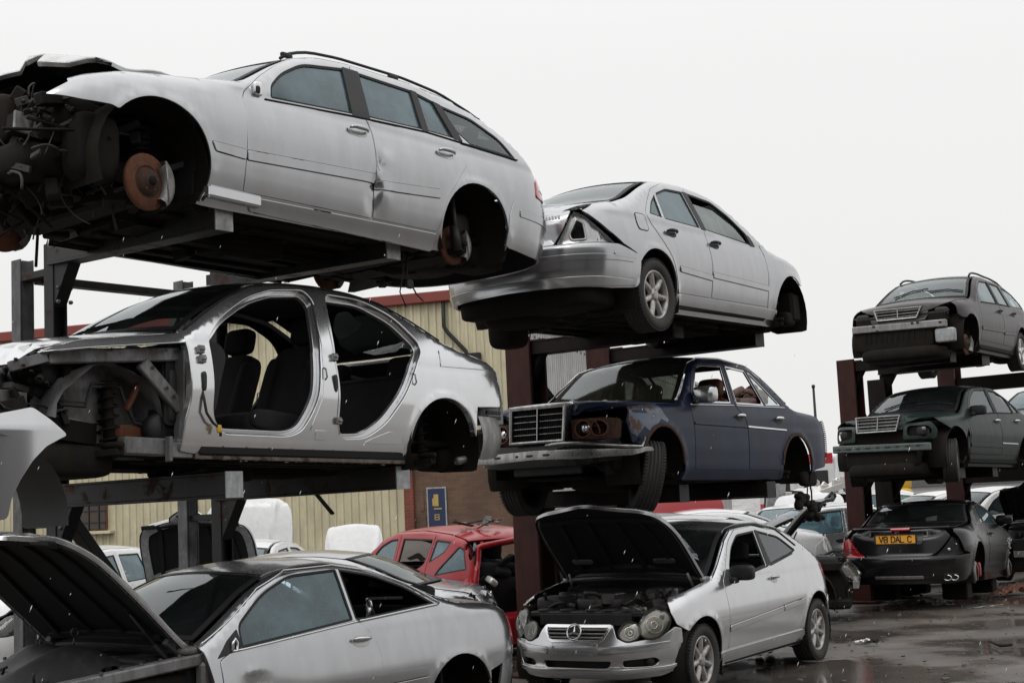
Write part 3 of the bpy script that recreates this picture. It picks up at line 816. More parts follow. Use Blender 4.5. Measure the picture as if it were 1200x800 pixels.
def roofs(B, root, sp):
    paint = sp['paint']; pm = [M[paint], M['inner']]; t = sp['tops']
    if 'roof' in t: P1('roof', B, 'T', toppoly(B, *t['roof']), pm, root, grid=.09, th=.03)
    for key, nm in (('screen', 'windscreen'), ('rear', 'rear_window')):
        if key in t:
            args, gl = t[key]; p = toppoly(B, *args)
            P1(nm + '_seal', B, 'T', p, M['rubber'], root, holes=[offset(p, -.028)], grid=.4, off=.0, th=.012, bev=.003, inner=0) if not gl else None
            if gl:
                r = Raw(); panel(r, B, 'T', offset(p, -.01), grid=.09, off=-.004, sheet=True); o = r.mk(nm, M[gl], root)
                r = Raw(); panel(r, B, 'T', offset(p, .004), [offset(p, -.030)], grid=.4, off=.0, th=.012, bev=.003, inner=0); r.mk('screen_seal', M['rubber'], o)
    if 'cowl' in t: P1('scuttle', B, 'T', toppoly(B, *t['cowl']), M['plastic'], root, grid=.12, off=-.008, th=.02, inner=0)
    if 'hood' in t and not t.get('hoodopen'):
        P1('bonnet', B, 'T', toppoly(B, *t['hood']), pm, root, grid=.08, th=.03)
    if 'boot' in t: P1('boot_lid', B, 'T', toppoly(B, *t['boot']), pm, root, grid=.08, th=.03)

def openhood(B, root, args, hinge, ang, paint, under='inner', grid=.07, stretch=1., name='bonnet', ribs=True, bev=.01, rim=None):
    """Raised bonnet: the pressed skin, a braced black underside and its stay."""
    x0_ = args[0]
    def f(U):
        P = B.topz(U); P[:, 0] = x0_ + (P[:, 0] - x0_) * stretch; return P
    def bp(x, y, off):
        p = B.pt('T', x, y, off); p.x = x0_ + (p.x - x0_) * stretch; return p
    r = Raw(); panel(r, f, 'T', toppoly(B, *args), grid=grid, th=.035, bev=bev)
    o = r.mk(name, [M[paint], M[under]], root, hinge, (0, -R(ang), 0))
    if rim:
        p = toppoly(B, *args); r = Raw(); panel(r, f, 'T', offset(p, -.012), [offset(p, -.10)], grid=.09, off=-.037, th=.012, bev=.003); 
        if r.V:
            V = np.concatenate(r.V) - np.array(hinge); mk('bonnet_rim', V, r.F, [M[rim], M[rim]], o, r.m, True, np.concatenate(r.N))
    if ribs:
        m = MB(); x0, x1 = args[0], args[1]
        for y in (-.45, -.16, .16, .45):
            P = [bp(x, y * (1.12 - .25 * (x - x0) / (x1 - x0)), -.045) - Vector(hinge) for x in np.linspace(x0 + .08, x1 - .05, 8)]
            for a, b in zip(P[:-1], P[1:]): m.bar(a, b + (b - a) * .02, .05, .022, .006)
        for x in (x0 + .09, x1 - .06):
            P = [bp(x, y, -.045) - Vector(hinge) for y in np.linspace(-.58, .58, 9)]
            for a, b in zip(P[:-1], P[1:]): m.bar(a, b + (b - a) * .02, .05, .022, .006)
        m.build('bonnet_brace', M['inner'], o)
    return o

def star(root, c, r, tilt=0., mat='badge', parent=None):
    """Three pointed star in a ring, standing in the plane across the car."""
    m = MB(); rot = Euler((0, tilt, 0)).to_matrix()
    q = lambda y, z, x=0.: Vector(c) + rot @ Vector((x, y, z))
    m.tube([q(r * math.cos(a), r * math.sin(a)) for a in np.linspace(0, 2 * math.pi, 37)], r * .10, 8, False)
    for k in range(3):
        a = math.pi / 2 + k * 2 * math.pi / 3
        tip = q(r * .95 * math.cos(a), r * .95 * math.sin(a))
        l = q(r * .17 * math.cos(a + 1.05), r * .17 * math.sin(a + 1.05)); rr = q(r * .17 * math.cos(a - 1.05), r * .17 * math.sin(a - 1.05))
        mid = q(0, 0, r * .14); bk = q(0, 0, -.004)
        m.add([tip, l, rr, mid, bk], [(0, 3, 1), (0, 2, 3), (0, 1, 4), (0, 4, 2)])
    return m.build('emblem', M[mat], parent or root)

# glyph strokes on a 4 x 6 cell for number plates and boards
GL = {'V': [[(0, 6), (2, 0), (4, 6)]], '8': [[(1, 3), (0, 4), (0, 5), (1, 6), (3, 6), (4, 5), (4, 4), (3, 3), (1, 3), (0, 2), (0, 1), (1, 0), (3, 0), (4, 1), (4, 2), (3, 3)]],
      'D': [[(0, 0), (0, 6), (2.6, 6), (4, 4.6), (4, 1.4), (2.6, 0), (0, 0)]], 'A': [[(0, 0), (2, 6), (4, 0)], [(.7, 2), (3.3, 2)]],
      'L': [[(0, 6), (0, 0), (3.6, 0)]], 'C': [[(4, 5), (3, 6), (1, 6), (0, 5), (0, 1), (1, 0), (3, 0), (4, 1)]], ' ': []}

def letters(text, w, h, gap, stroke, place):
    """Flat stroked lettering; place(u, v) maps plate coordinates to 3D; returns an MB."""
    m = MB(); n = len(text); cw = w
    tot = sum(cw * (.55 if ch == ' ' else 1) for ch in text) + gap * (n - 1); u = -tot / 2
    for ch in text:
        for st in GL[ch]:
            for a, b in zip(st[:-1], st[1:]):
                A = place(u + a[0] / 4 * cw, (a[1] / 6 - .5) * h); B_ = place(u + b[0] / 4 * cw, (b[1] / 6 - .5) * h)
                d = (B_ - A).normalized() * stroke * .42; m.bar(A - d, B_ + d, stroke, .004, .001, up=place.normal)
        u += cw * (.55 if ch == ' ' else 1) + gap
    return m
# ------------------------------------------------------------------ camera, sky, sun
CAM = (1684.03398, 0.113849925, 0.0468574677, 1.67591591)
cd = bpy.data.cameras.new('camera'); cam = bpy.data.objects.new('camera', cd); LINK(cam); SC.camera = cam
cd.sensor_width = 36; cd.lens = CAM[0] / 1200 * 36; cd.clip_start = .05; cd.clip_end = 4000
cam.matrix_world = Matrix.Translation((0, 0, CAM[3])) @ Matrix.Rotation(math.pi / 2 + CAM[1], 4, 'X') @ Matrix.Rotation(-CAM[2], 4, 'Z')
W = bpy.data.worlds.new('World'); SC.world = W; W.use_nodes = True
nt = W.node_tree; nt.nodes.clear()
wo = nt.nodes.new('ShaderNodeOutputWorld')
sky = nt.nodes.new('ShaderNodeTexSky'); sky.sky_type = 'NISHITA'; sky.sun_disc = False
SUN_EL, SUN_AZ = 52, 215                       # degrees; azimuth clockwise from +Y
sky.sun_elevation = R(SUN_EL); sky.sun_rotation = R(SUN_AZ); sky.air_density = 1; sky.dust_density = 4
b1 = nt.nodes.new('ShaderNodeBackground'); b1.inputs[1].default_value = .05; nt.links.new(sky.outputs[0], b1.inputs[0])
tc = nt.nodes.new('ShaderNodeTexCoord'); sx = nt.nodes.new('ShaderNodeSeparateXYZ'); nt.links.new(tc.outputs['Generated'], sx.inputs[0])
nz = nt.nodes.new('ShaderNodeTexNoise'); nz.inputs['Scale'].default_value = 2.2; nz.inputs['Detail'].default_value = 5
nt.links.new(tc.outputs['Generated'], nz.inputs['Vector'])
ad = nt.nodes.new('ShaderNodeMath'); ad.operation = 'MULTIPLY_ADD'; ad.inputs[1].default_value = .07; nt.links.new(nz.outputs[0], ad.inputs[0]); nt.links.new(sx.outputs[2], ad.inputs[2])
cl = ramp(nt, ad.outputs[0], [(.0, (.79, .785, .775)), (.33, (.855, .85, .845)), (.60, (1.0, 1.0, 1.0)), (1.0, (1.0, 1.0, 1.0))])
b2 = nt.nodes.new('ShaderNodeBackground'); nt.links.new(cl, b2.inputs[0])
zr = nt.nodes.new('ShaderNodeMapRange'); zr.interpolation_type = 'SMOOTHSTEP'; nt.links.new(sx.outputs[2], zr.inputs[0])   # overcast: the zenith outshines the horizon
zr.inputs[1].default_value = .35; zr.inputs[2].default_value = 1.; zr.inputs[3].default_value = 1.12; zr.inputs[4].default_value = 1.75
nt.links.new(zr.outputs[0], b2.inputs[1])
mx = nt.nodes.new('ShaderNodeMixShader'); mx.inputs[0].default_value = .93     # solid overcast deck over the clear sky
nt.links.new(b1.outputs[0], mx.inputs[1]); nt.links.new(b2.outputs[0], mx.inputs[2]); nt.links.new(mx.outputs[0], wo.inputs[0])
sl = bpy.data.lights.new('sun', 'SUN'); sl.energy = .7; sl.angle = R(25); sl.color = (1, .98, .95)
so = bpy.data.objects.new('sun', sl); LINK(so)
so.rotation_euler = (R(90 - SUN_EL), 0, R(180 - SUN_AZ) + math.pi)
so.rotation_euler = Vector((-math.sin(R(SUN_AZ)) * math.cos(R(SUN_EL)), -math.cos(R(SUN_AZ)) * math.cos(R(SUN_EL)), -math.sin(R(SUN_EL)))).to_track_quat('-Z', 'Y').to_euler()
SC.view_settings.view_transform = 'Standard'; SC.view_settings.look = 'None'; SC.view_settings.exposure = 0.0; SC.view_settings.gamma = 1
SC.render.engine = 'CYCLES'; SC.cycles.max_bounces = 8; SC.cycles.transparent_max_bounces = 24; SC.cycles.glossy_bounces = 4
SC.cycles.use_denoising = True

POSE = {  # x, y, z, yaw, pitch, roll of every car that was measured
 'c6': (1.54, 14.11, -.005, -122.1, 0, -.3), 'c3': (-1.97, 10.09, -.04, -127.8, .31, .15), 'c2': (-2.04, 9.94, 1.84, -128.5, 1.39, -.24),
 'c1': (-1.75, 9.72, 3.34, -129.5, 1.39, .56), 'c4': (1.34, 13.60, 3.11, 55.1, .95, -.4), 'c5': (1.43, 14.49, 1.64, -126.4, .66, -.13),
 'c7': (6.71, 22.25, 3.45, -123.9, -.16, -.43), 'c8': (6.41, 21.89, 1.76, -129.8, .99, -.4), 'c9': (6.15, 21.72, .15, 61.8, -1.58, .07)}
def root_at(name, key, label, cat, group=None, pose=None):
    x, y, z, ya, pi, ro = pose or POSE[key]
    return empty(name, (x, y, z), (R(ro), R(-pi), R(ya)), label, cat, group)
# ------------------------------------------------------------------ silver estate on top of the near rack
def car_estate_top():
    root = root_at('estate_car', 'c1', 'silver estate car with wheels gone and crushed black front, topmost on the galvanised rack', 'estate car')
    B = Body(2.27, -2.50, .905, [(2.27, .66), (2.1, .74), (1.9, .81), (1.63, .875), (1.14, .95), (.74, 1.01), (.47, 1.18), (.23, 1.31), (-.02, 1.385), (-.3, 1.415), (-.93, 1.425), (-1.32, 1.39), (-1.65, 1.31), (-1.95, 1.16), (-2.2, .99), (-2.36, .88), (-2.5, .84)],
             belt=.95, tum=.40, arches=((1.42, .355, .375), (-1.36, .33, .36)), flare=.010,
             drear=((0, .12), (.25, .07), (.33, .03), (.5, 0), (.62, .0), (.66, .03), (.8, .06), (1, .15)), ar=.75, nr=3.2,
             bumps=((-.37, .66, .028, .05, .030), (-.30, .42, .05, .12, .018), (-.42, .45, .06, .10, -.014), (-.44, .70, .06, .05, -.010), (-.33, .50, .02, .05, .02)))
    sl = .285
    fwin = fillet([(.55, .925), (.53, 1.02), (.40, 1.145), (.17, 1.275), (-.24, 1.345), (-.185, .975)], [.02, .05, .08, .08, .03, .02])
    rw1 = fillet([(-.365, 1.345), (-.90, 1.335), (-.875, 1.01), (-.325, .985)], .025)
    rw2 = fillet([(-.935, 1.33), (-1.11, 1.295), (-1.21, 1.01), (-.915, 1.01)], .02)
    cw = fillet([(-1.165, 1.285), (-1.50, 1.245), (-1.78, 1.125), (-1.90, .985), (-1.38, .995), (-1.27, 1.07)], [.02, .06, .08, .02, .02, .02])
    fd = fillet([(.78, sl), (.785, .90), (.60, 1.07), (.42, 1.195), (.18, 1.325), (-.30, 1.385), (-.27, 1.0), (-.32, .9), (-.32, sl)], [.02, .06, .05, .05, .05, .03, .05, .05, .02])
    rd = fillet([(-.33, sl), (-.33, .9), (-.28, 1.0), (-.31, 1.385), (-.90, 1.385), (-1.13, 1.335), (-1.245, 1.0), (-1.32, .86), (-1.20, .74), (-1.04, .55), (-.96, sl)], [.02, .05, .05, .03, .05, .03, .05, .08, .05, .05, .02])
    sp = dict(paint='silver', xa=.96, xq=-2.28, af=(1.42, .355, .375), ar=(-1.36, .33, .36), sill=(.165, .275), xd=.78, grid=.045,
              qrear=[(-2.36, .86), (-2.34, .66), (-2.0, .64), (-1.72, .52)],
              doors=[dict(poly=fd, name='front_door', win=[(fwin, 'g_side')], handle=(-.19, .855), hang=.0),
                     dict(poly=rd, name='rear_door', win=[(rw1, 'g_side'), (rw2, 'g_side')], handle=(-1.06, .865))],
              qwin=[(cw, 'g_blue')],
              wing=fillet([(.785, .29), (.785, .90), (.70, 1.0), (.98, .965), (1.25, .925), (1.63, .862), (1.87, .80), (1.97, .765), (1.965, .735), (2.08, .655), (1.90, .63), (1.74, .625)] + arc(1.42, .355, .375, 42, 196, 22) + [(1.05, .24)], .012),
              wingsides='L',
              tops=dict(roof=(-1.62, .28, .03, -.10, .08), screen=((.28, .92, .035, .07, .13), 'g_clear'), rear=((-2.12, -1.62, .06, -.05, -.08), 'g_blue'),
                        cowl=(.93, 1.03, .04, .13, .13), boot=(-2.44, -2.12, .06, 0, -.05)),
              )
    for d, a, b in ((sp['doors'][0], .775, -.315), (sp['doors'][1], -.335, -.955)):
        d['strips'] = [([(a, .535), (b, .575), (b, .52), (a, .48)], 'silver')]
    sides(B, root, sp); roofs(B, root, sp)
    strip(B, 'L', [(1.05, .54), (.79, .535), (.79, .48), (1.02, .49)], root, 'silver')
    # black B pillar cover and window foot line
    for kd in 'LR':
        r = Raw(); panel(r, B, kd, fillet([(-.225, 1.35), (-.378, 1.35), (-.338, .975), (-.172, .965)], .01), off=.004, th=.006, inner=None); r.mk('pillar_cover', M['plastic'], root)
        r = Raw(); panel(r, B, kd, fillet([(-1.098, 1.295), (-1.178, 1.28), (-1.292, 1.005), (-1.198, 1.005)], .008), off=.004, th=.006, inner=None); r.mk('pillar_cover', M['plastic'], root)
        r = Raw(); panel(r, B, kd, fillet([(-.888, 1.335), (-.948, 1.33), (-.928, 1.005), (-.862, 1.0)], .008), off=.004, th=.006, inner=None); r.mk('pillar_cover', M['plastic'], root)
        t = MB(); t.tube(lineon(B, kd, [(.60, .905), (-.2, .962), (-.9, .998), (-1.91, .975)], .004), .006, 6); t.build('window_trim', M['rubber'], root)
        rl = MB(); pts = [B.pt('T', x, (1 if kd == 'L' else -1) * (B.ye(x) - .05), .0) + Vector((0, 0, .038 * min(1, max(.15, min(x + 1.95, .32 - x) * 6)))) for x in np.linspace(.27, -1.9, 26)]
        rl.tube(pts, .011, 8)
        for x in (.2, -.85, -1.7): rl.slab(B.pt('T', x, (1 if kd == 'L' else -1) * (B.ye(x) - .05), .02), (.10, .025, .035), .5)
        rl.build('roof_rail', M['plastic'], root)
    for kd in 'LR':
        s = Raw(); panel(s, B, kd, fillet([(-.955, .268), (.72, .262), (.70, .185), (-.94, .155)], .02), off=.016, th=.025, bev=.010, inner=None); s.mk('sill_cover', M['silver'], root)
    st = MB(); st.bar((.66, .845, .235), (1.06, .84, .245), .07, .075, .012); st.build('sill_end', M['silver_clean'], root)
    # mirror stalk left in the door corner
    m = MB(); c = B.pt('L', .66, .955, .015); m.slab(c, (.07, .03, .09), .5); m.mi = 1; m.slab(c + Vector((.01, .012, -.01)), (.035, .02, .05), .6)
    m.build('mirror_bracket', [M['badge'], M['rubber']], root)
    # tail lamp and rear bumper
    lp = fillet([(1.06, .71), (.88, .70), (.70, .73), (.60, .84), (.70, .90), (.88, .90), (1.00, .85)], .03)
    r = Raw(); panel(r, B, 'B', lp, off=.006, th=.03, inner=None, grid=.05); o = r.mk('tail_lamp', M['lamp_red'], root)
    r = Raw(); panel(r, B, 'B', fillet([(.98, .775), (.84, .765), (.70, .79), (.70, .83), (.94, .825)], .015), off=.010, th=.01, inner=None, grid=.05); r.mk('lens', M['lamp_white'], o)
    half = B.s_of_x(-1.72)
    bp = [(-half - .04, .50), (-half + .05, .63), (-.9, .645), (.9, .645), (half - .05, .63), (half + .0, .50), (half + .02, .28), (half - .3, .25), (0, .24), (-half, .27)]
    r = Raw(); panel(r, B, 'B', fillet(bp, .03), off=.004, th=.02, grid=.06); r.mk('rear_bumper', [M['silver'], M['inner']], root)
    r = Raw(); panel(r, B, 'B', fillet([(-.6, .66), (.6, .66), (.56, .84), (-.56, .84)], .03), off=.0, th=.02, grid=.07); r.mk('tailgate', [M['silver'], M['inner']], root)
    strip(B, 'B', [(.60, .49), (half - .12, .52), (half - .12, .575), (.60, .55)], root, 'silver')
    # bent bonnet, lifted at the front
    def crush(P):
        x, y = P[:, 0], P[:, 1]
        t = np.clip((x - 1.0) / 1.0, 0, 1)
        P[:, 2] += .17 * t ** 1.4 + .05 * np.sin(y * 5 + 1.0) * t + .10 * np.clip((x - 1.62) / .3, 0, 1) * (y < .15) * -.8 + .03 * np.sin(x * 17 + y * 6) * t
        P[:, 0] -= .06 * t * np.sin(y * 9)
        return P
    r = Raw(); panel(r, lambda U: crush(B.topz(U)), 'T', [(.98, -.70), (1.0, 0), (.98, .70), (1.3, .72), (1.62, .70), (1.86, .66), (1.92, .50), (1.80, .38), (1.96, .30), (1.88, .16), (2.0, .02), (1.9, -.15), (2.02, -.4), (1.9, -.62)], grid=.05, th=.03, bev=.008)
    r.mk('bonnet', [M['silver_dirty'], M['inner']], root)
    underbody(root, 1.75, -2.1, 3)
    liner(B, root, 1.42, .355, .375, .84, .42); liner(B, root, -1.36, .33, .36, .84, .45)
    brake(root, (1.43, .77, .25), 1, .165, 8); brake(root, (1.43, -.77, .25), -1)
    brake(root, (-1.37, .62, .28), 1, .14); brake(root, (-1.37, -.74, .28), -1, .14)
    st = MB()
    st.tube([(-1.33, .70, .22), (-1.30, .68, .66)], .02, 8); st.tube([(-1.33, .70, .22), (-1.30, .695, .40)], .035, 10); st.slab((-1.45, .60, .36), (.22, .06, .34), .4)
    st.build('rear_damper', M['oily'], root)
    hw = MB(); hw.tube([(-.94, .50, .22), (-.96, .50, .05), (-.92, .50, -.10), (-.98, .50, -.20)], .005, 6); hw.tube([(-1.0, .50, .22), (-1.0, .50, .02), (-1.08, .51, -.10), (-1.16, .5, -.14)], .006, 6); hw.slab((-1.02, .5, -.03), (.07, .03, .07), .6); hw.build('hanging_wiring', M['wire'], root)
    cabin(B, root); engine_bay(root, 5, 1.0, 1.95, .78, True, ('oily', 'plastic', 'grime'), 110, True, False)
    f = MB(); rn = random.Random(4)                     # torn front structure
    f.bar((1.78, .50, .50), (2.12, .46, .53), .10, .11); f.mi = 1
    f.box((2.04, .52, .52), (.20, .02, .115), Euler((0, -.06, .12))); f.mi = 2
    for k in range(4): f.lathe([(0, .001), (.006, .001)], 8, (2.12 - .0 * k, .533, .49 + .018 * k))
    f.mi = 0
    f.bar((1.25, .62, .80), (2.02, .58, .66), .09, .07); f.bar((1.55, .60, .72), (1.85, .55, .40), .07, .05)
    f.bar((2.0, -.6, .38), (2.0, .45, .40), .08, .10); f.slab((1.9, .2, .35), (.4, .7, .22), .5); f.slab((1.72, .64, .42), (.30, .22, .4), .5)
    f.slab((1.98, -.1, .62), (.16, .8, .34), .4); f.slab((1.75, .50, .62), (.3, .3, .22), .5)
    for k in range(46):
        x, y, z = rn.uniform(1.6, 2.1), rn.uniform(-.6, .62), rn.uniform(.12, .75)
        if k % 3: f.box((x, y, z), (rn.uniform(.05, .22), rn.uniform(.04, .2), rn.uniform(.02, .16)), Euler((rn.uniform(-.7, .7), rn.uniform(-.7, .7), rn.uniform(0, 3))), .01)
        else: f.tube([(x, y, z), (x + rn.uniform(-.2, .1), y + rn.uniform(-.2, .2), z - rn.uniform(.05, .2)), (x + rn.uniform(-.2, .2), y + rn.uniform(-.2, .2), z - rn.uniform(.1, .35))], .010, 6)
    f.build('front_structure', [M['grime'], M['alu'], M['ink']], root)
    w = MB()                                             # looms, hoses and brackets hanging out of it
    for k in range(34):
        w.mi = k % 3 if k % 3 < 2 else 0
        p = (rn.uniform(1.55, 2.08), rn.uniform(.0, .66), rn.uniform(.25, .74))
        w.tube([Vector((min(q.x, 2.14), min(q.y, .68), min(q.z, .74))) for q in hose(p, rn, 14, .028, .9)], rn.choice((.004, .005, .008, .012)), 6)
    for k in range(26):
        w.mi = rn.choice((0, 1, 2)); x, y, z = rn.uniform(1.5, 2.12), rn.uniform(.1, .68), rn.uniform(.2, .72)
        a = Euler((rn.uniform(-.8, .8), rn.uniform(-.8, .8), rn.uniform(0, 3)))
        w.box((x, y, z), (rn.uniform(.05, .2), rn.uniform(.008, .02), rn.uniform(.02, .05)), a, .003)
        w.lathe([(0, .012), (.010, .010), (.012, 0)], 6, (x, y + .01, z), 'y')
    w.build('torn_wiring', [M['wire'], M['oily'], M['dark_steel']], root)
    return root
car_estate_top()

# ------------------------------------------------------------------ doorless silver saloon, middle of the near rack
W203TOP = [(2.16, .68), (2.05, .77), (1.9, .825), (1.6, .885), (1.25, .93), (.97, .97), (.75, 1.12), (.52, 1.255), (.27, 1.365), (0, 1.41), (-.3, 1.425), (-.62, 1.415), (-.93, 1.375), (-1.2, 1.275), (-1.5, 1.14), (-1.75, 1.07), (-2.0, 1.035), (-2.25, 1.0), (-2.38, .95)]
def car_saloon_open():
    root = root_at('saloon_car', 'c2', 'silver saloon car stripped of its doors, black seats showing, under the silver estate', 'saloon car')
    B = Body(2.14, -2.40, .862, W203TOP, belt=.95, tum=.42, arches=((-1.38, .32, .365),), flare=.014, ar=.70, nr=3.0,
             drear=((0, .1), (.5, .02), (.62, .0), (.72, .0), (.9, .02), (1, .05)))
    fo = fillet([(.775, .46), (.775, .95), (.64, 1.095), (.36, 1.265), (.12, 1.345), (-.19, 1.385), (-.265, 1.30), (-.20, 1.0), (-.11, .57), (.01, .385), (.13, .345), (.69, .345)], [.12, .05, .1, .1, .05, .05, .05, .1, .1, .08, .06, .1])
    ro = fillet([(-.385, 1.375), (-.74, 1.375), (-1.04, 1.265), (-1.215, 1.10), (-1.225, 1.03), (-.965, .68), (-.77, .46), (-.58, .355), (-.36, .345), (-.305, .42), (-.305, .90)], [.05, .08, .1, .06, .06, .1, .1, .08, .05, .06, .1])
    pm = [M['silver_bright'], M['inner']]
    for kd in 'LR':
        xq = -2.2
        top = [(x, float(B.top(x)) - .003) for x in np.arange(.96, xq - .001, -.05)]
        b0 = math.degrees(math.asin((.19 - .32) / .365)); ap = arc(-1.38, .32, .365, 165, b0, 24)
        poly = top + [(-2.31, .96), (-2.33, .90), (-2.36, .76), (-2.10, .655), (-1.74, .635)] + ap + [(-1.0, .22), (.80, .22), (.97, .24), (.97, .42), (.94, .55), (.94, .86)]
        r = Raw(); panel(r, B, kd, poly, [fo, ro], grid=.04, th=.055, bev=.012, rimmi=0 if kd == 'L' else 1)
        sh = r.mk('body_side', pm, root)
        # stepped door shuts just inside the openings, with their seals
        for op in (fo, ro):
            t = MB(); t.tube(lineon(B, kd, offset(op, -.004) + [offset(op, -.004)[0]], -.055), .012, 7, False); t.build('door_seal', M['rubber'], sh)
            r = Raw(); panel(r, B, kd, offset(op, -.002), [offset(op, -.030)], grid=.3, off=-.045, th=.03, bev=.006, mi=0 if kd == 'L' else 1); r.mk('door_shut', [M['silver_bright'], M['inner']], sh)
        # pressed grooves in the pillars
        for pts in ([(-.235, 1.27), (-.20, .98), (-.145, .62), (-.05, .40)], [(-.335, 1.27), (-.30, .95), (-.285, .50), (-.32, .38)],
                    [(-1.41, 1.04), (-1.39, .92), (-1.99, .93)]):
            t = MB(); t.tube(lineon(B, kd, pts, .001), .004, 6); t.build('pressed_edge', M['silver_bright'], sh)
        r = Raw(); panel(r, B, kd, fillet([(-.56, .33), (-.95, .33), (-.82, .42), (-.63, .36)], .03), off=.004, th=.006, inner=None); r.mk('pressed_edge', M['silver_bright'], sh)
        r = Raw(); panel(r, B, kd, fillet([(-.20, .34), (-.10, .34), (-.10, .40), (-.20, .40)], .01), off=.004, th=.006, inner=None); r.mk('pressed_edge', M['silver_bright'], sh)
        # hinges, strikers and wiring grommets
        for x, z in ((.86, .80), (.86, .86), (-.29, .90), (-.29, .47)):
            h = MB(); c = B.pt(kd, x, z, .012); h.box(c, (.05, .025, .05), ch=.008); h.lathe([(0, .03), (.011, .03), (.011, 0)], 10, c, 'y'); h.build('door_hinge', M['steel'], sh)
        for x, z in ((-.175, .78), (-1.06, .80)):
            h = MB(); h.tube([B.pt(kd, x, z + dz, .02 if abs(dz) < .03 else 0) for dz in (-.04, -.028, .028, .04)], .006, 6); h.build('door_striker', M['steel'], sh)
        h = MB()
        for x, z in ((.855, .665), (-.265, .72)): q = MB(); q.slab(B.pt(kd, x, z, .002), (.035, .02, .12), .6); q.build('harness_boot', M['ink'], sh)
        for k in range(9): h.lathe([(0, .002), (.006, .002)], 8, B.pt(kd, .66 - .19 * k, .272, .002 if kd == 'L' else -.002))
        h.build('grommet', M['ink'], sh)
        # grubby lower sill flange with its clips
        s = MB(); s.bar(B.pt(kd, .86, .225, -.01), B.pt(kd, -1.0, .225, -.01), .03, .07)
        rn = random.Random(8)
        for k in range(40): s.box(B.pt(kd, .8 - k * .043, .205 + rn.uniform(-.01, .012), .008), (rn.uniform(.01, .04), .016, rn.uniform(.008, .026)), ch=.003)
        s.build('sill_flange', M['sill_grime'], sh)
    t = dict(roof=(-.90, .32, .03, -.12, .08), screen=((.30, .95, .035, .07, .14), 'g_dark'), rear=((-1.66, -.92, .05, -.10, -.12), 'g_pale'),
             cowl=(.96, 1.03, .04, .14, .14), hood=(1.03, 1.93, .004, .14, .10), boot=(-2.33, -1.70, .03, 0, -.12))
    roofs(B, root, dict(paint='silver_bright', tops=t))
    t = MB()
    for kd in 'LR': t.tube(lineon(B, kd, [(x, float(B.top(x)) - .012) for x in np.linspace(.93, -1.5, 40)], .003), .007, 6)
    t.build('roof_gutter', M['rubber'], root)
    for kd in 'LR':      # edge of the bonnet, turned down over the missing wing
        r = Raw(); panel(r, B, kd, fillet([(.955, .905), (.955, .965), (1.3, .92), (1.7, .862), (2.0, .78), (2.08, .73), (2.04, .71), (1.92, .79), (1.80, .80)], .01), grid=.05, off=.0, th=.01); r.mk('bonnet_edge', [M['silver_bright'], M['inner']], root)
    bk = Raw(); panel(bk, B, 'B', fillet([(-.72, .55), (.72, .55), (.76, .95), (-.76, .95)], .03), off=-.02, th=.02); bk.mk('rear_panel', [M['primer'], M['inner']], root)
    # exposed front end: rail, wheel house, brace, chassis leg
    n = MB()
    for sg in (1, -1):
        y = sg * .70
        n.bar((.86, y, .845), (1.80, sg * .62, .765), .07, .085, .008); n.bar((1.80, sg * .62, .765), (2.0, sg * .56, .70), .05, .06)
        n.bar((1.20, sg * .69, .77), (.93, sg * .72, .50), .05, .085, .008)
        n.box((.94, sg * .735, .55), (.03, .10, .62), ch=.006)
        n.bar((.86, sg * .70, .26), (1.32, sg * .66, .27), .10, .105, .01); n.box((1.05, sg * .765, .25), (.025, .05, .15), ch=.005)
        n.box((.95, sg * .745, .245), (.18, .03, .09), ch=.006)
        P = []
        for i in range(15):                            # strut dome and wheel-house pressing
            a = R(8 + 168 * i / 14); row = []
            for j in range(9):
                v = j / 8; rr = .385 - .05 * v ** 2 + .015 * math.sin(i * 1.3 + j)
                row.append((1.40 + rr * math.cos(a), sg * (.69 - .27 * v), .36 + rr * math.sin(a) + .05 * v))
            P.append(row)
        n.sheet(P)
        P = []
        for i in range(14):
            x = .98 + .80 * i / 13; row = []
            for j in range(12):
                z = .20 + .58 * j / 11
                if x > 1.6: z = max(z, .30 + (x - 1.6) * .8)
                bul = .07 * math.exp(-((x - 1.38) / .15) ** 2 - ((z - .6) / .3) ** 2) + .03 * math.exp(-((x - 1.12) / .07) ** 2 - ((z - .48) / .06) ** 2) + .025 * math.exp(-((z - .36) / .05) ** 2)
                row.append((x, sg * (.43 + bul), z))
            P.append(row)
        n.sheet(P)
        n.bar((1.28, sg * .46, .33), (2.05, sg * .44, .46), .09, .12); n.bar((1.9, sg * .40, .52), (2.12, sg * .38, .52), .16, .09, .01)
        n.box((2.0, sg * .50, .53), (.3, .02, .09), ch=.004)
    n.mi = 1
    for k, (x, z, y) in enumerate(((1.06, .85, .745), (.97, .855, .745), (1.42, .83, .70), (1.14, .74, .725), (1.05, .62, .745), (1.0, .57, .748), (1.30, .55, .49), (1.06, .27, .72), (1.2, .27, .715), (2.05, .55, .515), (1.95, .54, .515))):
        n.lathe([(0, .002), (.012 if k != 6 else .03, .002)], 12, (x, y, z))
    n.build('inner_wing', [M['primer'], M['ink']], root)
    h = MB(); P = [(1.70, .60, .50), (1.50, .56, .50), (1.46, .56, .62), (1.26, .56, .63), (1.22, .57, .52), (1.16, .57, .42), (1.0, .58, .38), (.92, .64, .37)]
    h.tube(P, .011, 8); h.tube([Vector(p) + Vector((.0, .0, .022)) for p in P], .006, 6)
    h.lathe([(0, .05), (.09, .05), (.10, 0), (.09, -.05), (0, -.05)], 20, (1.02, .62, .38)); h.slab((.97, .66, .58), (.08, .12, .34), .4); h.slab((.99, .62, .70), (.1, .14, .12), .5)
    h.tube([(.865, .83, .66), (.862, .86, .56), (.85, .87, .47), (.80, .87, .41), (.74, .868, .375), (.74, .868, .33)], .009, 7)
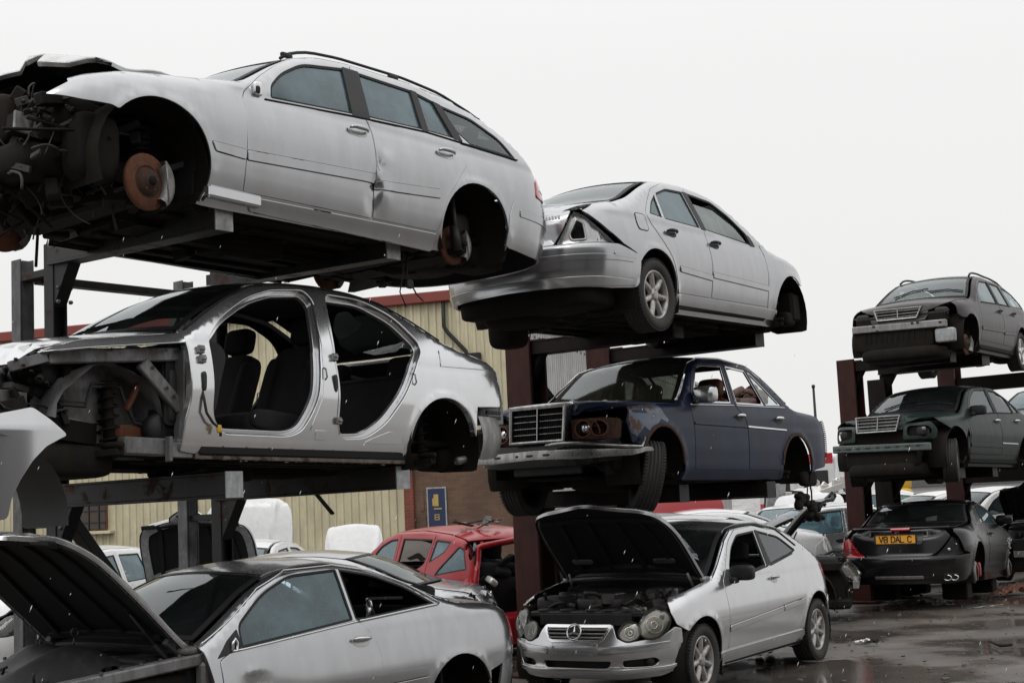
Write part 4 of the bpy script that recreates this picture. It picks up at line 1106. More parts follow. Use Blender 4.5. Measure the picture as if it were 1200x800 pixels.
    h.mi = 1; h.slab((.755, .872, .375), (.03, .025, .05), .5)
    h.build('wiring', [M['wire'], M['yellow']], root)
    rs = MB(); rs.slab((1.17, .585, .60), (.03, .05, .26), .5, Euler((0, -.5, 0))); rs.slab((1.16, .55, .36), (.28, .03, .09), .6); rs.slab((1.30, .475, .46), (.10, .02, .10), .6)
    rs.build('rust_patch', M['rust'], root)
    engine_bay(root, 9, 1.60, 2.02, .72, False, ('oily', 'plastic', 'grime'), 90, False, False); 
    lb = MB(); rn = random.Random(3)
    lb.slab((1.98, 0, .58), (.10, .9, .30), .4); lb.slab((1.80, .30, .62), (.2, .2, .2), .4)
    for k in range(5): lb.bar((1.70 + .05 * k, .50, .60 + .035 * k), (1.80 + .05 * k, .62, .62 + .03 * k), .02, .012)
    lb.build('lamp_mounting', M['plastic'], root)
    underbody(root, 1.95, -2.1, 7)
    liner(B, root, -1.38, .32, .365, .84, .42)
    ub = MB(); ub.box((1.35, 0, .24), (1.3, 1.1, .05), ch=.02); ub.slab((1.62, .35, .18), (.7, .5, .2), .4); ub.build('undertray', M['grime'], root)
    # rear corner without its bumper: bare end panel and curved heat shield
    e = MB(); e.box((-2.10, .62, .60), (.34, .10, .15), ch=.01); e.mi = 2
    for z in (.62, .58): e.box((-2.14, .675, z), (.17, .01, .025), ch=.003)
    e.slab((-1.96, .672, .60), (.05, .03, .12), .5); e.mi = 0
    e.bar((-1.75, .60, .62), (-2.3, .60, .58), .05, .04); e.mi = 1
    P = []
    for i in range(13):
        t = i / 12; x = -1.80 - .47 * t
        P.append([(x - .02 * math.sin(3 * v), .80 - .22 * t ** 2.5 + .03 * math.sin(math.pi * v), .57 - .33 * v + .10 * t * t * v) for v in np.linspace(0, 1, 8)])
    e.sheet(P)
    e.bar((-1.92, .60, .38), (-2.2, .55, .40), .22, .20, .03)
    e.tube([(-1.95, .66, .285), (-1.80, .68, .25), (-1.68, .68, .235)], [.03, .034, .030], 12)
    e.build('rear_end_metal', [M['primer'], M['steel'], M['ink']], root)
    cabin(B, root, shelf=False, rear=False); bench(root, z=.17)
    ps = MB(); ps.box((-1.57, 0, .86), (.50, 1.2, .03), ch=.01); ps.build('parcel_shelf', M['inner'], root)
    hl = MB()
    for sg in (1, -1): hl.box((-.22, sg * .70, .60), (.10, .05, .58), Euler((0, .1, 0)), .02)
    hl.build('pillar_trim', M['inner'], root)
    return root
car_saloon_open()

# ------------------------------------------------------------------ silver coupe standing under the near rack
def car_coupe():
    root = root_at('coupe_car', 'c3', 'silver two door coupe with its black bonnet up, bottom left under the galvanised rack', 'coupe')
    B = Body(2.18, -2.32, .87, [(2.18, .68), (2.05, .76), (1.7, .86), (1.3, .92), (1.03, .955), (.75, 1.115), (.50, 1.25), (.26, 1.345), (.0, 1.385), (-.3, 1.392), (-.62, 1.345), (-.95, 1.235), (-1.25, 1.105), (-1.5, 1.04), (-1.8, 1.015), (-2.1, .99), (-2.25, .95), (-2.32, .91)],
             belt=.93, tum=.50, arches=((-1.34, .31, .37),), flare=.012, ar=.72, nr=3.0, bumps=((.62, .70, .10, .05, .022), (.52, .60, .22, .10, .012), (.66, .76, .05, .03, -.012)),
             drear=((0, .1), (.3, .04), (.45, 0), (.6, .01), (.8, .02), (.95, .07), (1, .10)))
    fw = fillet([(.70, .915), (.685, 1.055), (.40, 1.235), (.11, 1.335), (-.34, 1.35), (-.325, 1.0)], [.02, .06, .1, .06, .02, .02])
    rw = fillet([(-.36, 1.35), (-.66, 1.295), (-.95, 1.19), (-1.20, 1.045), (-.42, .995), (-.345, 1.0)], [.02, .06, .06, .02, .02, .02])
    dr = fillet([(.88, .24), (.89, .86), (.78, .905), (.30, .94), (-.37, .985), (-.44, .93), (-.50, .80), (-.52, .55), (-.50, .24)], [.02, .03, .02, .05, .02, .1, .1, .1, .03])
    sp = dict(paint='silver', xa=1.0, xq=-2.22, af=(1.36, .31, .37), ar=(-1.34, .31, .37), sill=(.15, .235), xd=.88, grid=.045,
              qrear=[(-2.30, .90), (-2.29, .62), (-2.0, .60), (-1.68, .52)],
              doors=[dict(poly=dr, name='door', win=[], handle=(-.335, .865), hmat='badge', hang=.04, strips=[([(.80, .50), (-.48, .545), (-.48, .50), (.80, .455)], 'silver')])],
              qwin=[(fw, dict(L='g_side', R='g_clear')), (rw, dict(L=None, R='g_clear'))],
              tops=dict(roof=(-.62, .30, .03, -.10, .08), screen=((.28, .98, .035, .07, .14), 'g_dark'), rear=((-1.50, -.64, .06, -.08, -.10), 'g_clear'), cowl=(.99, 1.06, .05, .14, .14), boot=(-2.27, -1.54, .03, 0, -.08)),
              strips=[([(-.55, .545), (-.98, .555), (-.98, .51), (-.55, .50)], 'silver')])
    sides(B, root, sp); roofs(B, root, dict(sp, paint='silver_dirty'))
    for kd in 'LR':
        t = MB(); t.tube(lineon(B, kd, [(.74, .905), (-.37, .99)], .006), .008, 6); t.tube(lineon(B, kd, [(-.37, .99), (-1.22, 1.042)], .006), .009, 6)
        t.tube(lineon(B, kd, [(.98, .965), (.72, 1.095), (.42, 1.262), (.12, 1.362), (-.32, 1.372), (-.66, 1.315), (-.96, 1.208), (-1.24, 1.05)], .002), .006, 6)
        t.build('window_trim', M['badge'], root)
    # mirror triangle with the stub left by the lost mirror
    r = Raw(); panel(r, B, 'L', fillet([(.90, .875), (.70, .915), (.70, 1.03), (.80, .97)], .008), off=.004, th=.01, inner=None); tr = r.mk('mirror_bracket', M['plastic'], root)
    m = MB(); c = B.pt('L', .765, .932, .012); m.tube([c + Vector(p) for p in ((.02, 0, -.03), (-.02, 0, -.03), (-.022, 0, .02), (-.005, 0, .045), (.012, 0, .02), (.02, 0, -.03))], .010, 7); m.build('stub', M['badge'], tr)
    # rear bumper with the quarter cut away
    half = B.s_of_x(-1.70)
    r = Raw(); panel(r, B, 'B', fillet([(-half, .6), (0, .62), (half - .16, .61), (half - .13, .30), (half - .3, .22), (-half, .2)], .03), off=-.008, th=.02); r.mk('rear_bumper', [M['silver_dirty'], M['inner']], root)
    r = Raw(); panel(r, B, 'B', fillet([(.60, .44), (.80, .45), (.80, .34), (.60, .33)], .02), off=.0, th=.02, inner=None); r.mk('bumper_slot', M['plastic'], root)
    r = Raw(); panel(r, B, 'B', fillet([(-.55, .62), (.55, .62), (.55, .93), (-.55, .93)], .03), off=.0, th=.02); r.mk('boot_panel', [M['silver'], M['inner']], root)
    for sg in (1, -1):
        r = Raw(); panel(r, B, 'B', fillet([(sg * .57, .64), (sg * .57, .86), (sg * .74, .88), (sg * .86, .74), (sg * .80, .66)], .02), off=.004, th=.02, inner=None); r.mk('tail_lamp', M['lamp_red'], root)
    hinge = (1.03, 0, .955)
    o = openhood(B, root, (1.03, 1.93, .02, .0, .10), hinge, 49, 'silver_dirty', 'inner', stretch=1.28)
    for sg in (1, -1):
        e = MB()                                          # bright folded edge with its bolts
        P = [B.pt('T', x, sg * (B.ye(x) - .035), -.03) - Vector(hinge) for x in np.linspace(1.06, 1.92, 14)]; P = [Vector((p.x * 1.28, p.y, p.z)) for p in P]
        for a, b in zip(P[:-1], P[1:]): e.bar(a, b, .045, .012, .003)
        e.mi = 1
        for k in range(9):
            p = P[1 + k]; e.lathe([(0, -.012), (.010, -.010), (.010, 0)], 8, p, 'z')
        e.build('folded_edge', [M['galv'], M['ink']], o)
    g_ = MB(); g_.tube([(1.02, .60, .78), (1.30, .50, 1.17)], .010, 8); g_.tube([(1.02, .60, .78), (1.16, .55, .98)], .016, 8); 
    g_.mi = 1; g_.slab((1.02, .60, .785), (.04, .04, .05), .6)
    g_.build('gas_strut', [M['plastic'], M['red']], root)
    engine_bay(root, 21, 1.02, 2.05, .86, True, ('oily', 'plastic', 'plastic'), 120)
    cv = MB(); P = []
    for i in range(12):                                  # crumpled black sheet thrown over the engine
        x = 1.25 + .75 * i / 11
        P.append([(x + .02 * math.sin(9 * y), y, 1.02 - .5 * abs(x - 1.5) - .5 * (y - .05) ** 2 + .03 * math.sin(11 * y + 7 * x)) for y in np.linspace(-.45, .52, 14)])
    cv.sheet(P); cv.build('engine_cover', M['plastic'], root)
    n = MB()
    for sg in (1, -1):
        n.bar((.92, sg * .72, .88), (1.95, sg * .64, .80), .10, .07, .01); n.box((.95, sg * .755, .55), (.10, .08, .62), ch=.02); n.bar((1.0, sg * .62, .90), (1.12, sg * .60, 1.0), .05, .05)
        n.slab((1.0, sg * .68, .93), (.14, .12, .05), .5); n.mi = 1
        for k in range(5): n.lathe([(0, .04), (.012, .036), (.012, 0)], 8, (1.1 + .14 * k, sg * .70, .88 - .01 * k), 'z')
        n.mi = 0
    n.build('wing_rail', [M['primer'], M['ink']], root)
    m = MB(); m.tube([(1.5, .2, .98), (1.48, .2, 1.05)], .008, 6); m.tube([Vector((1.48 + .025 * math.cos(a), .2, 1.075 + .025 * math.sin(a))) for a in np.linspace(0, 2 * math.pi, 15)], .007, 6, False); m.build('dipstick', M['wire'], root)
    underbody(root, 1.95, -2.0, 12); liner(B, root, -1.34, .31, .37, .84, .45)
    wheel(root, (-1.34, -.74, .30), -1, .30); brake(root, (-1.34, .72, .27), 1, .14)
    cabin(B, root, xdash=.64)
    b = MB(); b.tube([(-.62, .60, .95), (-.66, .61, 1.06), (-.63, .61, 1.12), (-.69, .61, 1.0)], .015, 6); b.slab((-.66, .60, 1.05), (.06, .02, .12), .6); b.build('belt_fitting', M['badge'], root)
    return root
car_coupe()
# ------------------------------------------------------------------ shared saloon / estate outline
def spec203(paint, glassL='g_side', glassR='g_side', fgl=None, rgl=None, arch=(1.38, -1.34), estate=False, hmat='plastic', grid=.05, strips=True):
    fa, ra = arch
    gl = dict(L=glassL, R=glassR)
    fw = fillet([(.66, .925), (.62, 1.045), (.40, 1.205), (.14, 1.32), (-.30, 1.345), (-.27, .975)], [.02, .04, .06, .06, .02, .02])
    if estate:
        rw = [fillet([(-.40, 1.345), (-.92, 1.34), (-.98, 1.0), (-.36, .98)], .025)]
        rd = fillet([(-.33, .345), (-.33, .93), (-.345, 1.385), (-.99, 1.385), (-1.06, 1.0), (-1.12, .88), (-1.0, .58), (-.95, .345)], [.02, .05, .04, .05, .05, .1, .08, .03])
        qw = [(fillet([(-1.06, 1.335), (-1.70, 1.27), (-1.95, 1.03), (-1.13, 1.005)], [.03, .08, .04, .03]), gl)]
    else:
        rw = [fillet([(-.40, 1.345), (-.72, 1.33), (-.97, 1.25), (-1.03, .99), (-.375, .98)], [.02, .05, .03, .02, .02]),
              fillet([(-1.0, 1.235), (-1.16, 1.13), (-1.28, 1.01), (-1.06, .995)], [.03, .04, .02, .02])]
        rd = fillet([(-.33, .345), (-.33, .93), (-.345, 1.385), (-.74, 1.38), (-1.02, 1.285), (-1.23, 1.12), (-1.36, 1.0), (-1.30, .90), (-1.05, .62), (-.95, .345)], [.02, .05, .04, .05, .06, .06, .05, .06, .08, .03])
        qw = []
    fd = fillet([(.845, .345), (.85, .85), (.80, .95), (.63, 1.09), (.40, 1.255), (.14, 1.365), (-.335, 1.39), (-.32, .93), (-.32, .345)], [.02, .05, .03, .05, .05, .05, .03, .05, .02])
    sp = dict(paint=paint, xa=.97, xq=-2.2, af=(fa, .325, .365), ar=(ra, .325, .365), sill=(.17, .335), xd=.845, grid=grid,
              qrear=[(-2.30, .96), (-2.31, .68), (-2.0, .665), (ra - .33, .55)],
              doors=[dict(poly=fd, name='front_door', win=[(fw, fgl if fgl is not None else gl)], handle=(-.20, .845), hmat=hmat),
                     dict(poly=rd, name='rear_door', win=[(w, rgl if rgl is not None else gl) for w in rw], handle=(-1.0, .865), hmat=hmat)],
              qwin=qw,
              wing=fillet([(.855, .345), (.86, .85), (.81, .955), (.97, .962), (1.25, .922), (1.6, .876), (1.78, .845), (1.80, .66), (fa + .32, .62)] + arc(fa, .325, .365, 54, 196, 22) + [(1.04, .22)], .012))
    if strips:
        for d, a, b in ((sp['doors'][0], .84, -.315), (sp['doors'][1], -.335, -.93)):
            d['strips'] = [([(a, .545), (b, .575), (b, .53), (a, .50)], paint)]
    return sp
TOPS203 = dict(roof=(-.90, .32, .03, -.12, .08), screen=((.30, .95, .035, .07, .14), 'g_clear'), rear=((-1.66, -.92, .05, -.10, -.12), 'g_clear'), cowl=(.96, 1.03, .04, .14, .14), boot=(-2.30, -1.70, .03, 0, -.12))

def Fp(B, root, name, poly, mat, off=.0, mirror=False, parent=None, **kw):
    o = None
    for sg in ((1, -1) if mirror else (1,)):
        r = Raw(); panel(r, B, kw.get('kind', 'F'), [(sg * a, b) for a, b in poly], off=off, **{k: v for k, v in kw.items() if k != 'kind'})
        o = r.mk(name, [M[mat], M['inner']], parent or root)
    return o
def sigma(B, x): return float(B.S - B.s_of_x(x))
def sym(half): return half + [(-a, b) for a, b in half[::-1] if abs(a) > 1e-6]

# ------------------------------------------------------------------ silver saloon on top of the middle rack, tail towards the camera
def car_saloon_tail():
    root = root_at('saloon_car', 'c4', 'silver saloon car with one tail lamp missing, topmost on the middle maroon rack', 'saloon car')
    B = Body(2.14, -2.40, .864, W203TOP, belt=.95, tum=.44, arches=((1.38, .325, .365), (-1.34, .325, .365)), flare=.012, ar=.72, nr=3.1,
             drear=((0, .14), (.30, .07), (.36, .03), (.40, .0), (.46, .005), (.56, .0), (.655, .0), (.67, .05), (.75, .06), (.92, .08), (1., .13)))
    sp = spec203('silver', 'g_clear', 'g_side', fgl=dict(L='g_clear', R=None), arch=(1.38, -1.34), grid=.045)
    sp['qrear'] = [(-2.22, .95), (-2.02, .78), (-1.86, .68), (-1.67, .62)]
    sp['xq'] = -2.12
    sides(B, root, sp); roofs(B, root, dict(sp, tops=dict(TOPS203, hood=(1.03, 1.9, .01, .14, .1))))
    half = B.s_of_x(-1.665)
    bp = sym([(0, .66), (.62, .66), (half - .28, .665), (half + .02, .60), (half + .04, .36), (half - .05, .33), (half - .35, .31), (.7, .32), (0, .335)])
    r = Raw(); panel(r, B, 'B', fillet(bp, .02), off=.006, th=.02, grid=.05); bo = r.mk('rear_bumper', [M['silver'], M['inner']], root)
    r = Raw(); panel(r, B, 'B', fillet(sym([(0, .575), (half - .08, .575), (half - .08, .535), (0, .53)]), .015), off=.016, th=.012, bev=.007, inner=None); r.mk('bumper_strip', M['silver'], bo)
    r = Raw(); panel(r, B, 'B', fillet(sym([(0, .535), (half - .06, .535), (half - .05, .405), (half - .4, .40), (.5, .405), (0, .41)]), .02), off=.009, th=.012, bev=.005, inner=None); r.mk('bumper_lower', M['silver'], bo)
    r = Raw(); panel(r, B, 'B', fillet(sym([(0, .40), (half - .5, .395), (half - .08, .385), (half - .05, .35), (half - .4, .325), (.6, .335), (0, .35)]), .015), off=.018, th=.02, bev=.010, inner=None); r.mk('bumper_lip', M['silver'], bo)
    # boot face, one lamp, and the bare lamp aperture on the other corner
    r = Raw(); panel(r, B, 'B', fillet(sym([(0, .675), (.46, .675), (.55, .80), (.63, .955), (.40, .985), (0, .99)]), .02), off=.0, th=.03, grid=.05); bl = r.mk('boot_panel', [M['silver'], M['inner']], root)
    r = Raw(); panel(r, B, 'B', fillet([(-.30, .84), (.30, .84), (.30, .71), (-.30, .71)], .02), off=.004, th=.006, inner=None); r.mk('plate_recess', M['silver_dirty'], bl)
    m = MB()
    for k, u in enumerate((-.52, -.49, -.46, -.43, -.40)): m.box(B.pt('B', u, .90, .006), (.006, .018, .026 if k % 2 else .032), ch=.001)
    m.build('badge', M['badge'], bl)
    lamp = fillet([(.49, .675), (.57, .80), (.66, .945), (.76, .90), (.94, .74), (1.02, .675)], .02)
    r = Raw(); panel(r, B, 'B', lamp, off=.004, th=.03, inner=None); r.mk('tail_lamp', M['lamp_red'], root)
    hole = [(-a, b) for a, b in lamp]; innr = [(-.68, .885), (-.75, .85), (-.76, .71), (-.62, .71), (-.60, .76)]
    r = Raw(); panel(r, B, 'B', hole, [fillet(innr, .02)], off=-.045, th=.03, grid=.04, relief=lambda U: .018 * np.sin(U[:, 0] * 38) * np.sin(U[:, 1] * 31)); a = r.mk('lamp_aperture', [M['silver_dirty'], M['inner']], root)
    t = MB(); P = lineon(B, 'B', hole + [hole[0]], -.004); Q = lineon(B, 'B', hole + [hole[0]], -.048); t.sheet([[p, q] for p, q in zip(P, Q)])
    t.tube(lineon(B, 'B', fillet(innr, .02) + [innr[0]], -.043), .010, 6, False)
    for u, z in ((-.90, .715), (-.86, .705), (-.64, .82)): t.lathe([(.0, .012), (.016, .010), (.02, 0)], 10, B.pt('B', u, z, -.05), 'x')
    t.build('flange', M['silver_dirty'], a)
    d = Raw(); panel(d, B, 'B', offset(fillet(innr, .02), .03), off=-.12, sheet=True); d.mk('boot_interior', M['inner'], root)
    # fuel flap
    r = Raw(); panel(r, B, 'R', fillet([(-1.40, .98), (-1.56, .98), (-1.56, .84), (-1.40, .84)], .035), off=.002, th=.004, bev=.003, inner=None); r.mk('fuel_flap', M['silver'], root)
    t = MB(); pp = fillet([(-1.395, .985), (-1.565, .985), (-1.565, .835), (-1.395, .835)], .04); t.tube(lineon(B, 'R', pp + [pp[0]], -.0005), .0035, 5, False); t.build('flap_gap', M['ink'], root)
    for kd in 'LR':
        r = Raw(); panel(r, B, kd, fillet([(-.305, 1.345), (-.395, 1.345), (-.37, .975), (-.275, .97)], .01), off=.004, th=.006, inner=None); r.mk('pillar_cover', M['plastic'], root)
        r = Raw(); panel(r, B, kd, fillet([(.70, .92), (.60, .92), (.58, 1.04), (.64, 1.02)], .01), off=.006, th=.02, inner=None); r.mk('mirror_bracket', M['plastic'], root)
        strip(B, kd, [(-1.72, .60), (-2.0, .60), (-2.0, .565), (-1.72, .565)], root, 'silver', off=.018)
        s = Raw(); panel(s, B, kd, fillet([(-.96, .335), (1.03, .325), (1.0, .235), (-.98, .225)], .02), off=.012, th=.02, bev=.008, inner=None); s.mk('sill_cover', M['silver'], root)
    underbody(root, 1.9, -2.05, 31); liner(B, root, 1.38, .325, .365, .83, .45); liner(B, root, -1.34, .325, .365, .83, .45)
    m = MB()
    m.slab((-1.95, 0, .28), (.55, 1.35, .22), .35); m.slab((-1.85, .25, .20), (.45, .55, .20), .5); m.slab((-1.60, .55, .12), (.30, .30, .30), .5)
    m.build('rear_silencer', M['grime'], root)
    wheel(root, (-1.335, -.765, .30), -1, .31, .205, 'seven', spin=.55)
    brake(root, (-1.34, .73, .28), 1, .14); brake(root, (1.38, .73, .28), 1, .15)
    fl = MB(); fl.slab((1.52, -.70, .28), (.22, .14, .14), .5); fl.box((1.62, -.66, .40), (.20, .25, .30), ch=.03); fl.slab((1.74, -.55, .25), (.1, .3, .1), .5); fl.build('inner_wing', M['grime'], root)
    cabin(B, root); engine_bay(root, 14, 1.02, 1.85, .78, True, ('grime', 'plastic', 'grime'), 20)
    gp = [(.56, .95), (.42, 1.10), (.12, 1.235), (-.28, 1.25), (-.265, .985)]
    r = Raw(); panel(r, B, 'R', gp, grid=.08, off=-.014, sheet=True); r.mk('lowered_glass', M['g_pale'], root)
    b = MB(); b.slab((-.55, -.1, 1.02), (.25, .3, .22), .7); b.build('deployed_airbag', M['white'], root)
    return root
car_saloon_tail()

# ------------------------------------------------------------------ old dark blue saloon, middle of the middle rack
def car_old_blue():
    root = root_at('saloon_car', 'c5', 'old dark blue saloon car with rusted front wing, chrome grille and chrome mirror', 'saloon car')
    top = [(2.12, .80), (2.0, .835), (1.6, .865), (1.2, .89), (.97, .90), (.72, 1.10), (.47, 1.315), (.25, 1.385), (-.19, 1.405), (-.72, 1.37), (-1.0, 1.235), (-1.34, .975), (-1.5, .92), (-2.0, .885), (-2.2, .85), (-2.34, .78)]
    B = Body(2.12, -2.36, .885, top, af=.75, ar=.62, nf=4.2, nr=3.6, belt=.90, tum=.40, arches=((1.39, .32, .36), (-1.32, .31, .345)), flare=.010, bow=.02,
             prof=[(-.1, .14), (.12, .09), (.2, .045), (.28, .012), (.5, .0), (.70, .002), (.715, .010), (.80, .018), (.90, .055), (2, .055)],
             rt=((-3, .07), (-1.6, .06), (-1.3, .05), (.4, .045), (.8, .05), (1.1, .06), (3, .07)),
             bowx=((-2.4, 0), (-1.6, 0), (-1.4, -.07), (-1.1, -.06), (-.7, 0), (0, 0), (.4, .05), (.95, .10), (1.2, .06), (1.6, 0), (2.3, 0)),
             dfront=((0, .10), (.3, .05), (.42, .03), (.5, .04), (.55, .05), (.75, .05), (.9, .08)),
             drear=((0, .12), (.3, .06), (.45, .02), (.6, .0), (.75, .02), (.9, .06)))
    fw = fillet([(.74, .915), (.40, 1.285), (.30, 1.315), (-.155, 1.335), (-.045, .935)], [.02, .05, .05, .02, .02])
    rw = fillet([(-.235, 1.335), (-.64, 1.31), (-.76, .94), (-.145, .935)], [.02, .02, .015, .02])
    qw = fillet([(-.665, 1.305), (-.74, 1.285), (-1.15, .955), (-.79, .945)], [.01, .03, .02, .015])
    fd = fillet([(.825, .285), (.82, .88), (.44, 1.325), (.30, 1.365), (-.21, 1.375), (-.09, .92), (-.235, .78), (-.235, .285)], [.02, .02, .05, .05, .02, .05, .05, .02])
    rd = fillet([(-.245, .285), (-.245, .78), (-.10, .92), (-.22, 1.375), (-.68, 1.345), (-.80, 1.29), (-1.235, .945), (-1.14, .74), (-.97, .55), (-.90, .285)], [.02, .05, .05, .02, .03, .05, .04, .08, .06, .03])
    sp = dict(paint='blue', xa=.99, xq=-2.12, af=(1.39, .32, .36), ar=(-1.32, .31, .345), sill=(.19, .28), xd=.825, grid=.05,
              qrear=[(-2.25, .84), (-2.27, .40), (-2.05, .33), (-1.80, .30), (-1.68, .27)],
              doors=[dict(poly=fd, name='front_door', win=[(fw, dict(L=None, R='g_clear'))], handle=(-.11, .80), hmat='chrome', trim=[(.80, .89), (-.07, .915)], seal='chrome', strips=[([(.81, .722), (-.225, .716), (-.225, .70), (.81, .706)], 'blue')]),
                     dict(poly=rd, name='rear_door', win=[(rw, dict(L=None, R=None)), (qw, 'g_clear')], handle=(-.95, .80), hmat='chrome', trim=[(-.12, .915), (-1.2, .935)], seal='chrome', strips=[([(-.25, .715), (-1.08, .70), (-1.08, .69), (-.25, .702)], 'chrome')])],
              wing=fillet([(.835, .285), (.83, .885), (.99, .895), (1.3, .872), (1.6, .855), (1.86, .83), (1.90, .70), (1.86, .52), (1.73, .50)] + arc(1.39, .32, .36, 30, 190, 22) + [(1.05, .22)], .012),
              tops=dict(roof=(-.72, .36, .02, -.08, .06), screen=((.36, .96, .03, .05, .10), 'g_moss'), rear=((-1.40, -.74, .05, -.07, -.08), None), cowl=(.97, 1.04, .04, .10, .10), boot=(-2.2, -1.44, .02, 0, -.06)))
    sides(B, root, sp); roofs(B, root, sp)
    t = MB()
    for kd in 'LR':
        t.tube(lineon(B, kd, [(.98, .925), (.74, 1.115), (.48, 1.318), (.26, 1.378), (-.19, 1.398), (-.72, 1.36), (-1.0, 1.228), (-1.32, .985)], .004), .008, 6)
    t.build('roof_gutter', M['chrome'], root)
    mr = MB(); c = B.pt('L', .66, .945, .11); mr.slab(c, (.16, .23, .16), .5); mr.mi = 1; mr.slab(B.pt('L', .68, .915, .03), (.06, .08, .04), .5); mr.build('door_mirror', [M['silver_clean'], M['plastic']], root)
    # rust eating the top of the wing and the arch edges
    f0 = B.chart('L')
    ru = [(1.40, .87), (1.62, .855), (1.86, .825), (1.885, .72), (1.86, .60), (1.80, .57), (1.76, .60), (1.70, .66), (1.64, .62), (1.58, .67), (1.50, .69), (1.42, .735), (1.32, .70), (1.28, .73), (1.36, .79)]
    r = Raw(); panel(r, B, 'L', [(a + rnd.uniform(-.012, .012), b) for a, b in dens(ru, .06)], off=.006, th=.005, inner=None, step=.03); r.mk('rust_patch', M['blue_rust'], root)
    for cx, cz, rr, a0, a1 in ((1.39, .32, .36, 25, 178), (-1.32, .31, .345, 5, 175)):
        A = arc(cx, cz, rr - .012, a0, a1, 30); A2 = [(x + rnd.uniform(-.006, .016), z + rnd.uniform(-.006, .016)) for x, z in arc(cx, cz, rr + .010, a1, a0, 30)]
        r = Raw(); panel(r, B, 'L', A + A2, off=.005, th=.02, inner=None, step=.03); r.mk('arch_edge', M['rust_dark'], root)
    s = MB(); P = [(x, .20 + .02 * math.sin(x * 40) * math.sin(x * 13) - .015) for x in np.linspace(-.55, -1.06, 26)]
    bl = [(-2.24, .86), (-2.27, .70), (-2.26, .52), (-2.24, .40)]
    # rough torn tail edge
    m = MB()
    for k in range(20): m.box(B.pt('L', -2.10 - .006 * (k % 3), .42 + .021 * k, .0), (.03, .03, .012), ch=.003)
    m.build('torn_edge', M['grime'], root)
    # front: chrome shell, fins, lamp cavities, bumper
    gq = [(-.315, .895), (.315, .895), (.30, .552), (-.30, .552)]
    r = MB(); gi = [(-.28, .86), (.28, .86), (.272, .575), (-.272, .575)]
    V = []; F = []
    for x, q in ((2.02, offset(gq, -.0)), (2.125, gq), (2.13, offset(gq, -.012)), (2.125, gi), (2.06, gi)):
        V += [(x - (.03 if z > .7 else 0) * 0 + (z - .55) * -.10, y, z) for y, z in q]
    for i in range(4):
        for j in range(4): F.append((i * 4 + j, i * 4 + (j + 1) % 4, (i + 1) * 4 + (j + 1) % 4, (i + 1) * 4 + j))
    r.add(V, F); ro = r.build('grille_shell', M['chrome_dull'], root)
    fn = MB()
    for z in (.635, .69, .75, .805): fn.bar((2.10 - (z - .55) * .1, -.275, z), (2.10 - (z - .55) * .1, .275, z), .012, .006, .001)
    fn.bar((2.105, 0, .575), (2.08, 0, .86), .03, .012, .003); fn.build('grille_bar', M['chrome_dull'], ro)
    fn = MB()
    for k in range(28): fn.bar((2.07, -.27 + .02 * k, .575), (2.045, -.27 + .02 * k, .86), .02, .005, .001)
    fn.box((2.02, 0, .72), (.02, .56, .30)); fn.build('grille_mesh', M['plastic'], ro)
    Fp(B, root, 'bonnet_lip', sym([(0, .905), (.33, .90), (.33, .88), (0, .885)]), 'chrome', .02, th=.03)
    for sg in (1, -1):
        hole1 = oval(sg * .45, .655, .085, .075, 24); hole2 = oval(sg * .62, .655, .09, .07, 24)
        r = Raw(); panel(r, B, 'F', fillet([(sg * .33, .57), (sg * .33, .76), (sg * .70, .745), (sg * .86, .73), (sg * .84, .56)], .03), [hole1, hole2], off=-.03, th=.02, grid=.04); lo = r.mk('lamp_panel', [M['rust_dark'], M['inner']], root)
        t = MB()
        for hh in (hole1, hole2): t.tube(lineon(B, 'F', hh + [hh[0]], -.026), .009, 6, False)
        t.mi = 1; c = B.pt('F', sg * .455, .66, -.06); t.lathe([(0, .03), (.03, .028), (.045, .0), (.05, -.03)], 14, c, 'x')
        t.mi = 0; t.tube([B.pt('F', sg * .53, .735, -.01), B.pt('F', sg * .60, .72, .02), B.pt('F', sg * .64, .64, .02), B.pt('F', sg * .63, .58, -.01)], .005, 6)
        t.build('lamp_ring', [M['rust'], M['badge']], lo)
        d = Raw(); panel(d, B, 'F', [(sg * .3, .5), (sg * .3, .78), (sg * .9, .78), (sg * .9, .5)], off=-.16, sheet=True); d.mk('lamp_cavity', M['rust_dark'], root)
    Fp(B, root, 'front_valance', sym([(0, .54), (.35, .54), (.80, .56), (.86, .50), (.84, .38), (.5, .34), (0, .34)]), 'black', -.02, th=.02)
    Fp(B, root, 'front_bumper', fillet(sym([(0, .475), (.60, .46), (.90, .455), (1.10, .475), (1.12, .455), (.9, .415), (.5, .405), (0, .415)]), .01), 'chrome_dull', .07, th=.05, bev=.014)
    m = MB()
    for sg, u in ((-1, .42), (-1, .20), (-1, .06), (1, .12)):
        m.slab(B.pt('F', sg * u, .437, .071), (.006, .075 if u != .20 else .03, .022), .6)
    m.build('bumper_slot', M['ink'], root)
    b2 = MB(); b2.tube([B.pt('F', u, .50 + .02 * math.sin(u * 5), .075) for u in np.linspace(.12, .98, 14)] + [B.pt('F', 1.06, .56, .03)], .016, 8); b2.build('bumper_trim', M['chrome_dull'], root)
    openhood(B, root, (1.04, 1.98, .012, .10, .06), (1.04, 0, .90), 2.2, 'blue', 'inner', ribs=False)
    underbody(root, 1.95, -2.1, 41); liner(B, root, 1.39, .32, .36, .84, .42); liner(B, root, -1.32, .31, .345, .84, .45)
    m = MB(); m.slab((1.75, .55, .45), (.3, .25, .35), .5); m.tube([(1.42 + .06 * math.cos(k * .9), .58 + .06 * math.sin(k * .9), .28 + .012 * k) for k in range(34)], .011, 6); m.slab((1.2, .2, .22), (.8, .6, .22), .5); m.build('front_suspension', M['grime'], root)
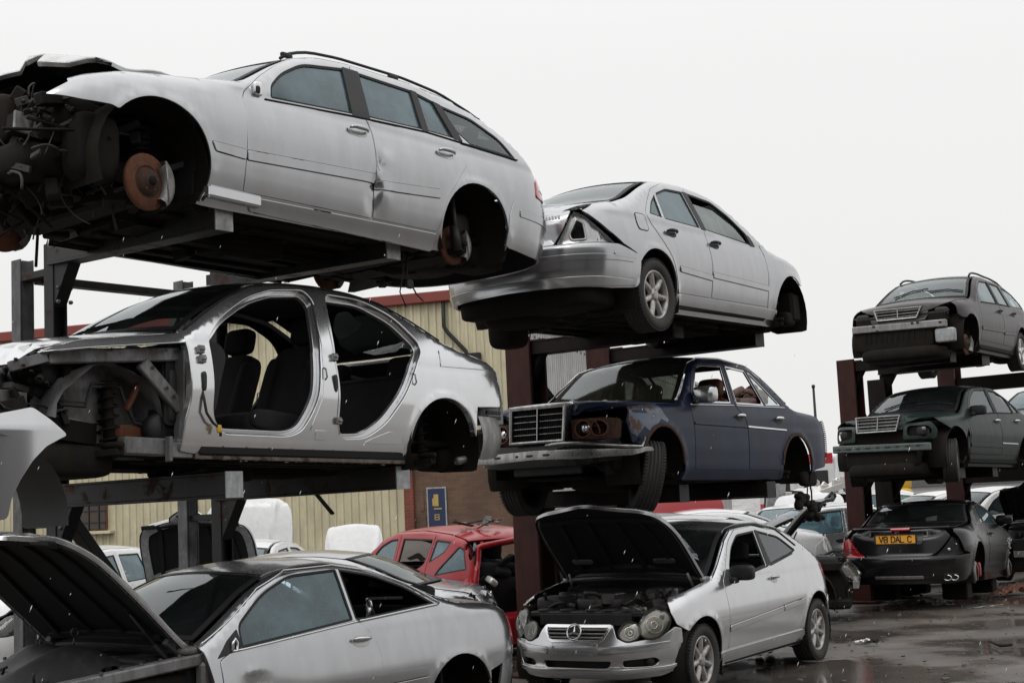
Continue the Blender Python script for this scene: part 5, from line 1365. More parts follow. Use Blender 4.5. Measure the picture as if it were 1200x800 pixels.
    wheel(root, (1.39, .72, .235), 1, .315, .20, 'steel', steer=43, camber=-.20); wheel(root, (1.39, -.73, .235), -1, .315, .20, 'steel', steer=6)
    engine_bay(root, 17, 1.05, 1.95, .78, True, ('oily', 'grime', 'rust'), 20)
    cabin(B, root, 'leather_brown', xdash=.58)
    jk = MB(); rn = random.Random(6)
    for k in range(24): jk.slab((-1.15 + rn.uniform(-.2, .2), rn.uniform(-.4, .5), .95 + rn.uniform(-.06, .18)), (rn.uniform(.08, .3), rn.uniform(.08, .3), rn.uniform(.04, .14)), .6, Euler((rn.uniform(-1, 1), rn.uniform(-1, 1), 0)))
    jk.build('torn_trim', M['leather_brown'], root)
    # wiring hanging out of the open tail
    h = MB()
    h.tube([(-1.62, .78, .30), (-1.66, .80, .10), (-1.64, .80, -.02)], .007, 6); h.tube([(-1.82, .74, .32), (-1.84, .76, .05), (-1.83, .76, -.16)], .009, 6)
    h.slab((-1.72, .78, .20), (.34, .10, .16), .5)
    for k in range(16): h.slab((-1.82 + rn.uniform(-.13, .13), .76 + rn.uniform(-.08, .08), -.17 + rn.uniform(-.06, .09)), (rn.uniform(.05, .14), .08, rn.uniform(.04, .12)), .6, Euler((0, rn.uniform(-1, 1), 0)))
    for k in range(12): h.slab((-1.56 + rn.uniform(-.1, .1), .78, -.03 + rn.uniform(-.05, .05)), (rn.uniform(.05, .12), .08, rn.uniform(.04, .10)), .6, Euler((0, rn.uniform(-1, 1), 0)))
    h.build('hanging_wiring', M['grime'], root)
    return root
car_old_blue()

# ------------------------------------------------------------------ silver hatchback coupe on its wheels, bonnet up
def car_hatch():
    root = root_at('hatchback_car', 'c6', 'silver three door hatchback on its alloy wheels with clouded headlamps, bonnet open over its engine', 'hatchback')
    top = [(2.16, .69), (2.05, .765), (1.9, .815), (1.6, .885), (1.25, .935), (.97, .968), (.72, 1.125), (.46, 1.28), (.22, 1.38), (-.1, 1.415), (-.55, 1.415), (-.9, 1.375), (-1.1, 1.315), (-1.37, 1.20), (-1.58, 1.10), (-1.75, 1.04), (-1.95, .99), (-2.12, .93)]
    B = Body(2.15, -2.12, .864, top, belt=.95, tum=.42, arches=((1.38, .315, .365), (-1.34, .33, .365)), flare=.014, ar=.75, nr=3.0, nf=3.1, af=1.0,
             dfront=((0, .2), (.2, .10), (.26, .035), (.29, .015), (.33, .03), (.38, .012), (.42, .0), (.49, .0), (.53, .02), (.60, .045), (.68, .085), (.80, .16), (.95, .25)))
    fw = fillet([(.66, .925), (.62, 1.045), (.40, 1.215), (.15, 1.325), (-.285, 1.345), (-.225, 1.01)], [.02, .05, .08, .06, .02, .02])
    qw = fillet([(-.37, 1.345), (-.83, 1.27), (-1.12, 1.115), (-.97, 1.085), (-.355, 1.015)], [.03, .08, .04, .04, .02])
    dr = fillet([(.845, .345), (.85, .85), (.83, .945), (.64, 1.08), (.41, 1.262), (.15, 1.368), (-.33, 1.39), (-.275, 1.0), (-.36, .90), (-.42, .62), (-.38, .36)], [.02, .05, .03, .05, .06, .06, .03, .05, .1, .1, .03])
    sp = dict(paint='silver_clean', xa=.97, xq=-1.98, af=(1.38, .315, .365), ar=(-1.34, .33, .365), sill=(.20, .335), xd=.845, grid=.045,
              qrear=[(-2.06, .95), (-2.08, .66), (-1.9, .63), (-1.67, .58)],
              doors=[dict(poly=dr, name='door', win=[(fw, dict(L=None, R='g_clear'))], handle=(-.30, .885), hmat='silver_clean', hang=.06, strips=[([(.84, .545), (-.40, .615), (-.40, .57), (.84, .50)], 'silver_clean')])],
              qwin=[(qw, 'g_clear')], strips=[([(-.43, .617), (-.97, .648), (-.97, .605), (-.43, .572)], 'silver_clean')],
              wing=fillet([(.855, .345), (.86, .85), (.84, .95), (.97, .962), (1.25, .926), (1.6, .876), (1.72, .855), (1.78, .82), (1.80, .74), (1.76, .645), (1.70, .612)] + arc(1.38, .315, .365, 46, 194, 22) + [(1.03, .24)], .012),
              tops=dict(roof=(-.86, .30, .03, -.12, .08), screen=((.28, .95, .035, .07, .14), 'g_dark'), rear=((-1.66, -.90, .06, -.10, -.12), 'g_dark'), cowl=(.96, 1.03, .04, .14, .14), boot=(-2.05, -1.70, .03, 0, -.10)))
    sides(B, root, sp); roofs(B, root, sp)
    for kd in 'LR':
        t = MB(); t.tube(lineon(B, kd, [(.66, .925), (-.24, 1.005)], .006), .008, 6); t.tube(lineon(B, kd, [(-.36, 1.01), (-.97, 1.083)], .006), .006, 6)
        t.tube(lineon(B, kd, [(.93, .985), (.70, 1.125), (.44, 1.277), (.18, 1.384), (-.3, 1.402), (-.84, 1.335), (-1.16, 1.16)], .002), .006, 6); t.build('window_trim', M['rubber'], root)
        s = Raw(); panel(s, B, kd, fillet([(-.96, .345), (1.03, .33), (1.0, .235), (-.98, .245)], .02), off=.012, th=.02, bev=.008, inner=None); s.mk('sill_cover', M['silver'], root)
        r = Raw(); panel(r, B, kd, fillet([(-.30, 1.345), (-.365, 1.345), (-.35, 1.015), (-.235, 1.005)], .01), off=.005, th=.006, inner=None); r.mk('pillar_cover', M['plastic'], root)
    sg_ = 1
    m = MB(); c = B.pt('L', .60, .965, .10); m.slab(c, (.11, .22, .135), .45); m.slab(B.pt('L', .66, .93, .02), (.09, .10, .06), .5); m.mi = 1; m.slab(c + Vector((-.052, 0, .0)), (.02, .18, .10), .5); m.build('door_mirror', [M['plastic'], M['chrome']], root)
    m = MB(); c = B.pt('R', .60, .965, .10); m.slab(c, (.11, .22, .135), .45); m.slab(B.pt('R', .66, .93, .02), (.09, .10, .06), .5); m.build('door_mirror', M['plastic'], root)
    sA = sigma(B, 1.715)
    bp = fillet(sym([(0, .655), (.34, .655), (.365, .60), (.385, .55), (.47, .515), (.57, .525), (.66, .535), (.80, .56), (.93, .62), (sA, .605), (sA + .01, .33), (sA - .05, .27), (.80, .235), (.45, .215), (0, .215)]), .012)
    gr = fillet([(-.325, .645), (.325, .645), (.255, .528), (-.255, .528)], [.01, .01, .04, .04])
    intake = fillet([(-.34, .37), (.34, .37), (.31, .305), (-.31, .305)], .03)
    fogs = [fillet([(s * .43, .375), (s * .72, .395), (s * .78, .36), (s * .72, .315), (s * .43, .315)], .03) for s in (1, -1)]
    r = Raw(); panel(r, B, 'F', bp, [gr, intake] + fogs, off=.004, th=.03, grid=.045, bev=.008); bo = r.mk('front_bumper', [M['silver_clean'], M['inner']], root)
    d = Raw(); panel(d, B, 'F', fillet([(-.80, .42), (.80, .42), (.80, .29), (-.80, .29)], .02), off=-.06, sheet=True); d.mk('intake_mesh', M['plastic'], bo)
    r = Raw(); panel(r, B, 'F', fillet(sym([(0, .300), (.40, .295), (.9, .315), (sA - .02, .34), (sA - .03, .325), (.9, .292), (.4, .272), (0, .277)]), .004), off=.020, th=.02, bev=.008, inner=None); r.mk('bumper_lip', M['silver_clean'], bo)
    for s in (1, -1):
        strip(B, 'F', [(s * .27, .475), (s * (sA - .13), .515), (s * (sA - .13), .475), (s * .27, .428)], bo, 'silver_clean', off=.018, name='bumper_strip')
        l = MB(); c = B.pt('F', s * .67, .352, -.03); l.lathe([(0, .025), (.03, .02), (.04, .0), (.042, -.03)], 18, c, 'x'); l.build('fog_lamp', M['plastic'], bo)
    r = Raw(); panel(r, B, 'F', fillet([(-.22, .52), (.22, .52), (.22, .42), (-.22, .42)], .02), off=.006, th=.004, inner=None); r.mk('plate_mark', M['silver_dirty'], bo)
    # grille
    r = Raw(); panel(r, B, 'F', offset(gr, .010), [offset(gr, -.010)], off=.010, th=.03, grid=.2, bev=.006); go = r.mk('grille', [M['badge'], M['inner']], root)
    d = Raw(); panel(d, B, 'F', gr, off=-.035, sheet=True); d.mk('grille_back', M['ink'], go)
    b = MB()
    for z in (.620, .590, .560):
        w = .255 + .07 * (z - .528) / .117 - .012
        P = lineon(B, 'F', [(-w, z), (w, z)], .0)
        for a, c in zip(P[:-1], P[1:]): b.bar(a, c + (c - a) * .03, .03, .013, .003)
    b.build('grille_bar', M['steel'], go)
    c = B.pt('F', 0, .592, .035); star(root, c, .066, -.35, 'badge', go); k = MB(); k.lathe([(0, 0), (.06, 0), (.06, -.03)], 24, B.pt('F', 0, .592, .015), 'x'); k.build('emblem_base', M['ink'], go)
    # twin oval headlamps
    for s in (1, -1):
        o1 = oval(s * .735, .655, .150, .098, 34, s * .45); o2 = oval(s * .505, .600, .095, .070, 30, s * .25)
        ho = None
        for o, (cu, cv), rr in ((o1, (.735, .655), .15), (o2, (.505, .600), .095)):
            r = Raw(); panel(r, B, 'F', o, grid=.03, off=.012, th=.09, bev=.01, inner=None, step=.03, relief=lambda U, cu=cu, cv=cv, rr=rr, s=s: .030 * np.clip(1 - ((U[:, 0] - s * cu) / rr) ** 2 - ((U[:, 1] - cv) / (rr * .6)) ** 2, 0, 1))
            q = r.mk('headlamp' if ho is None else 'inner_lamp', M['lamp_clear'], ho or root)
            if ho is None: ho = q
            r = Raw(); panel(r, B, 'F', offset(o, -.004), grid=.03, off=.004, sheet=True, step=.03, relief=lambda U, cu=cu, cv=cv, rr=rr, s=s: -.07 * np.clip(1 - ((U[:, 0] - s * cu) / rr) ** 2 - ((U[:, 1] - cv) / (rr * .62)) ** 2, 0, 1) - .004 * np.sin(U[:, 0] * 260)); r.mk('reflector', M['reflector'], ho)
            rg = MB(); rg.tube(lineon(B, 'F', oval(s * cu, cv, rr * .52, rr * .46, 26) + [(s * (cu) + rr * .52, cv)], -.012), .006, 6, False); rg.tube(lineon(B, 'F', oval(s * cu, cv, rr * .20, rr * .20, 16) + [(s * cu + rr * .20, cv)], -.03), .008, 6, False); rg.build('lamp_bezel', M['chrome'], ho)
            t = MB(); oo = offset(o, .006) if area(o) > 0 else offset(o, .006); t.tube(lineon(B, 'F', oo + [oo[0]], .006), .007, 6, False); t.build('lamp_seal', M['plastic'], ho)
    # slam panel with its bracing, engine
    m = MB(); m.box((1.86, 0, .735), (.16, 1.1, .05), ch=.015); m.box((1.93, 0, .69), (.03, .9, .10), ch=.01)
    for y in (-.42, -.2, .05, .22, .40): m.slab((1.88, y, .765), (.12, .12, .03), .5)
    for y in np.linspace(-.45, .45, 10): m.lathe([(0, .012), (.012, .01), (.012, 0)], 8, (1.90, y, .76), 'z')
    m.build('slam_panel', M['plastic'], root)
    engine_bay(root, 33, 1.03, 1.86, .86, True, ('oily', 'plastic', 'alu'), 170)
    hinge = (.99, 0, .955)
    o = openhood(B, root, (1.03, 1.80, .01, .14, .15), hinge, 49, 'silver', 'inner', stretch=1.17)
    for s in (1, -1):
        pl = MB(); pl.slab(B.pt('T', 1.28, s * .42, -.055) - Vector(hinge), (.06, .22, .015), .5)
        pl.build('hood_pad', M['galv'], o)
    for s in (1, -1):
        e = MB(); P = [B.pt('T', x, s * (B.ye(x) - .028), -.03) - Vector(hinge) for x in np.linspace(1.05, 1.79, 12)]; P = [Vector((.04 + (p.x - .04) * 1.17, p.y, p.z)) for p in P]
        for a, c in zip(P[:-1], P[1:]): e.bar(a, c, .03, .010, .003)
        e.build('folded_edge', M['galv'], o)
    g_ = MB()
    for s in (1, -1): g_.tube([(1.06, s * .62, .88), (1.14, s * .60, 1.03)], .012, 8); g_.slab((1.0, s * .70, .965), (.12, .06, .05), .5)
    g_.build('bonnet_hinge', M['alu'], root)
    # the wings' inner flange and tail
    Fp(B, root, 'tail_lamp', fillet([(.66, .70), (.86, .72), (.98, .86), (.90, .96), (.76, .93)], .03), 'lamp_red', .006, True, kind='B', th=.02, inner=None)
    half = B.s_of_x(-1.68)
    r = Raw(); panel(r, B, 'B', fillet(sym([(0, .64), (.7, .64), (half, .60), (half + .02, .34), (half - .2, .27), (0, .25)]), .03), off=.006, th=.02, grid=.07); r.mk('rear_bumper', [M['silver'], M['inner']], root)
    r = Raw(); panel(r, B, 'B', fillet(sym([(0, .655), (.62, .655), (.70, .93), (0, .95)]), .03), off=.0, th=.02, grid=.07); r.mk('tailgate', [M['silver'], M['inner']], root)
    underbody(root, 1.85, -1.9, 51); liner(B, root, 1.38, .315, .365, .83, .45); liner(B, root, -1.34, .33, .365, .83, .45)
    for x, sd, y in ((1.357, 1, .765), (-1.357, 1, .775), (1.357, -1, -.765), (-1.357, -1, -.775)): wheel(root, (x, y, .303), sd, .308, .205, 'seven', spin=.3 + x)
    cabin(B, root)
    return root
car_hatch()
# ------------------------------------------------------------------ dark plum estate on top of the far rack
def grille_frame(B, root, quad, x, bars, mat='chrome_dull', slope=.10, d=.05):
    """Chrome framed grille standing in the plane across the car; quad is y,z."""
    X = lambda z: x - (z - quad[2][1]) * slope
    m = MB(); n = len(quad)
    qi = offset(quad, -.022); V = []; F = []
    for dx, q in ((-d, quad), (0, quad), (.006, offset(quad, -.008)), (0, qi), (-.03, qi)): V += [(X(z) + dx, y, z) for y, z in q]
    for i in range(4):
        for j in range(n): F.append((i * n + j, i * n + (j + 1) % n, (i + 1) * n + (j + 1) % n, (i + 1) * n + j))
    m.add(V, F); o = m.build('grille', M[mat], root)
    b = MB(); zs = [p[1] for p in quad]; z0, z1 = min(zs), max(zs)
    P = np.array(quad)
    for k in range(bars):
        z = z0 + (z1 - z0) * (k + 1) / (bars + 1)
        ys = []
        for i in range(n):
            a, c = P[i], P[(i + 1) % n]
            if (a[1] - z) * (c[1] - z) < 0: ys.append(a[0] + (c[0] - a[0]) * (z - a[1]) / (c[1] - a[1]))
        b.bar((X(z) - .012, min(ys) + .01, z), (X(z) - .012, max(ys) - .01, z), .02, .012, .003)
    b.bar((X(z0) - .005, 0, z0 + .02), (X(z1) - .005, 0, z1 - .02), .02, .014, .003)
    b.build('grille_bar', M[mat], o)
    k = MB(); k.prism(qi, x - d - .05, x - d - .03, 'x'); 
    k.build('grille_back', M['ink'], o)
    return o

def dark_trim(B, root, pil=(-.305, -.395)):
    for kd in 'LR':
        r = Raw(); panel(r, B, kd, fillet([(pil[0], 1.345), (pil[1], 1.345), (pil[1] + .025, .975), (pil[0] + .03, .97)], .01), off=.004, th=.006, inner=None); r.mk('pillar_cover', M['plastic'], root)
        t = MB(); t.tube(lineon(B, kd, [(.66, .925), (-.25, .975), (-1.0, 1.0)], .005), .008, 6); t.build('window_trim', M['rubber'], root)
    w = MB()
    for y0 in (-.42, .10): w.tube([B.pt('T', .93, y0, .014), B.pt('T', .86, y0 + .28, .012), B.pt('T', .84, y0 + .50, .012)], .009, 6)
    w.build('wiper', M['plastic'], root)

def car_plum():
    root = root_at('estate_car', 'c7', 'dark plum estate car with bare bumper beam and empty lamp sockets, high on the rack', 'estate car')
    top = [p for p in W203TOP if p[0] > -.7] + [(-.93, 1.415), (-1.3, 1.385), (-1.65, 1.31), (-1.95, 1.14), (-2.2, 1.0), (-2.38, .93)]
    B = Body(2.14, -2.40, .862, top, belt=.95, tum=.44, arches=((1.38, .325, .365), (-1.34, .325, .365)), flare=.012, dfront=((0, .15), (.3, .05), (.45, .02), (.55, .03), (.66, .06), (.75, .10), (.85, .16)))
    sp = spec203('plum', 'g_side', 'g_side', estate=True); sp['qrear'] = [(-2.28, .98), (-2.30, .60), (-2.0, .55), (-1.68, .5)]
    sides(B, root, sp)
    roofs(B, root, dict(sp, tops=dict(roof=(-1.62, .32, .03, -.1, .08), screen=((.30, .95, .035, .07, .14), 'g_blue'), rear=((-2.12, -1.64, .06, 0, -.08), 'g_blue'), cowl=(.96, 1.03, .04, .14, .14), hood=(1.03, 1.88, .012, .14, .10))))
    for kd in (1, -1):
        rl = MB(); rl.tube([B.pt('T', x, kd * (B.ye(x) - .05), .0) + Vector((0, 0, .05 * min(1, max(.1, min(x + 1.9, .32 - x) * 6)))) for x in np.linspace(.27, -1.85, 22)], .016, 8); rl.build('roof_rail', M['plastic'], root)
        pass
    nose = fillet(sym([(0, .825), (.36, .815), (.38, .80), (.30, .60), (0, .585)]), .02)
    gq = [(-.355, .795), (.355, .785), (.29, .63), (-.31, .635)]
    Fp(B, root, 'bonnet_nose', sym([(0, .83), (.40, .82), (.46, .70), (.40, .60), (0, .585)]), 'plum', -.01, th=.03)
    grille_frame(B, root, [(-.36, .80), (.36, .79), (.28, .625), (-.31, .63)], 2.085, 3)
    for sg in (1, -1):
        Fp(B, root, 'lamp_socket', [(sg * .38, .60), (sg * .46, .78), (sg * .9, .80), (sg * .95, .60)], 'ink', -.16, sheet=True)
        m = MB(); m.slab((1.88, sg * .58, .70), (.12, .20, .14), .6); m.slab((1.90, sg * .45, .67), (.08, .1, .1), .6); m.tube([(1.9, sg * .5, .6), (1.98, sg * .6, .66), (1.92, sg * .7, .72)], .012, 6); m.build('lamp_bracket', M['plastic'], root)
    m = MB(); m.bar((2.08, -.68, .535), (2.08, .70, .515), .08, .105, .012); m.mi = 1; m.slab((2.03, .66, .35), (.12, .28, .20), .25); m.mi = 2
    for y, z in ((-.35, .56), (-.3, .49), (.22, .555), (.3, .555), (.62, .53)): m.box((2.125, y, z), (.01, .04, .03))
    m.build('bumper_beam', [M['steel'], M['galv_light'], M['ink']], root)
    m = MB(); m.slab((2.0, -.1, .36), (.16, 1.2, .34), .3); m.box((1.97, 0, .55), (.1, 1.3, .3), ch=.03)
    for k in range(12): m.box((2.085, -.5 + .08 * k, .40), (.01, .02, .14), ch=.002)
    m.slab((1.8, 0, .14), (.7, 1.2, .2), .4); m.build('radiator_pack', M['grime'], root)
    underbody(root, 1.95, -2.1, 61); liner(B, root, 1.38, .325, .365, .83, .45); liner(B, root, -1.34, .325, .365, .83, .45)
    brake(root, (1.37, .74, .25), 1, .15); brake(root, (1.37, -.74, .25), -1, .15)
    wheel(root, (-1.357, .765, .30), 1, .308, .205, 'five', alloy='alloy_clean'); wheel(root, (-1.357, -.765, .30), -1, .308, .205, 'five')
    dark_trim(B, root); cabin(B, root); return root
car_plum()

def car_green():
    root = root_at('saloon_car', 'c8', 'dark green saloon car with chrome grille and torn front wing, middle of the far rack', 'saloon car')
    top = [(2.14, .79), (2.0, .845), (1.6, .89), (1.2, .925), (.97, .94), (.72, 1.11), (.48, 1.265), (.26, 1.35), (-.1, 1.385), (-.6, 1.375), (-.95, 1.29), (-1.3, 1.11), (-1.5, 1.035), (-1.9, .99), (-2.2, .95), (-2.3, .88)]
    B = Body(2.12, -2.33, .86, top, nf=4., belt=.93, tum=.42, arches=((1.345, .32, .36), (-1.345, .32, .36)), flare=.010, dfront=((0, .12), (.3, .05), (.45, .03), (.6, .03), (.75, .06), (.9, .12)))
    sp = spec203('green', 'g_blue', 'g_blue', arch=(1.345, -1.345), strips=False)
    sp['wing'] = fillet([(.855, .845), (.84, .93), (.97, .935), (1.25, .915), (1.6, .885), (1.80, .855), (1.78, .80), (1.70, .76)] + [(1.345 + .395 * math.cos(R(a)), .34 + .395 * math.sin(R(a))) for a in range(64, 150, 8)] + [(.93, .72), (.88, .60), (.862, .72)], .012)
    for d in sp['doors']:
        d['hmat'] = 'chrome'; a, b = (.84, -.31) if d['name'] == 'front_door' else (-.335, -.93)
        d['strips'] = [([(a, .50), (b, .50), (b, .455), (a, .455)], 'green'), ([(a, .30 + .05), (b, .30 + .05), (b, .345 + .02), (a, .345 + .02)], 'plastic')] if a > 0 else [([(a, .53), (b, .53), (b, .515), (a, .515)], 'chrome')]
    sp['doors'][0]['grid'] = .05
    sides(B, root, sp)
    roofs(B, root, dict(sp, tops=dict(roof=(-.90, .30, .03, -.10, .07), screen=((.28, .93, .035, .06, .12), 'g_clear'), rear=((-1.46, -.92, .05, -.08, -.10), 'g_dark'), cowl=(.94, 1.02, .04, .12, .12), hood=(1.03, 1.92, .012, .12, .06), boot=(-2.22, -1.50, .03, 0, -.08))))
    grille_frame(B, root, [(-.345, .90), (.345, .895), (.29, .665), (-.32, .665)], 2.10, 4, slope=.18)
    Fp(B, root, 'bonnet_nose', sym([(0, .90), (.40, .90), (.36, .70), (0, .69)]), 'green', -.02, th=.03)
    for sg in (1, -1):
        r = Raw(); hole = fillet([(sg * .42, .60), (sg * .43, .76), (sg * .74, .75), (sg * .84, .66), (sg * .74, .57)], .06)
        panel(r, B, 'F', fillet([(sg * .37, .55), (sg * .38, .80), (sg * .82, .80), (sg * .92, .68), (sg * .88, .55)], .03), [hole], off=-.02, th=.02); r.mk('lamp_surround', [M['green'], M['inner']], root)
        Fp(B, root, 'lamp_socket', [(sg * .35, .54), (sg * .36, .80), (sg * .9, .80), (sg * .9, .54)], 'ink', -.17, sheet=True)
        m = MB(); m.slab((1.92, sg * .58, .66), (.12, .14, .14), .6); m.mi = 1; m.slab((1.95, sg * .63, .69), (.06, .05, .05), .6); m.build('lamp_bracket', [M['plastic'], M['alu']], root)
    m = MB(); m.bar((2.07, -.70, .46), (2.07, .76, .435), .09, .105, .012); m.mi = 1
    for k in range(9): m.box((2.118, -.6 + .15 * k, .455), (.008, .05 + .03 * (k % 2), .025))
    m.box((2.115, 0, .455), (.006, 1.38, .006)); m.build('bumper_beam', [surfbeam, M['ink']], root)
    m = MB(); m.slab((1.95, 0, .30), (.2, 1.1, .3), .35); m.box((1.93, 0, .6), (.08, 1.2, .28), ch=.02); m.slab((1.7, 0, .14), (.8, 1.1, .22), .4); m.build('radiator_pack', M['grime'], root)
    m = MB(); c = B.pt('L', .62, .945, .10); m.slab(c, (.12, .23, .14), .4); m.slab(B.pt('L', .66, .92, .02), (.09, .1, .06), .5); m.build('door_mirror', M['plastic'], root)
    m = MB()
    for z0, y0 in ((.84, .80), (.60, .82)): m.tube([(.90, y0, z0), (.93, y0 + .01, z0 - .2), (.91, y0, z0 - .36)], .02, 6)
    m.bar((.93, .70, .80), (1.85, .62, .76), .06, .07); m.build('inner_wing', M['dark_steel'], root)
    underbody(root, 1.95, -2.0, 71); liner(B, root, 1.345, .32, .37, .83, .42); liner(B, root, -1.345, .32, .36, .83, .45)
    wheel(root, (1.345, .765, .25), 1, .308, .205, 'seven', steer=20, alloy='alloy_clean'); wheel(root, (1.345, -.745, .24), -1, .308, .205, 'seven', steer=20); wheel(root, (-1.345, -.745, .28), -1, .308, .205, 'seven')
    dark_trim(B, root, (-.335, -.385)); cabin(B, root); return root
surfbeam = surf('grey_green_steel', (.10, .13, .125), .45, .4, dirt=.5, dirtcol=(.05, .05, .05), dscale=4)
car_green()

# ------------------------------------------------------------------ black roadster, tail to the camera
def car_roadster():
    root = root_at('roadster_car', 'c9', 'black two seat roadster with yellow number plate on the ground beneath the green saloon', 'sports car')
    top = [(2.2, .60), (2.0, .72), (1.6, .83), (1.2, .90), (.97, .93), (.70, 1.06), (.45, 1.19), (.22, 1.265), (-.1, 1.29), (-.42, 1.265), (-.75, 1.15), (-1.02, .98), (-1.25, .945), (-1.6, .93), (-1.95, .915), (-2.12, .90), (-2.2, .86)]
    B = Body(2.26, -2.27, .91, top, belt=.92, tum=.50, af=1.0, ar=.78, nr=3.1, arches=((1.30, .32, .37), (-1.27, .33, .385)), flare=.02,
             drear=((0, .16), (.2, .08), (.26, .03), (.40, .0), (.50, .0), (.53, .03), (.56, .06), (.84, .10), (.90, .07), (1., .2)),
             rt=((-3, .10), (-1.3, .10), (-1.0, .06), (.4, .045), (.8, .06), (1.1, .11), (3, .12)), crown=((-3, .03), (-1.2, .035), (-.9, .05), (.5, .05), (1.2, .06), (2.3, .06)),
             bowx=((-2.4, 0), (-1.15, 0), (-1.0, -.10), (-.6, -.10), (-.3, 0), (.1, 0), (.4, .06), (.95, .14), (1.2, .10), (1.6, 0), (2.3, 0)))
    dw = fillet([(.62, .93), (.56, 1.03), (.30, 1.185), (.05, 1.235), (-.22, 1.24), (-.36, .95)], [.02, .05, .08, .05, .02, .02])
    qw = fillet([(-.26, 1.235), (-.42, 1.215), (-.62, .965), (-.39, .95)], [.02, .05, .02, .02])
    dr = fillet([(.92, .34), (.92, .82), (.80, .905), (.3, .925), (-.40, .935), (-.47, .80), (-.46, .34)], [.03, .05, .03, .05, .03, .08, .04])
    sp = dict(paint='black', xa=.97, xq=-1.98, af=(1.30, .32, .37), ar=(-1.27, .33, .385), sill=(.15, .33), xd=.92, grid=.05,
              qrear=[(-2.04, .86), (-1.98, .76), (-1.92, .60), (-1.66, .54)], doors=[dict(poly=dr, name='door', win=[], handle=(-.28, .80), hmat='black')],
              qwin=[(dw, 'g_side'), (qw, 'g_side')],
              wing=fillet([(.93, .34), (.93, .82), (.86, .92), (.97, .925), (1.25, .885), (1.6, .825), (1.8, .77), (1.8, .60), (1.64, .60)] + arc(1.30, .32, .37, 50, 194, 20) + [(.96, .22)], .012),
              tops=dict(roof=(-.50, .24, .03, -.12, .08), screen=((.22, .92, .03, .07, .14), 'g_dark'), rear=((-1.06, -.52, .05, -.12, -.12), 'g_dark'), cowl=(.94, 1.02, .04, .14, .14), hood=(1.03, 1.9, .02, .14, .1), boot=(-2.12, -1.10, .06, .0, -.12)))
    sides(B, root, sp); roofs(B, root, sp)
    g_ = MB()
    for k in range(4): g_.slab(B.pt('R', 1.02, .50 + .07 * k, .006), (.10, .012, .022), .5)
    g_.build('side_grille', M['alloy_clean'], root)
    m = MB(); c = B.pt('R', .64, .955, .11); m.slab(c, (.12, .24, .14), .5); m.slab(B.pt('R', .68, .92, .03), (.09, .10, .05), .5); m.build('door_mirror', M['black'], root)
    half = B.s_of_x(-1.655)
    bp = sym([(0, .53), (.80, .535), (half, .55), (half + .01, .33), (half - .1, .22), (half - .5, .17), (0, .17)])
    r = Raw(); panel(r, B, 'B', fillet(bp, .03), off=.006, th=.03, grid=.05, bev=.01); bo = r.mk('rear_bumper', [M['black'], M['inner']], root)
    for sg in (1, -1):
        r = Raw(); panel(r, B, 'B', fillet([(sg * .60, .30), (sg * .84, .30), (sg * .84, .20), (sg * .60, .20)], .04), off=.010, th=.01, inner=None); r.mk('exhaust_surround', M['ink'], bo)
        e = MB()
        for du in (.655, .765):
            c = B.pt('B', sg * du, .25, .012); e.tube([c + Vector((0, .050 * math.cos(a), .034 * math.sin(a))) for a in np.linspace(0, 2 * math.pi, 25)], .008, 7, False)
        e.build('exhaust_tip', M['chrome'], bo)
    r = Raw(); panel(r, B, 'B', fillet(sym([(0, .275), (.33, .275), (.33, .245), (0, .245)]), .01), off=.014, th=.01, inner=None); r.mk('bumper_insert', M['steel'], bo)
    # boot face with plate recess, spoiler lip, badges
    r = Raw(); panel(r, B, 'B', fillet(sym([(0, .525), (.40, .525), (.55, .60), (.76, .80), (.70, .885), (.4, .905), (0, .91)]), .02), off=.0, th=.03, grid=.05); bl = r.mk('boot_panel', [M['black'], M['inner']], root)
    r = Raw(); panel(r, B, 'B', fillet([(-.36, .84), (.36, .84), (.33, .70), (-.33, .70)], .02), off=.004, th=.006, inner=None); r.mk('plate_recess', M['ink'], bl)
    lip = MB()
    P = [B.pt('B', u, .895, .0) + Vector((.02, 0, .02)) for u in np.linspace(-.80, .80, 25)]
    lip.tube(P, .022, 8); lip.build('spoiler_lip', M['black'], bl)
    pc = B.pt('B', 0.03, .765, .014); 
    pl = MB(); pl.box(pc, (.010, .535, .115), Euler((0, .06, 0)), .003); po = pl.build('number_plate', M['plate_yellow'], root)
    def place(u, v): return Vector((pc.x - .0075, pc.y - u, pc.z + v))
    place.normal = (-1, 0, 0)
    letters('V8 DAL C', .049, .078, .0125, .0145, place).build('lettering', M['ink'], po)
    fr = MB()
    for a, b in (((-.28, -.065), (.28, -.065)), ((-.28, .065), (.28, .065)), ((-.28, -.065), (-.28, .065)), ((.28, -.065), (.28, .065))): fr.bar(place(*a) + Vector((.004, 0, 0)), place(*b) + Vector((.004, 0, 0)), .014, .010, .003, up=(-1, 0, 0))
    fr.build('plate_frame', M['plastic'], po)
    star(root, B.pt('B', .02, .872, .012), .026, .0, 'badge', bl)
    bd = MB()
    for k in range(4): bd.box(B.pt('B', -.62 + .032 * k, .855, .012), (.005, .022, .020 + .006 * (k % 2)), ch=.001)
    for k in range(5): bd.box(B.pt('B', .60 + .03 * k - .02 * (k > 2), .84, .012), (.005, .02, .022), ch=.001)
    bd.build('badge', M['badge'], bl)
    r = Raw(); panel(r, B, 'B', fillet([(-.16, .905), (.10, .905), (.10, .890), (-.16, .890)], .005), off=.03, th=.02, inner=None); r.mk('brake_light', M['lamp_red'], bl)
    r = Raw(); panel(r, B, 'B', fillet([(.46, .535), (.60, .60), (.80, .80), (1.0, .74), (1.10, .545)], .03), off=.008, th=.04, inner=None, grid=.05); tl = r.mk('tail_lamp', M['lamp_red'], root)
    st = MB()
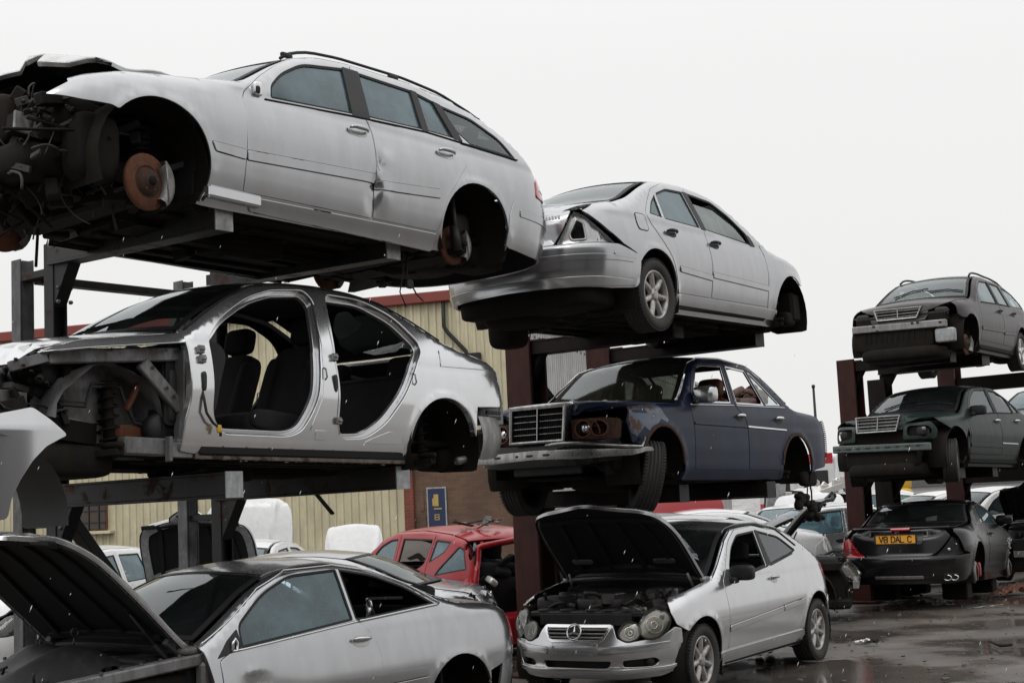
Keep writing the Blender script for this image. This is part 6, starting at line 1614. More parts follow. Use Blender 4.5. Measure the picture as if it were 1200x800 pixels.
    for z in (.60, .66): st.tube(lineon(B, 'B', [(.56 + (z - .6) * .9, z), (1.05, z)], .012), .004, 6)
    st.build('lamp_rib', M['red'], tl)
    hole = fillet([(-.48, .54), (-.60, .60), (-.82, .80), (-1.0, .76), (-1.16, .56)], .03)
    r = Raw(); panel(r, B, 'B', hole, off=-.07, th=.03, grid=.04, relief=lambda U: .02 * np.sin(U[:, 0] * 30) * np.sin(U[:, 1] * 26)); r.mk('lamp_aperture', [M['plastic'], M['inner']], root)
    c = MB(); c.slab(B.pt('B', -.72, .62, -.03), (.03, .04, .04), .6); c.slab(B.pt('B', -.86, .69, -.04), (.02, .02, .02), .6); c.build('bulb_holder', M['badge'], root)
    underbody(root, 1.9, -1.9, 81); liner(B, root, 1.30, .32, .37, .86, .45); liner(B, root, -1.27, .33, .385, .87, .45)
    brake(root, (-1.27, -.80, .30), -1, .165); 
    cl = MB(); cl.slab((-1.20, -.85, .32), (.09, .07, .20), .5); cl.build('brake_caliper', M['red'], root)
    brake(root, (1.30, -.80, .28), -1, .165); brake(root, (-1.27, .8, .3), 1)
    for x in (-1.0, .9):
        for y in (-.5, .5): bk = MB(); bk.box((x, y, .04), (.35, .35, .26), ch=.02); bk.build('support_block', M['grime'], root)
    cabin(B, root, rear=False, shelf=False, xdash=.60)
    return root
car_roadster()
# ------------------------------------------------------------------ storage racks: posts, cantilever arms, braces
def rack(label, key, posts, arms, braces, mat, zbase, armmat, cap, w=.15, group='cantilever car racks', extra=None):
    """posts: (x, y, top); arms: (x, y0, y1, ztop, h, wd); all in the frame of the car named by key (yaw only)."""
    x, y, z, ya = POSE[key][:4]
    root = empty('car_rack', (x, y, 0), (0, 0, R(ya)), label, 'rack', group)
    for px, py, ht, ww, mm in posts:
        m = MB(); 
        t = ww * .12                                      # H section: two flanges and a web
        for s in (1, -1): m.box((px + s * (ww / 2 - t / 2), py, ht / 2), (t, ww, ht), ch=.003)
        m.box((px, py, ht / 2), (ww - 2 * t - .001, t, ht - .01), ch=.002)
        if mm == 'galv':
            m.box((px, py + ww / 2 - .004, ht / 2), (ww * .7, .006, ht - .02), ch=.001)
        m.box((px, py, .012), (ww * 2, ww * 2, .024), ch=.004)
        m.build('post', M[mm], root)
    for ax, y0, y1, zt, h, wd, *ex in arms:
        dx, dz = ex if ex else (0, 0)
        def skew(q): q.v = [(a + dx * (b - y0) / (y1 - y0), b, c + dz * (b - y0) / (y1 - y0)) for a, b, c in q.v]
        m = MB(); m.box((ax, (y0 + y1) / 2, zt - .008), (wd, abs(y1 - y0), .016), ch=.002); m.box((ax, (y0 + y1) / 2, zt - h + .008), (wd, abs(y1 - y0), .016), ch=.002)
        for s in (1, -1): m.box((ax + s * wd * .40, (y0 + y1) / 2, zt - h / 2), (wd * .14, abs(y1 - y0) - .004, h - .033), ch=.002)
        skew(m); o = m.build('arm', M[armmat], root)
        e = MB(); e.box((ax, y1 + .006, zt - h / 2), (wd * .98, .012, h * 1.03), ch=.002); skew(e); e.build('end_plate', M[cap], o)
        g_ = MB(); g_.prism([(y0 - .02, zt - h), (y0 + .24, zt - h), (y0 + .05, zt - h - .30), (y0 - .02, zt - h - .30)], ax - .05, ax + .05, 'x'); g_.build('gusset', M[armmat], o)
    for a, b, ww in braces:
        m = MB(); m.bar(a, b, ww, ww * .55, .004); m.build('brace', M[armmat], root)
    if extra: extra(root)
    return root

def rack_near_extra(root):
    m = MB(); rn = random.Random(2)
    for x, y, z in ((.62, -.93, 3.30), (-.85, -.93, 3.30), (.62, -.93, 1.72), (-.85, -.93, 1.72)):
        for dx in (-.05, .05):
            for dz in (-.05, .05): m.lathe([(0, .02), (.014, .018), (.016, 0)], 6, (x + dx, y + .012, z + dz), 'y')
    m.build('bolt', M['galv'], root)
rack('grey galvanised steel rack with paired posts and long arms holding two silver cars', 'c2',
     [(.62, -1.02, 3.68, .115, 'dark_steel'), (.62, -1.43, 3.62, .115, 'galv'), (-.84, -1.02, 3.60, .115, 'dark_steel'), (-.84, -1.43, 3.60, .115, 'galv')],
     [(.62, -1.02, .80, 1.97, .16, .14, -.04, .0), (-.84, -1.02, .72, 1.98, .16, .14, -.20, .015), (.62, -1.02, 1.08, 3.67, .15, .14, .227, -.10), (-.84, -1.02, 1.05, 3.64, .15, .14, .163, -.08)],
     [((.58, -1.02, 1.80), (-.74, -1.02, .10), .13), ((.62, -1.24, 3.45), (-.86, -1.24, 3.45), .10), ((.62, -1.45, 3.48), (.62, -1.02, 3.48), .10), ((-.86, -1.45, 3.40), (-.86, -1.02, 3.40), .10), ((-.78, -1.45, 3.3), (-.2, -1.45, 2.2), .08), ((-.915, -.1, 1.89), (-1.14, -.1, 1.68), .035), ((.62, -1.45, 1.70), (.62, -1.02, 1.70), .09), ((-.86, -1.45, 1.7), (-.86, -1.02, 1.7), .09)],
     'galv', 0, 'dark_steel', 'galv_light', extra=rack_near_extra)
rack('dark maroon steel rack carrying the old blue saloon beneath the silver one', 'c5',
     [(.72, -1.08, 3.36, .30, 'maroon'), (-.76, -1.08, 3.36, .30, 'maroon')],
     [(.72, -1.08, .66, 1.80, .16, .18), (-.72, -1.08, .84, 1.80, .16, .20), (.72, -1.08, .70, 3.32, .14, .2), (-.76, -1.08, .80, 3.32, .14, .2)],
     [((.68, -1.08, 3.0), (-.66, -1.08, 1.95), .14), ((.68, -1.08, 1.55), (-.66, -1.08, .1), .14)], 'maroon', 0, 'maroon_shade', 'dark_steel')
rack('dark maroon steel rack carrying the green saloon and plum estate', 'c8',
     [(.68, -1.05, 3.66, .29, 'maroon'), (-.42, -1.10, 3.40, .29, 'maroon_shade'), (-3.05, -1.05, 3.9, .31, 'maroon')],
     [(.68, -1.05, .60, 1.93, .15, .2), (-.42, -1.05, .65, 1.93, .15, .2), (.68, -1.05, .60, 3.62, .15, .22), (-.42, -1.05, .65, 3.62, .15, .3), (-3.05, -1.05, .75, 1.92, .22, .2), (-3.05, -1.05, .75, 3.5, .24, .22)],
     [((.75, -1.05, 1.7), (-.3, -1.05, .2), .14), ((.75, -1.05, 3.35), (.3, -1.05, 2.7), .12)], 'maroon', 0, 'maroon_shade', 'dark_steel')

# loose white wing panel resting on the end of the near arm
def loose_wing():
    x, y, z, ya = POSE['c2'][:4]
    root = empty('loose_wing', (x, y, 0), (0, 0, R(ya)), 'loose pale silver wing panel hanging at the left edge below the doorless saloon', 'car panel')
    ctl = [(2.55, .43), (2.30, .44), (2.08, .485), (1.985, .42), (1.885, .335), (1.93, .318), (2.02, .275), (2.10, .20), (2.17, .10), (2.22, .0), (2.24, -.10), (2.55, -.14)]
    f = lambda U: np.stack([U[:, 0], .98 - .10 * (U[:, 0] - 2.0) - .25 * np.clip(U[:, 1] - .36, 0, 1) - .5 * (U[:, 0] - 2.1) ** 2, U[:, 1] + 1.84], 1)
    r = Raw(); panel(r, f, 'L', fillet(ctl, .02), grid=.04, th=.03, bev=.01); r.mk('wing_skin', [M['silver_clean'], M['inner']], root)
    m = MB(); P = []
    for a in np.linspace(R(20), R(150), 16):
        P.append([(2.33 + .46 * math.cos(a + .6), yy, 1.72 + .46 * math.sin(a + .6)) for yy in (.95, .75, .5)])
    m.sheet(P); m.slab((2.42, .86, 1.62), (.3, .2, .22), .5); m.build('splash_guard', M['plastic'], root)
loose_wing()
# ------------------------------------------------------------------ ground
def ground():
    m, nt, out = new_mat('wet_asphalt')
    b = node(nt, 'ShaderNodeBsdfPrincipled'); nt.links.new(b.outputs[0], out.inputs[0])
    tc = node(nt, 'ShaderNodeTexCoord')
    def noise(s, d=6, r=.6):
        n = node(nt, 'ShaderNodeTexNoise'); n.inputs['Scale'].default_value = s; n.inputs['Detail'].default_value = d; n.inputs['Roughness'].default_value = r
        nt.links.new(tc.outputs['Object'], n.inputs['Vector']); return n.outputs['Fac']
    base = ramp(nt, noise(.8, 8), [(.32, (.060, .053, .047)), (.55, (.105, .092, .081)), (.72, (.15, .13, .112))])
    mud = ramp(nt, noise(.35, 7, .65), [(.50, g(0)), (.62, g(.8))])
    c = mixc(nt, mud, base, (.075, .052, .036))
    grit = ramp(nt, noise(55, 3), [(.56, g(0)), (.72, g(.6))])
    c = mixc(nt, grit, c, (.11, .10, .09)); nt.links.new(c, b.inputs['Base Color'])
    pud = ramp(nt, noise(.55, 5, .55), [(.44, g(.06)), (.52, g(.34)), (.62, g(.6))])
    nt.links.new(pud, b.inputs['Roughness'])
    bp = node(nt, 'ShaderNodeBump'); bp.inputs['Distance'].default_value = .02
    wet = ramp(nt, noise(.55, 5, .55), [(.45, g(.02)), (.56, g(.9))])
    mm = node(nt, 'ShaderNodeMath', operation='MULTIPLY'); nt.links.new(noise(26, 6), mm.inputs[0]); nt.links.new(wet, mm.inputs[1])
    nt.links.new(mm.outputs[0], bp.inputs['Height']); bp.inputs['Strength'].default_value = .7
    nt.links.new(bp.outputs[0], b.inputs['Normal'])
    s = MB(); n = 60; P = []
    xs = np.concatenate([np.linspace(-900, -30, 8), np.linspace(-24, 30, 60), np.linspace(40, 900, 8)]); ys = np.concatenate([np.linspace(-60, -4, 5), np.linspace(0, 45, 60), np.linspace(55, 1500, 8)])
    for x in xs: P.append([(x, y, (.012 * math.sin(x * 1.3 + y) + .012 * math.sin(y * .9 - x * .7) - .015) if abs(x) < 40 and -3 < y < 50 else -.02) for y in ys])
    s.sheet(P); setp(s.build('ground', m), kind='structure')
ground()

# ------------------------------------------------------------------ the warehouse behind the racks
def cladding(name, col):
    return surf(name, col, .45, .0, dirt=.5, dirtcol=tuple(c * .5 for c in col), dscale=.8, var=.08)
M['cream'] = cladding('cream_cladding', (.56, .51, .35))
M['greyclad'] = cladding('grey_cladding', (.46, .45, .44))
M['fascia'] = surf('red_fascia', (.20, .035, .025), .5, dirt=.3, dirtcol=(.1, .03, .02), dscale=.6)
def brickmat(name, c1, c2, mortar):
    m, nt, out = new_mat(name); b = node(nt, 'ShaderNodeBsdfPrincipled'); nt.links.new(b.outputs[0], out.inputs[0])
    tc = node(nt, 'ShaderNodeTexCoord'); mp = node(nt, 'ShaderNodeMapping'); mp.inputs['Rotation'].default_value = (R(90), 0, 0); nt.links.new(tc.outputs['Object'], mp.inputs[0])
    k = node(nt, 'ShaderNodeTexBrick'); nt.links.new(mp.outputs[0], k.inputs['Vector'])
    for i, v in (('Color1', (*c1, 1)), ('Color2', (*c2, 1)), ('Mortar', (*mortar, 1)), ('Scale', 1.), ('Mortar Size', .006), ('Brick Width', .225), ('Row Height', .075)): k.inputs[i].default_value = v
    n = node(nt, 'ShaderNodeTexNoise'); n.inputs['Scale'].default_value = 1.5; n.inputs['Detail'].default_value = 8; nt.links.new(tc.outputs['Object'], n.inputs['Vector'])
    f = ramp(nt, n.outputs['Fac'], [(.4, g(0)), (.7, g(.6))]); c = mixc(nt, f, k.outputs['Color'], (.05, .035, .025)); nt.links.new(c, b.inputs['Base Color'])
    bp = node(nt, 'ShaderNodeBump'); bp.inputs['Distance'].default_value = .01; nt.links.new(k.outputs['Fac'], bp.inputs['Height']); bp.invert = True; nt.links.new(bp.outputs[0], b.inputs['Normal'])
    b.inputs['Roughness'].default_value = .8
    return m
M['brick'] = brickmat('brown_brick', (.12, .062, .036), (.16, .085, .05), (.14, .11, .085))
M['brick2'] = brickmat('red_brick', (.24, .045, .028), (.20, .035, .022), (.2, .14, .11))
M['navy'] = surf('navy_board', (.012, .022, .075), .4, dirt=.2)
M['board_yellow'] = surf('faded_yellow_print', (.42, .30, .08), .6)

def corrugated(m, t0, t1, z0, z1, off=0., pitch=.2, depth=.035):
    """Trapezoidal profile sheet in the local x,z plane, ribs vertical, facing -y."""
    xs = []; 
    n = int((t1 - t0) / pitch)
    for k in range(n):
        x = t0 + k * pitch
        xs += [(x, 0), (x + pitch * .50, 0), (x + pitch * .60, -depth), (x + pitch * .90, -depth)]
    xs.append((t0 + n * pitch, 0))
    m.sheet([[(x, off + y, z) for z in (z0, z1)] for x, y in xs], smooth=False)

def building():
    ang = math.atan2(-.295, .955)                   # local x runs from the far left end to the near right corner
    root = empty('warehouse_building', (.30, 34.0, 0), (0, 0, ang), 'cream corrugated warehouse with red fascia and brown brick entrance', 'building')
    L = 46
    m = MB(); corrugated(m, -L, -.05, 0, 6.72); m.box((-L / 2 - .3, 3.1, 3.3), (L - .6, 6., 6.6), ch=.01); m.build('wall', M['cream'], root)
    m = MB(); m.box((-L / 2, -.05, 6.80), (L + .3, .30, .26), ch=.02); m.build('fascia', M['fascia'], root)
    m = MB(); m.prism([(.12, 6.62), (.12, 6.68), (6.1, 6.68), (6.1, 6.62)], -L, -.6, 'x'); m.build('roof', M['greyclad'], root)
    m = MB(); m.box((-1.45, -.12, 1.62), (2.86, .2, 3.24), ch=.01); br = m.build('brick_bay', M['brick'], root)
    m = MB(); m.box((-2.99, -.16, 1.62), (.24, .3, 3.24), ch=.01); m.build('brick_pier', M['brick2'], root)
    m = MB(); m.box((-2.30, -.24, 1.62), (.44, .04, 1.12), ch=.006); bd = m.build('notice_board', M['navy'], root)
    m = MB(); y = -.263
    m.box((-2.31, y, 1.90), (.12, .006, .28), ch=.002); m.box((-2.38, y, 1.86), (.05, .006, .18), ch=.002); m.box((-2.27, y, 1.70), (.20, .006, .03), ch=.002)
    for dz in (-.06, .0, .06): m.box((-2.30, y, 1.50 + dz), (.10, .006, .02), ch=.002)
    for dx in (-.05, .05): m.box((-2.30 + dx, y, 1.50), (.02, .006, .14), ch=.002)
    m.build('print', M['board_yellow'], bd)
    m = MB(); m.box((-2.30, -.245, 1.62), (.50, .025, 1.18), ch=.004); m.build('board_frame', M['galv_light'], bd)
    m = MB(); m.box((-2.68, -.225, 1.9), (.10, .02, .5), ch=.004); m.box((-2.68, -.225, 1.35), (.18, .02, .4), ch=.004); m.build('notice', M['brick'], root)
    w = MB(); w.box((-11.95, -.06, 2.05), (1.02, .08, .98), ch=.01); wo_ = w.build('window', M['leather_brown'], root)
    w = MB(); 
    for dx in (-.30, .0, .30): w.box((-11.95 + dx, -.115, 2.05), (.03, .04, .98), ch=.003)
    for dz in (-.3, .0, .3): w.box((-11.95, -.115, 2.05 + dz), (1.02, .03, .03), ch=.003)
    w.build('frame', M['plastic'], wo_); w = MB(); w.box((-11.95, -.108, 2.05), (.96, .006, .92), ch=.001); w.build('pane', surf('brown_glass', (.045, .028, .02), .08, spec=.5), wo_)
    w = MB(); w.box((-11.9, -.12, 1.50), (1.3, .2, .08), ch=.01); w.build('sill', M['cream'], wo_)
    p = MB(); p.tube([(-1.98, -.12, 6.66), (-1.98, -.12, 6.05), (-1.90, -.12, 5.92), (-1.45, -.12, 5.42), (-1.38, -.12, 5.25), (-1.38, -.12, 0)], .05, 10)
    p.box((-1.25, -.13, 5.28), (.34, .14, .16), ch=.01); p.build('drain_pipe', M['plastic'], root)
    c = MB(); c.box((0, -.05, 3.35), (.14, .14, 6.7), ch=.01); c.build('corner_trim', M['cream'], root)
    # grey shed side
    s = empty('shed_building', (.30, 34.0, 0), (0, 0, ang + math.pi / 2), 'pale grey corrugated shed side running back from the cream warehouse', 'building')
    m = MB(); corrugated(m, .14, 30, 0, 6.0, -.01); m.box((15.2, 3.2, 2.9), (29.6, 6., 5.8), ch=.01); m.build('wall', M['greyclad'], s)
    m = MB(); m.prism([(-.1, 6.02), (-.1, 6.12), (6.4, 6.3), (6.4, 6.02)], 6.3, 30, 'x'); m.prism([(-.1, 6.02), (-.1, 6.12), (.4, 6.12), (.4, 6.02)], .16, 6.3, 'x'); m.build('roof', M['greyclad'], s)
    m = MB()
    for k in range(75): m.lathe([(0, -.02), (.035, -.015), (.035, 0)], 6, (.3 + .4 * k, -.05, 5.72), 'y')
    m.build('sheet_fixings', M['plastic'], s)
building()

# ------------------------------------------------------------------ the other scrap cars round about
BODIES = {}
def bodyfor(kind):
    if kind in BODIES: return BODIES[kind]
    ar = ((1.38, .325, .365), (-1.34, .325, .365))
    if kind == 'saloon': B = Body(2.14, -2.40, .864, W203TOP, belt=.95, tum=.44, arches=ar)
    elif kind == 'estate': B = Body(2.14, -2.40, .862, [p for p in W203TOP if p[0] > -.7] + [(-.93, 1.415), (-1.3, 1.385), (-1.65, 1.31), (-1.95, 1.14), (-2.2, 1.0), (-2.38, .93)], belt=.95, tum=.44, arches=ar)
    elif kind == 'tall':
        B = Body(1.80, -1.82, .86, [(1.8, .78), (1.6, .90), (1.3, 1.0), (1.05, 1.06), (.75, 1.26), (.40, 1.46), (.1, 1.53), (-.5, 1.54), (-1.1, 1.49), (-1.5, 1.42), (-1.66, 1.30), (-1.78, 1.0), (-1.82, .9)],
                 belt=.98, tum=.36, arches=((1.22, .31, .34), (-1.2, .31, .34)), bowx=((-2.4, 0), (.4, 0), (.7, .05), (1.05, .12), (1.4, .06), (2.3, 0)), rt=((-3, .06), (.4, .05), (1.0, .06), (1.3, .11), (3, .12)))
    BODIES[kind] = B; return B

def bgcar(name, label, cat, paint, pose, kind='saloon', hood=None, glass='g_side', hoodpaint=None, missing=(), wheels=True, lamps=True, seed=1, tail='lamp_red', rim=None):
    x, y, z, ya = pose
    root = empty(name, (x, y, z), (0, 0, R(ya)), label, cat, 'scrap cars standing round the racks')
    B = bodyfor(kind)
    sp = spec203(paint, glass, glass, estate=(kind == 'estate'), grid=.09)
    sp['qrear'] = [(-2.28, .98), (-2.30, .60), (-2.0, .55), (-1.68, .5)]
    if 'wing' in missing: sp['wing'] = None
    sides(B, root, sp)
    t = dict(TOPS203, screen=(TOPS203['screen'][0], glass), rear=(TOPS203['rear'][0], glass))
    if kind == 'estate': t = dict(roof=(-1.62, .32, .03, -.1, .08), screen=((.30, .95, .035, .07, .14), glass), rear=((-2.12, -1.64, .06, 0, -.08), glass), cowl=t['cowl'])
    if hood is None: t['hood'] = (1.03, 1.92, .012, .14, .08)
    roofs(B, root, dict(sp, tops=t))
    half = B.s_of_x(-1.66); sA = sigma(B, 1.70)
    r = Raw(); panel(r, B, 'B', fillet(sym([(0, .60), (half, .58), (half, .30), (half - .3, .25), (0, .25)]), .03), off=.004, th=.02, grid=.1); r.mk('rear_bumper', [M[paint], M['inner']], root)
    r = Raw(); panel(r, B, 'B', fillet(sym([(0, .61), (.55, .61), (.6, .95), (0, .97)]), .03), th=.02, grid=.1); r.mk('boot_panel', [M[paint], M['inner']], root)
    Fp(B, root, 'tail_lamp', fillet([(.62, .64), (.64, .92), (.80, .93), (1.02, .80), (1.02, .66)], .03), tail, .006, True, kind='B', th=.02, inner=None)
    if 'bumper' not in missing:
        r = Raw(); panel(r, B, 'F', fillet(sym([(0, .52), (.6, .52), (.85, .55), (sA, .60), (sA, .30), (.8, .24), (0, .22)]), .02), off=.004, th=.02, grid=.1); r.mk('front_bumper', [M[paint], M['inner']], root)
    else:
        m = MB(); m.bar((2.02, -.66, .48), (2.02, .66, .48), .07, .10); m.build('bumper_beam', M['alu'], root)
    if lamps: Fp(B, root, 'headlamp', oval(.66, .64, .20, .10, 20, .3), 'lamp_clear', .01, True, th=.06, inner=None)
    if hood is not None:
        hp = hoodpaint or paint
        openhood(B, root, (1.03, 1.92, .01, .14, .12), (.99, 0, .955), hood, hp, 'inner', grid=.1, rim=rim or hp)
        engine_bay(root, seed, 1.03, 1.88, .84, True, dense=40)
        m = MB(); m.tube([(1.10, .55, .86), (1.25, .50, .95 + .25 * math.sin(R(min(hood, 80))))], .012, 6); m.build('bonnet_stay', M['alu'], root)
    else:
        grille_frame(B, root, [(-.34, .79), (.34, .79), (.28, .62), (-.30, .62)], 2.08, 3)
        Fp(B, root, 'bonnet_nose', sym([(0, .82), (.40, .81), (.46, .70), (.44, .54), (0, .53)]), paint, -.01, th=.03, grid=.1)
    liner(B, root, 1.38, .325, .365, .83, .45); liner(B, root, -1.34, .325, .365, .83, .45)
    m = MB(); m.box((0, 0, .24), (3.9, 1.5, .12), ch=.04); m.box((1.4, 0, .30), (.9, 1.0, .2), ch=.04); m.build('underbody', M['grime'], root)
    if wheels:
        for wx in (1.357, -1.35):
            for sd in (1, -1): wheel(root, (wx, sd * .765, .303), sd, .305, .205, 'seven')
    cabin(B, root)
    return root

def redcar():
    root = empty('hatchback_car', (-.93, 17.75, -.10), (0, 0, R(124)), 'short red hatchback with its tailgate missing, parked behind the silver coupe', 'hatchback')
    B = bodyfor('tall')
    w1 = fillet([(.74, 1.0), (.68, 1.10), (.42, 1.36), (.20, 1.44), (.02, 1.45), (.0, 1.02)], [.02, .04, .06, .04, .02, .02])
    w2 = fillet([(-.10, 1.455), (-.80, 1.44), (-.74, 1.16), (-.45, 1.03), (-.10, 1.02)], [.02, .03, .05, .05, .02])
    w3 = fillet([(-.87, 1.435), (-1.22, 1.41), (-1.12, 1.29), (-.82, 1.17)], .03)
    w4 = fillet([(-1.40, 1.36), (-1.52, 1.33), (-1.60, 1.10), (-1.0, 1.03), (-1.08, 1.12)], .03)
    fd = fillet([(.86, .30), (.87, 1.0), (.72, 1.16), (.44, 1.42), (.20, 1.49), (-.03, 1.50), (-.05, .30)], .03)
    rd = fillet([(-.06, .30), (-.04, 1.50), (-.84, 1.49), (-.79, 1.12), (-.80, .80), (-.78, .30)], .03)
    sp = dict(paint='red', xa=1.06, xq=-1.64, af=(1.22, .31, .34), ar=(-1.2, .31, .34), sill=(.16, .29), xd=.87, grid=.06, qrear=[(-1.70, 1.1), (-1.74, .85), (-1.72, .5), (-1.54, .42)],
              doors=[dict(poly=fd, name='front_door', win=[(w1, 'g_side')], handle=(.12, .90), hmat='red'), dict(poly=rd, name='rear_door', win=[(w2, None)], handle=(-.62, .92), hmat='red')],
              qwin=[(w3, 'g_side'), (w4, 'g_side')],
              wing=fillet([(.88, .30), (.88, 1.0), (1.06, 1.05), (1.3, .99), (1.5, .90), (1.5, .60)] + arc(1.22, .31, .34, 50, 192, 16) + [(.9, .2)], .012),
              tops=dict(roof=(-1.42, .40, .02, -.03, .05), screen=((.40, 1.04, .03, .05, .12), 'g_side'), cowl=(1.04, 1.08, .04, .12, .12), hood=(1.09, 1.55, .02, .12, .08)))
    sides(B, root, sp); roofs(B, root, sp)
    f = MB(); P = lineon(B, 'B', [(-.74, .62), (-.68, 1.0), (-.60, 1.34), (0, 1.40), (.60, 1.34), (.68, 1.0), (.74, .62)], -.02)
    f.tube(P, .035, 8); f.build('tailgate_frame', M['red'], root)
    f = MB(); f.tube([p + Vector((.03, 0, -.02)) for p in P], .025, 6); f.build('tailgate_seal', M['rubber'], root)
    half = B.s_of_x(-1.52)
    r = Raw(); panel(r, B, 'B', fillet(sym([(0, .62), (half, .60), (half, .30), (0, .26)]), .03), off=.01, th=.03, grid=.08); r.mk('rear_bumper', [M['red'], M['inner']], root)
    for s in (1, -1):
        r = Raw(); panel(r, B, 'B', fillet([(s * .70, .66), (s * .70, 1.0), (s * .84, 1.0), (s * .98, .66)], .03), off=.008, th=.03, inner=None); lo = r.mk('tail_lamp', M['lamp_red'], root)
        r = Raw(); panel(r, B, 'B', fillet([(s * .72, .78), (s * .72, .86), (s * .84, .86), (s * .88, .78)], .02), off=.012, th=.01, inner=None); r.mk('lens', M['lamp_white'], lo)
    jk = MB(); rn = random.Random(12)
    for k in range(30): jk.slab((rn.uniform(-1.5, -1.0), rn.uniform(-.55, .55), rn.uniform(.6, 1.15)), (rn.uniform(.08, .3), rn.uniform(.08, .3), rn.uniform(.05, .2)), .6, Euler((rn.uniform(-1, 1), rn.uniform(-1, 1), 0)))
    jk.build('torn_trim', M['inner'], root)
    for k in range(4): jk = MB(); jk.slab((rn.uniform(-1.6, -1.4), rn.uniform(-.5, .55), rn.uniform(.65, 1.0)), (.14, .12, .08), .5, Euler((rn.uniform(-1, 1), rn.uniform(-1, 1), 0))); jk.build('loose_lamp', M['lamp_white'], root)
    ub = MB(); ub.box((0, 0, .26), (3.0, 1.4, .14), ch=.04); ub.build('underbody', M['grime'], root)
    cabin(B, root, shelf=False, dz=.12)
    return root
redcar()
def scraps_on_roof():
    m = MB(); rn = random.Random(5); c = Vector((-.42, 16.75, 1.50))
    for k in range(9): m.box(c + Vector((rn.uniform(-.25, .2), rn.uniform(-.2, .2), rn.uniform(-.01, .03))), (rn.uniform(.08, .28), rn.uniform(.03, .1), .012), Euler((rn.uniform(-.2, .2), rn.uniform(-.4, .4), rn.uniform(0, 3))), .003)
    m.tube([c + Vector((-.3, 0, .0)), c + Vector((-.36, .02, .10))], .008, 6)
    setp(m.build('scrap_trim', M['oily']), 'few dark scraps of trim lying on the roof of the red hatchback', 'car trim')
scraps_on_roof()

bgcar('saloon_car', 'silver saloon with pale wet rear window just behind the coupe, only roof and boot showing', 'saloon car', 'silver', (-2.62, 15.2, -.15, 174), wheels=False, glass='g_clear')
bgcar('saloon_car', 'white saloon with grey rimmed bonnet raised towards us behind the rack posts', 'saloon car', 'white', (-3.62, 18.1, -.05, -97), hood=72, wheels=False, missing=('bumper',), rim='galv_light')
bgcar('estate_car', 'white estate car roof showing behind the diagonal brace of the near rack', 'estate car', 'white', (-5.95, 18.6, -.05, -104), kind='estate')
def loose_bonnet(label, pos, yaw, tilt, k, kx):
    """A bonnet taken off its car and stood on its rear edge."""
    root = empty('loose_bonnet', pos, (0, 0, R(yaw)), label, 'car bonnet', 'loose white bonnets')
    B = bodyfor('saloon')
    def f(U):
        P = B.topz(U); P[:, 0] = (P[:, 0] - 1.03) * kx; P[:, 1] *= k; P[:, 2] -= .955
        P[:, 2] += .022 * np.exp(-((np.abs(P[:, 1]) - .30 - .12 * P[:, 0]) / .035) ** 2); return P
    r = Raw(); panel(r, f, 'T', toppoly(B, 1.03, 1.86, .012, .10, .02), grid=.06, th=.035, bev=.012); o = r.mk('skin', [M['white'], M['inner']], root); o.rotation_euler = (0, -R(tilt), 0)
    m = MB()
    for y in (-.4, .4): m.bar((.05, y, -.02), (.35 + .3 * math.cos(R(tilt)), y, -pos[2] + .02), .04, .03)
    m.build('prop', M['dark_steel'], root)
loose_bonnet('tall creased white bonnet standing upright behind the rack posts before the cream wall', (-4.05, 21.2, .85), 80, 84, 1.0, 1.35)
loose_bonnet('rounded white bonnet with dark scuffs leaning just left of the red hatchback', (-2.50, 21.6, .85), 95, 62, .62, 1.0)
bgcar('saloon_car', 'white saloon roof with greenish window just above the open hatchback roof', 'saloon car', 'white', (2.75, 24.2, 0, 178), tail='lamp_white')
bgcar('saloon_car', 'red saloon whose raised red bonnet shows above the white roof', 'saloon car', 'red', (3.30, 26.9, 0, 92), hood=78)
bgcar('saloon_car', 'white saloon with white bonnet raised to show two dark vents', 'saloon car', 'white', (5.3, 27.6, 0, 70), hood=62)
bgcar('saloon_car', 'black saloon with low raised black bonnet among the white cars', 'saloon car', 'black', (2.35, 22.35, .0, -4), hood=34)
bgcar('saloon_car', 'silver saloon facing right with black bonnet propped up and a loose clouded headlamp', 'saloon car', 'silver', (2.50, 20.0, -.02, -14), hood=56, hoodpaint='black', missing=('bumper', 'wing'), glass='g_clear', seed=8, wheels=False)
bgcar('saloon_car', 'pale silver saloon with its rear door beside the far rack post', 'saloon car', 'silver_clean', (5.15, 25.4, 0, 184))
bgcar('saloon_car', 'white car far back beyond the far rack, bonnet towards the post', 'saloon car', 'white', (9.4, 33.0, .1, -160), glass='g_blue')
bgcar('estate_car', 'white estate far back between the two maroon racks', 'estate car', 'white', (8.2, 36.5, .2, 170), kind='estate')
bgcar('saloon_car', 'white car with large pale blue windscreen just left of the red post', 'saloon car', 'white', (9.15, 28.6, .15, -155), glass='g_blue', hood=None)
bgcar('saloon_car', 'black saloon with bonnet up at the right edge facing the roadster', 'saloon car', 'black', (9.75, 25.9, 0, -128), hood=58, missing=('bumper',), seed=13)
bgcar('saloon_car', 'black saloon on the rack at the right edge behind the green one', 'saloon car', 'black', (9.75, 25.9, 1.93, -129), wheels=False, missing=('bumper',), lamps=False)

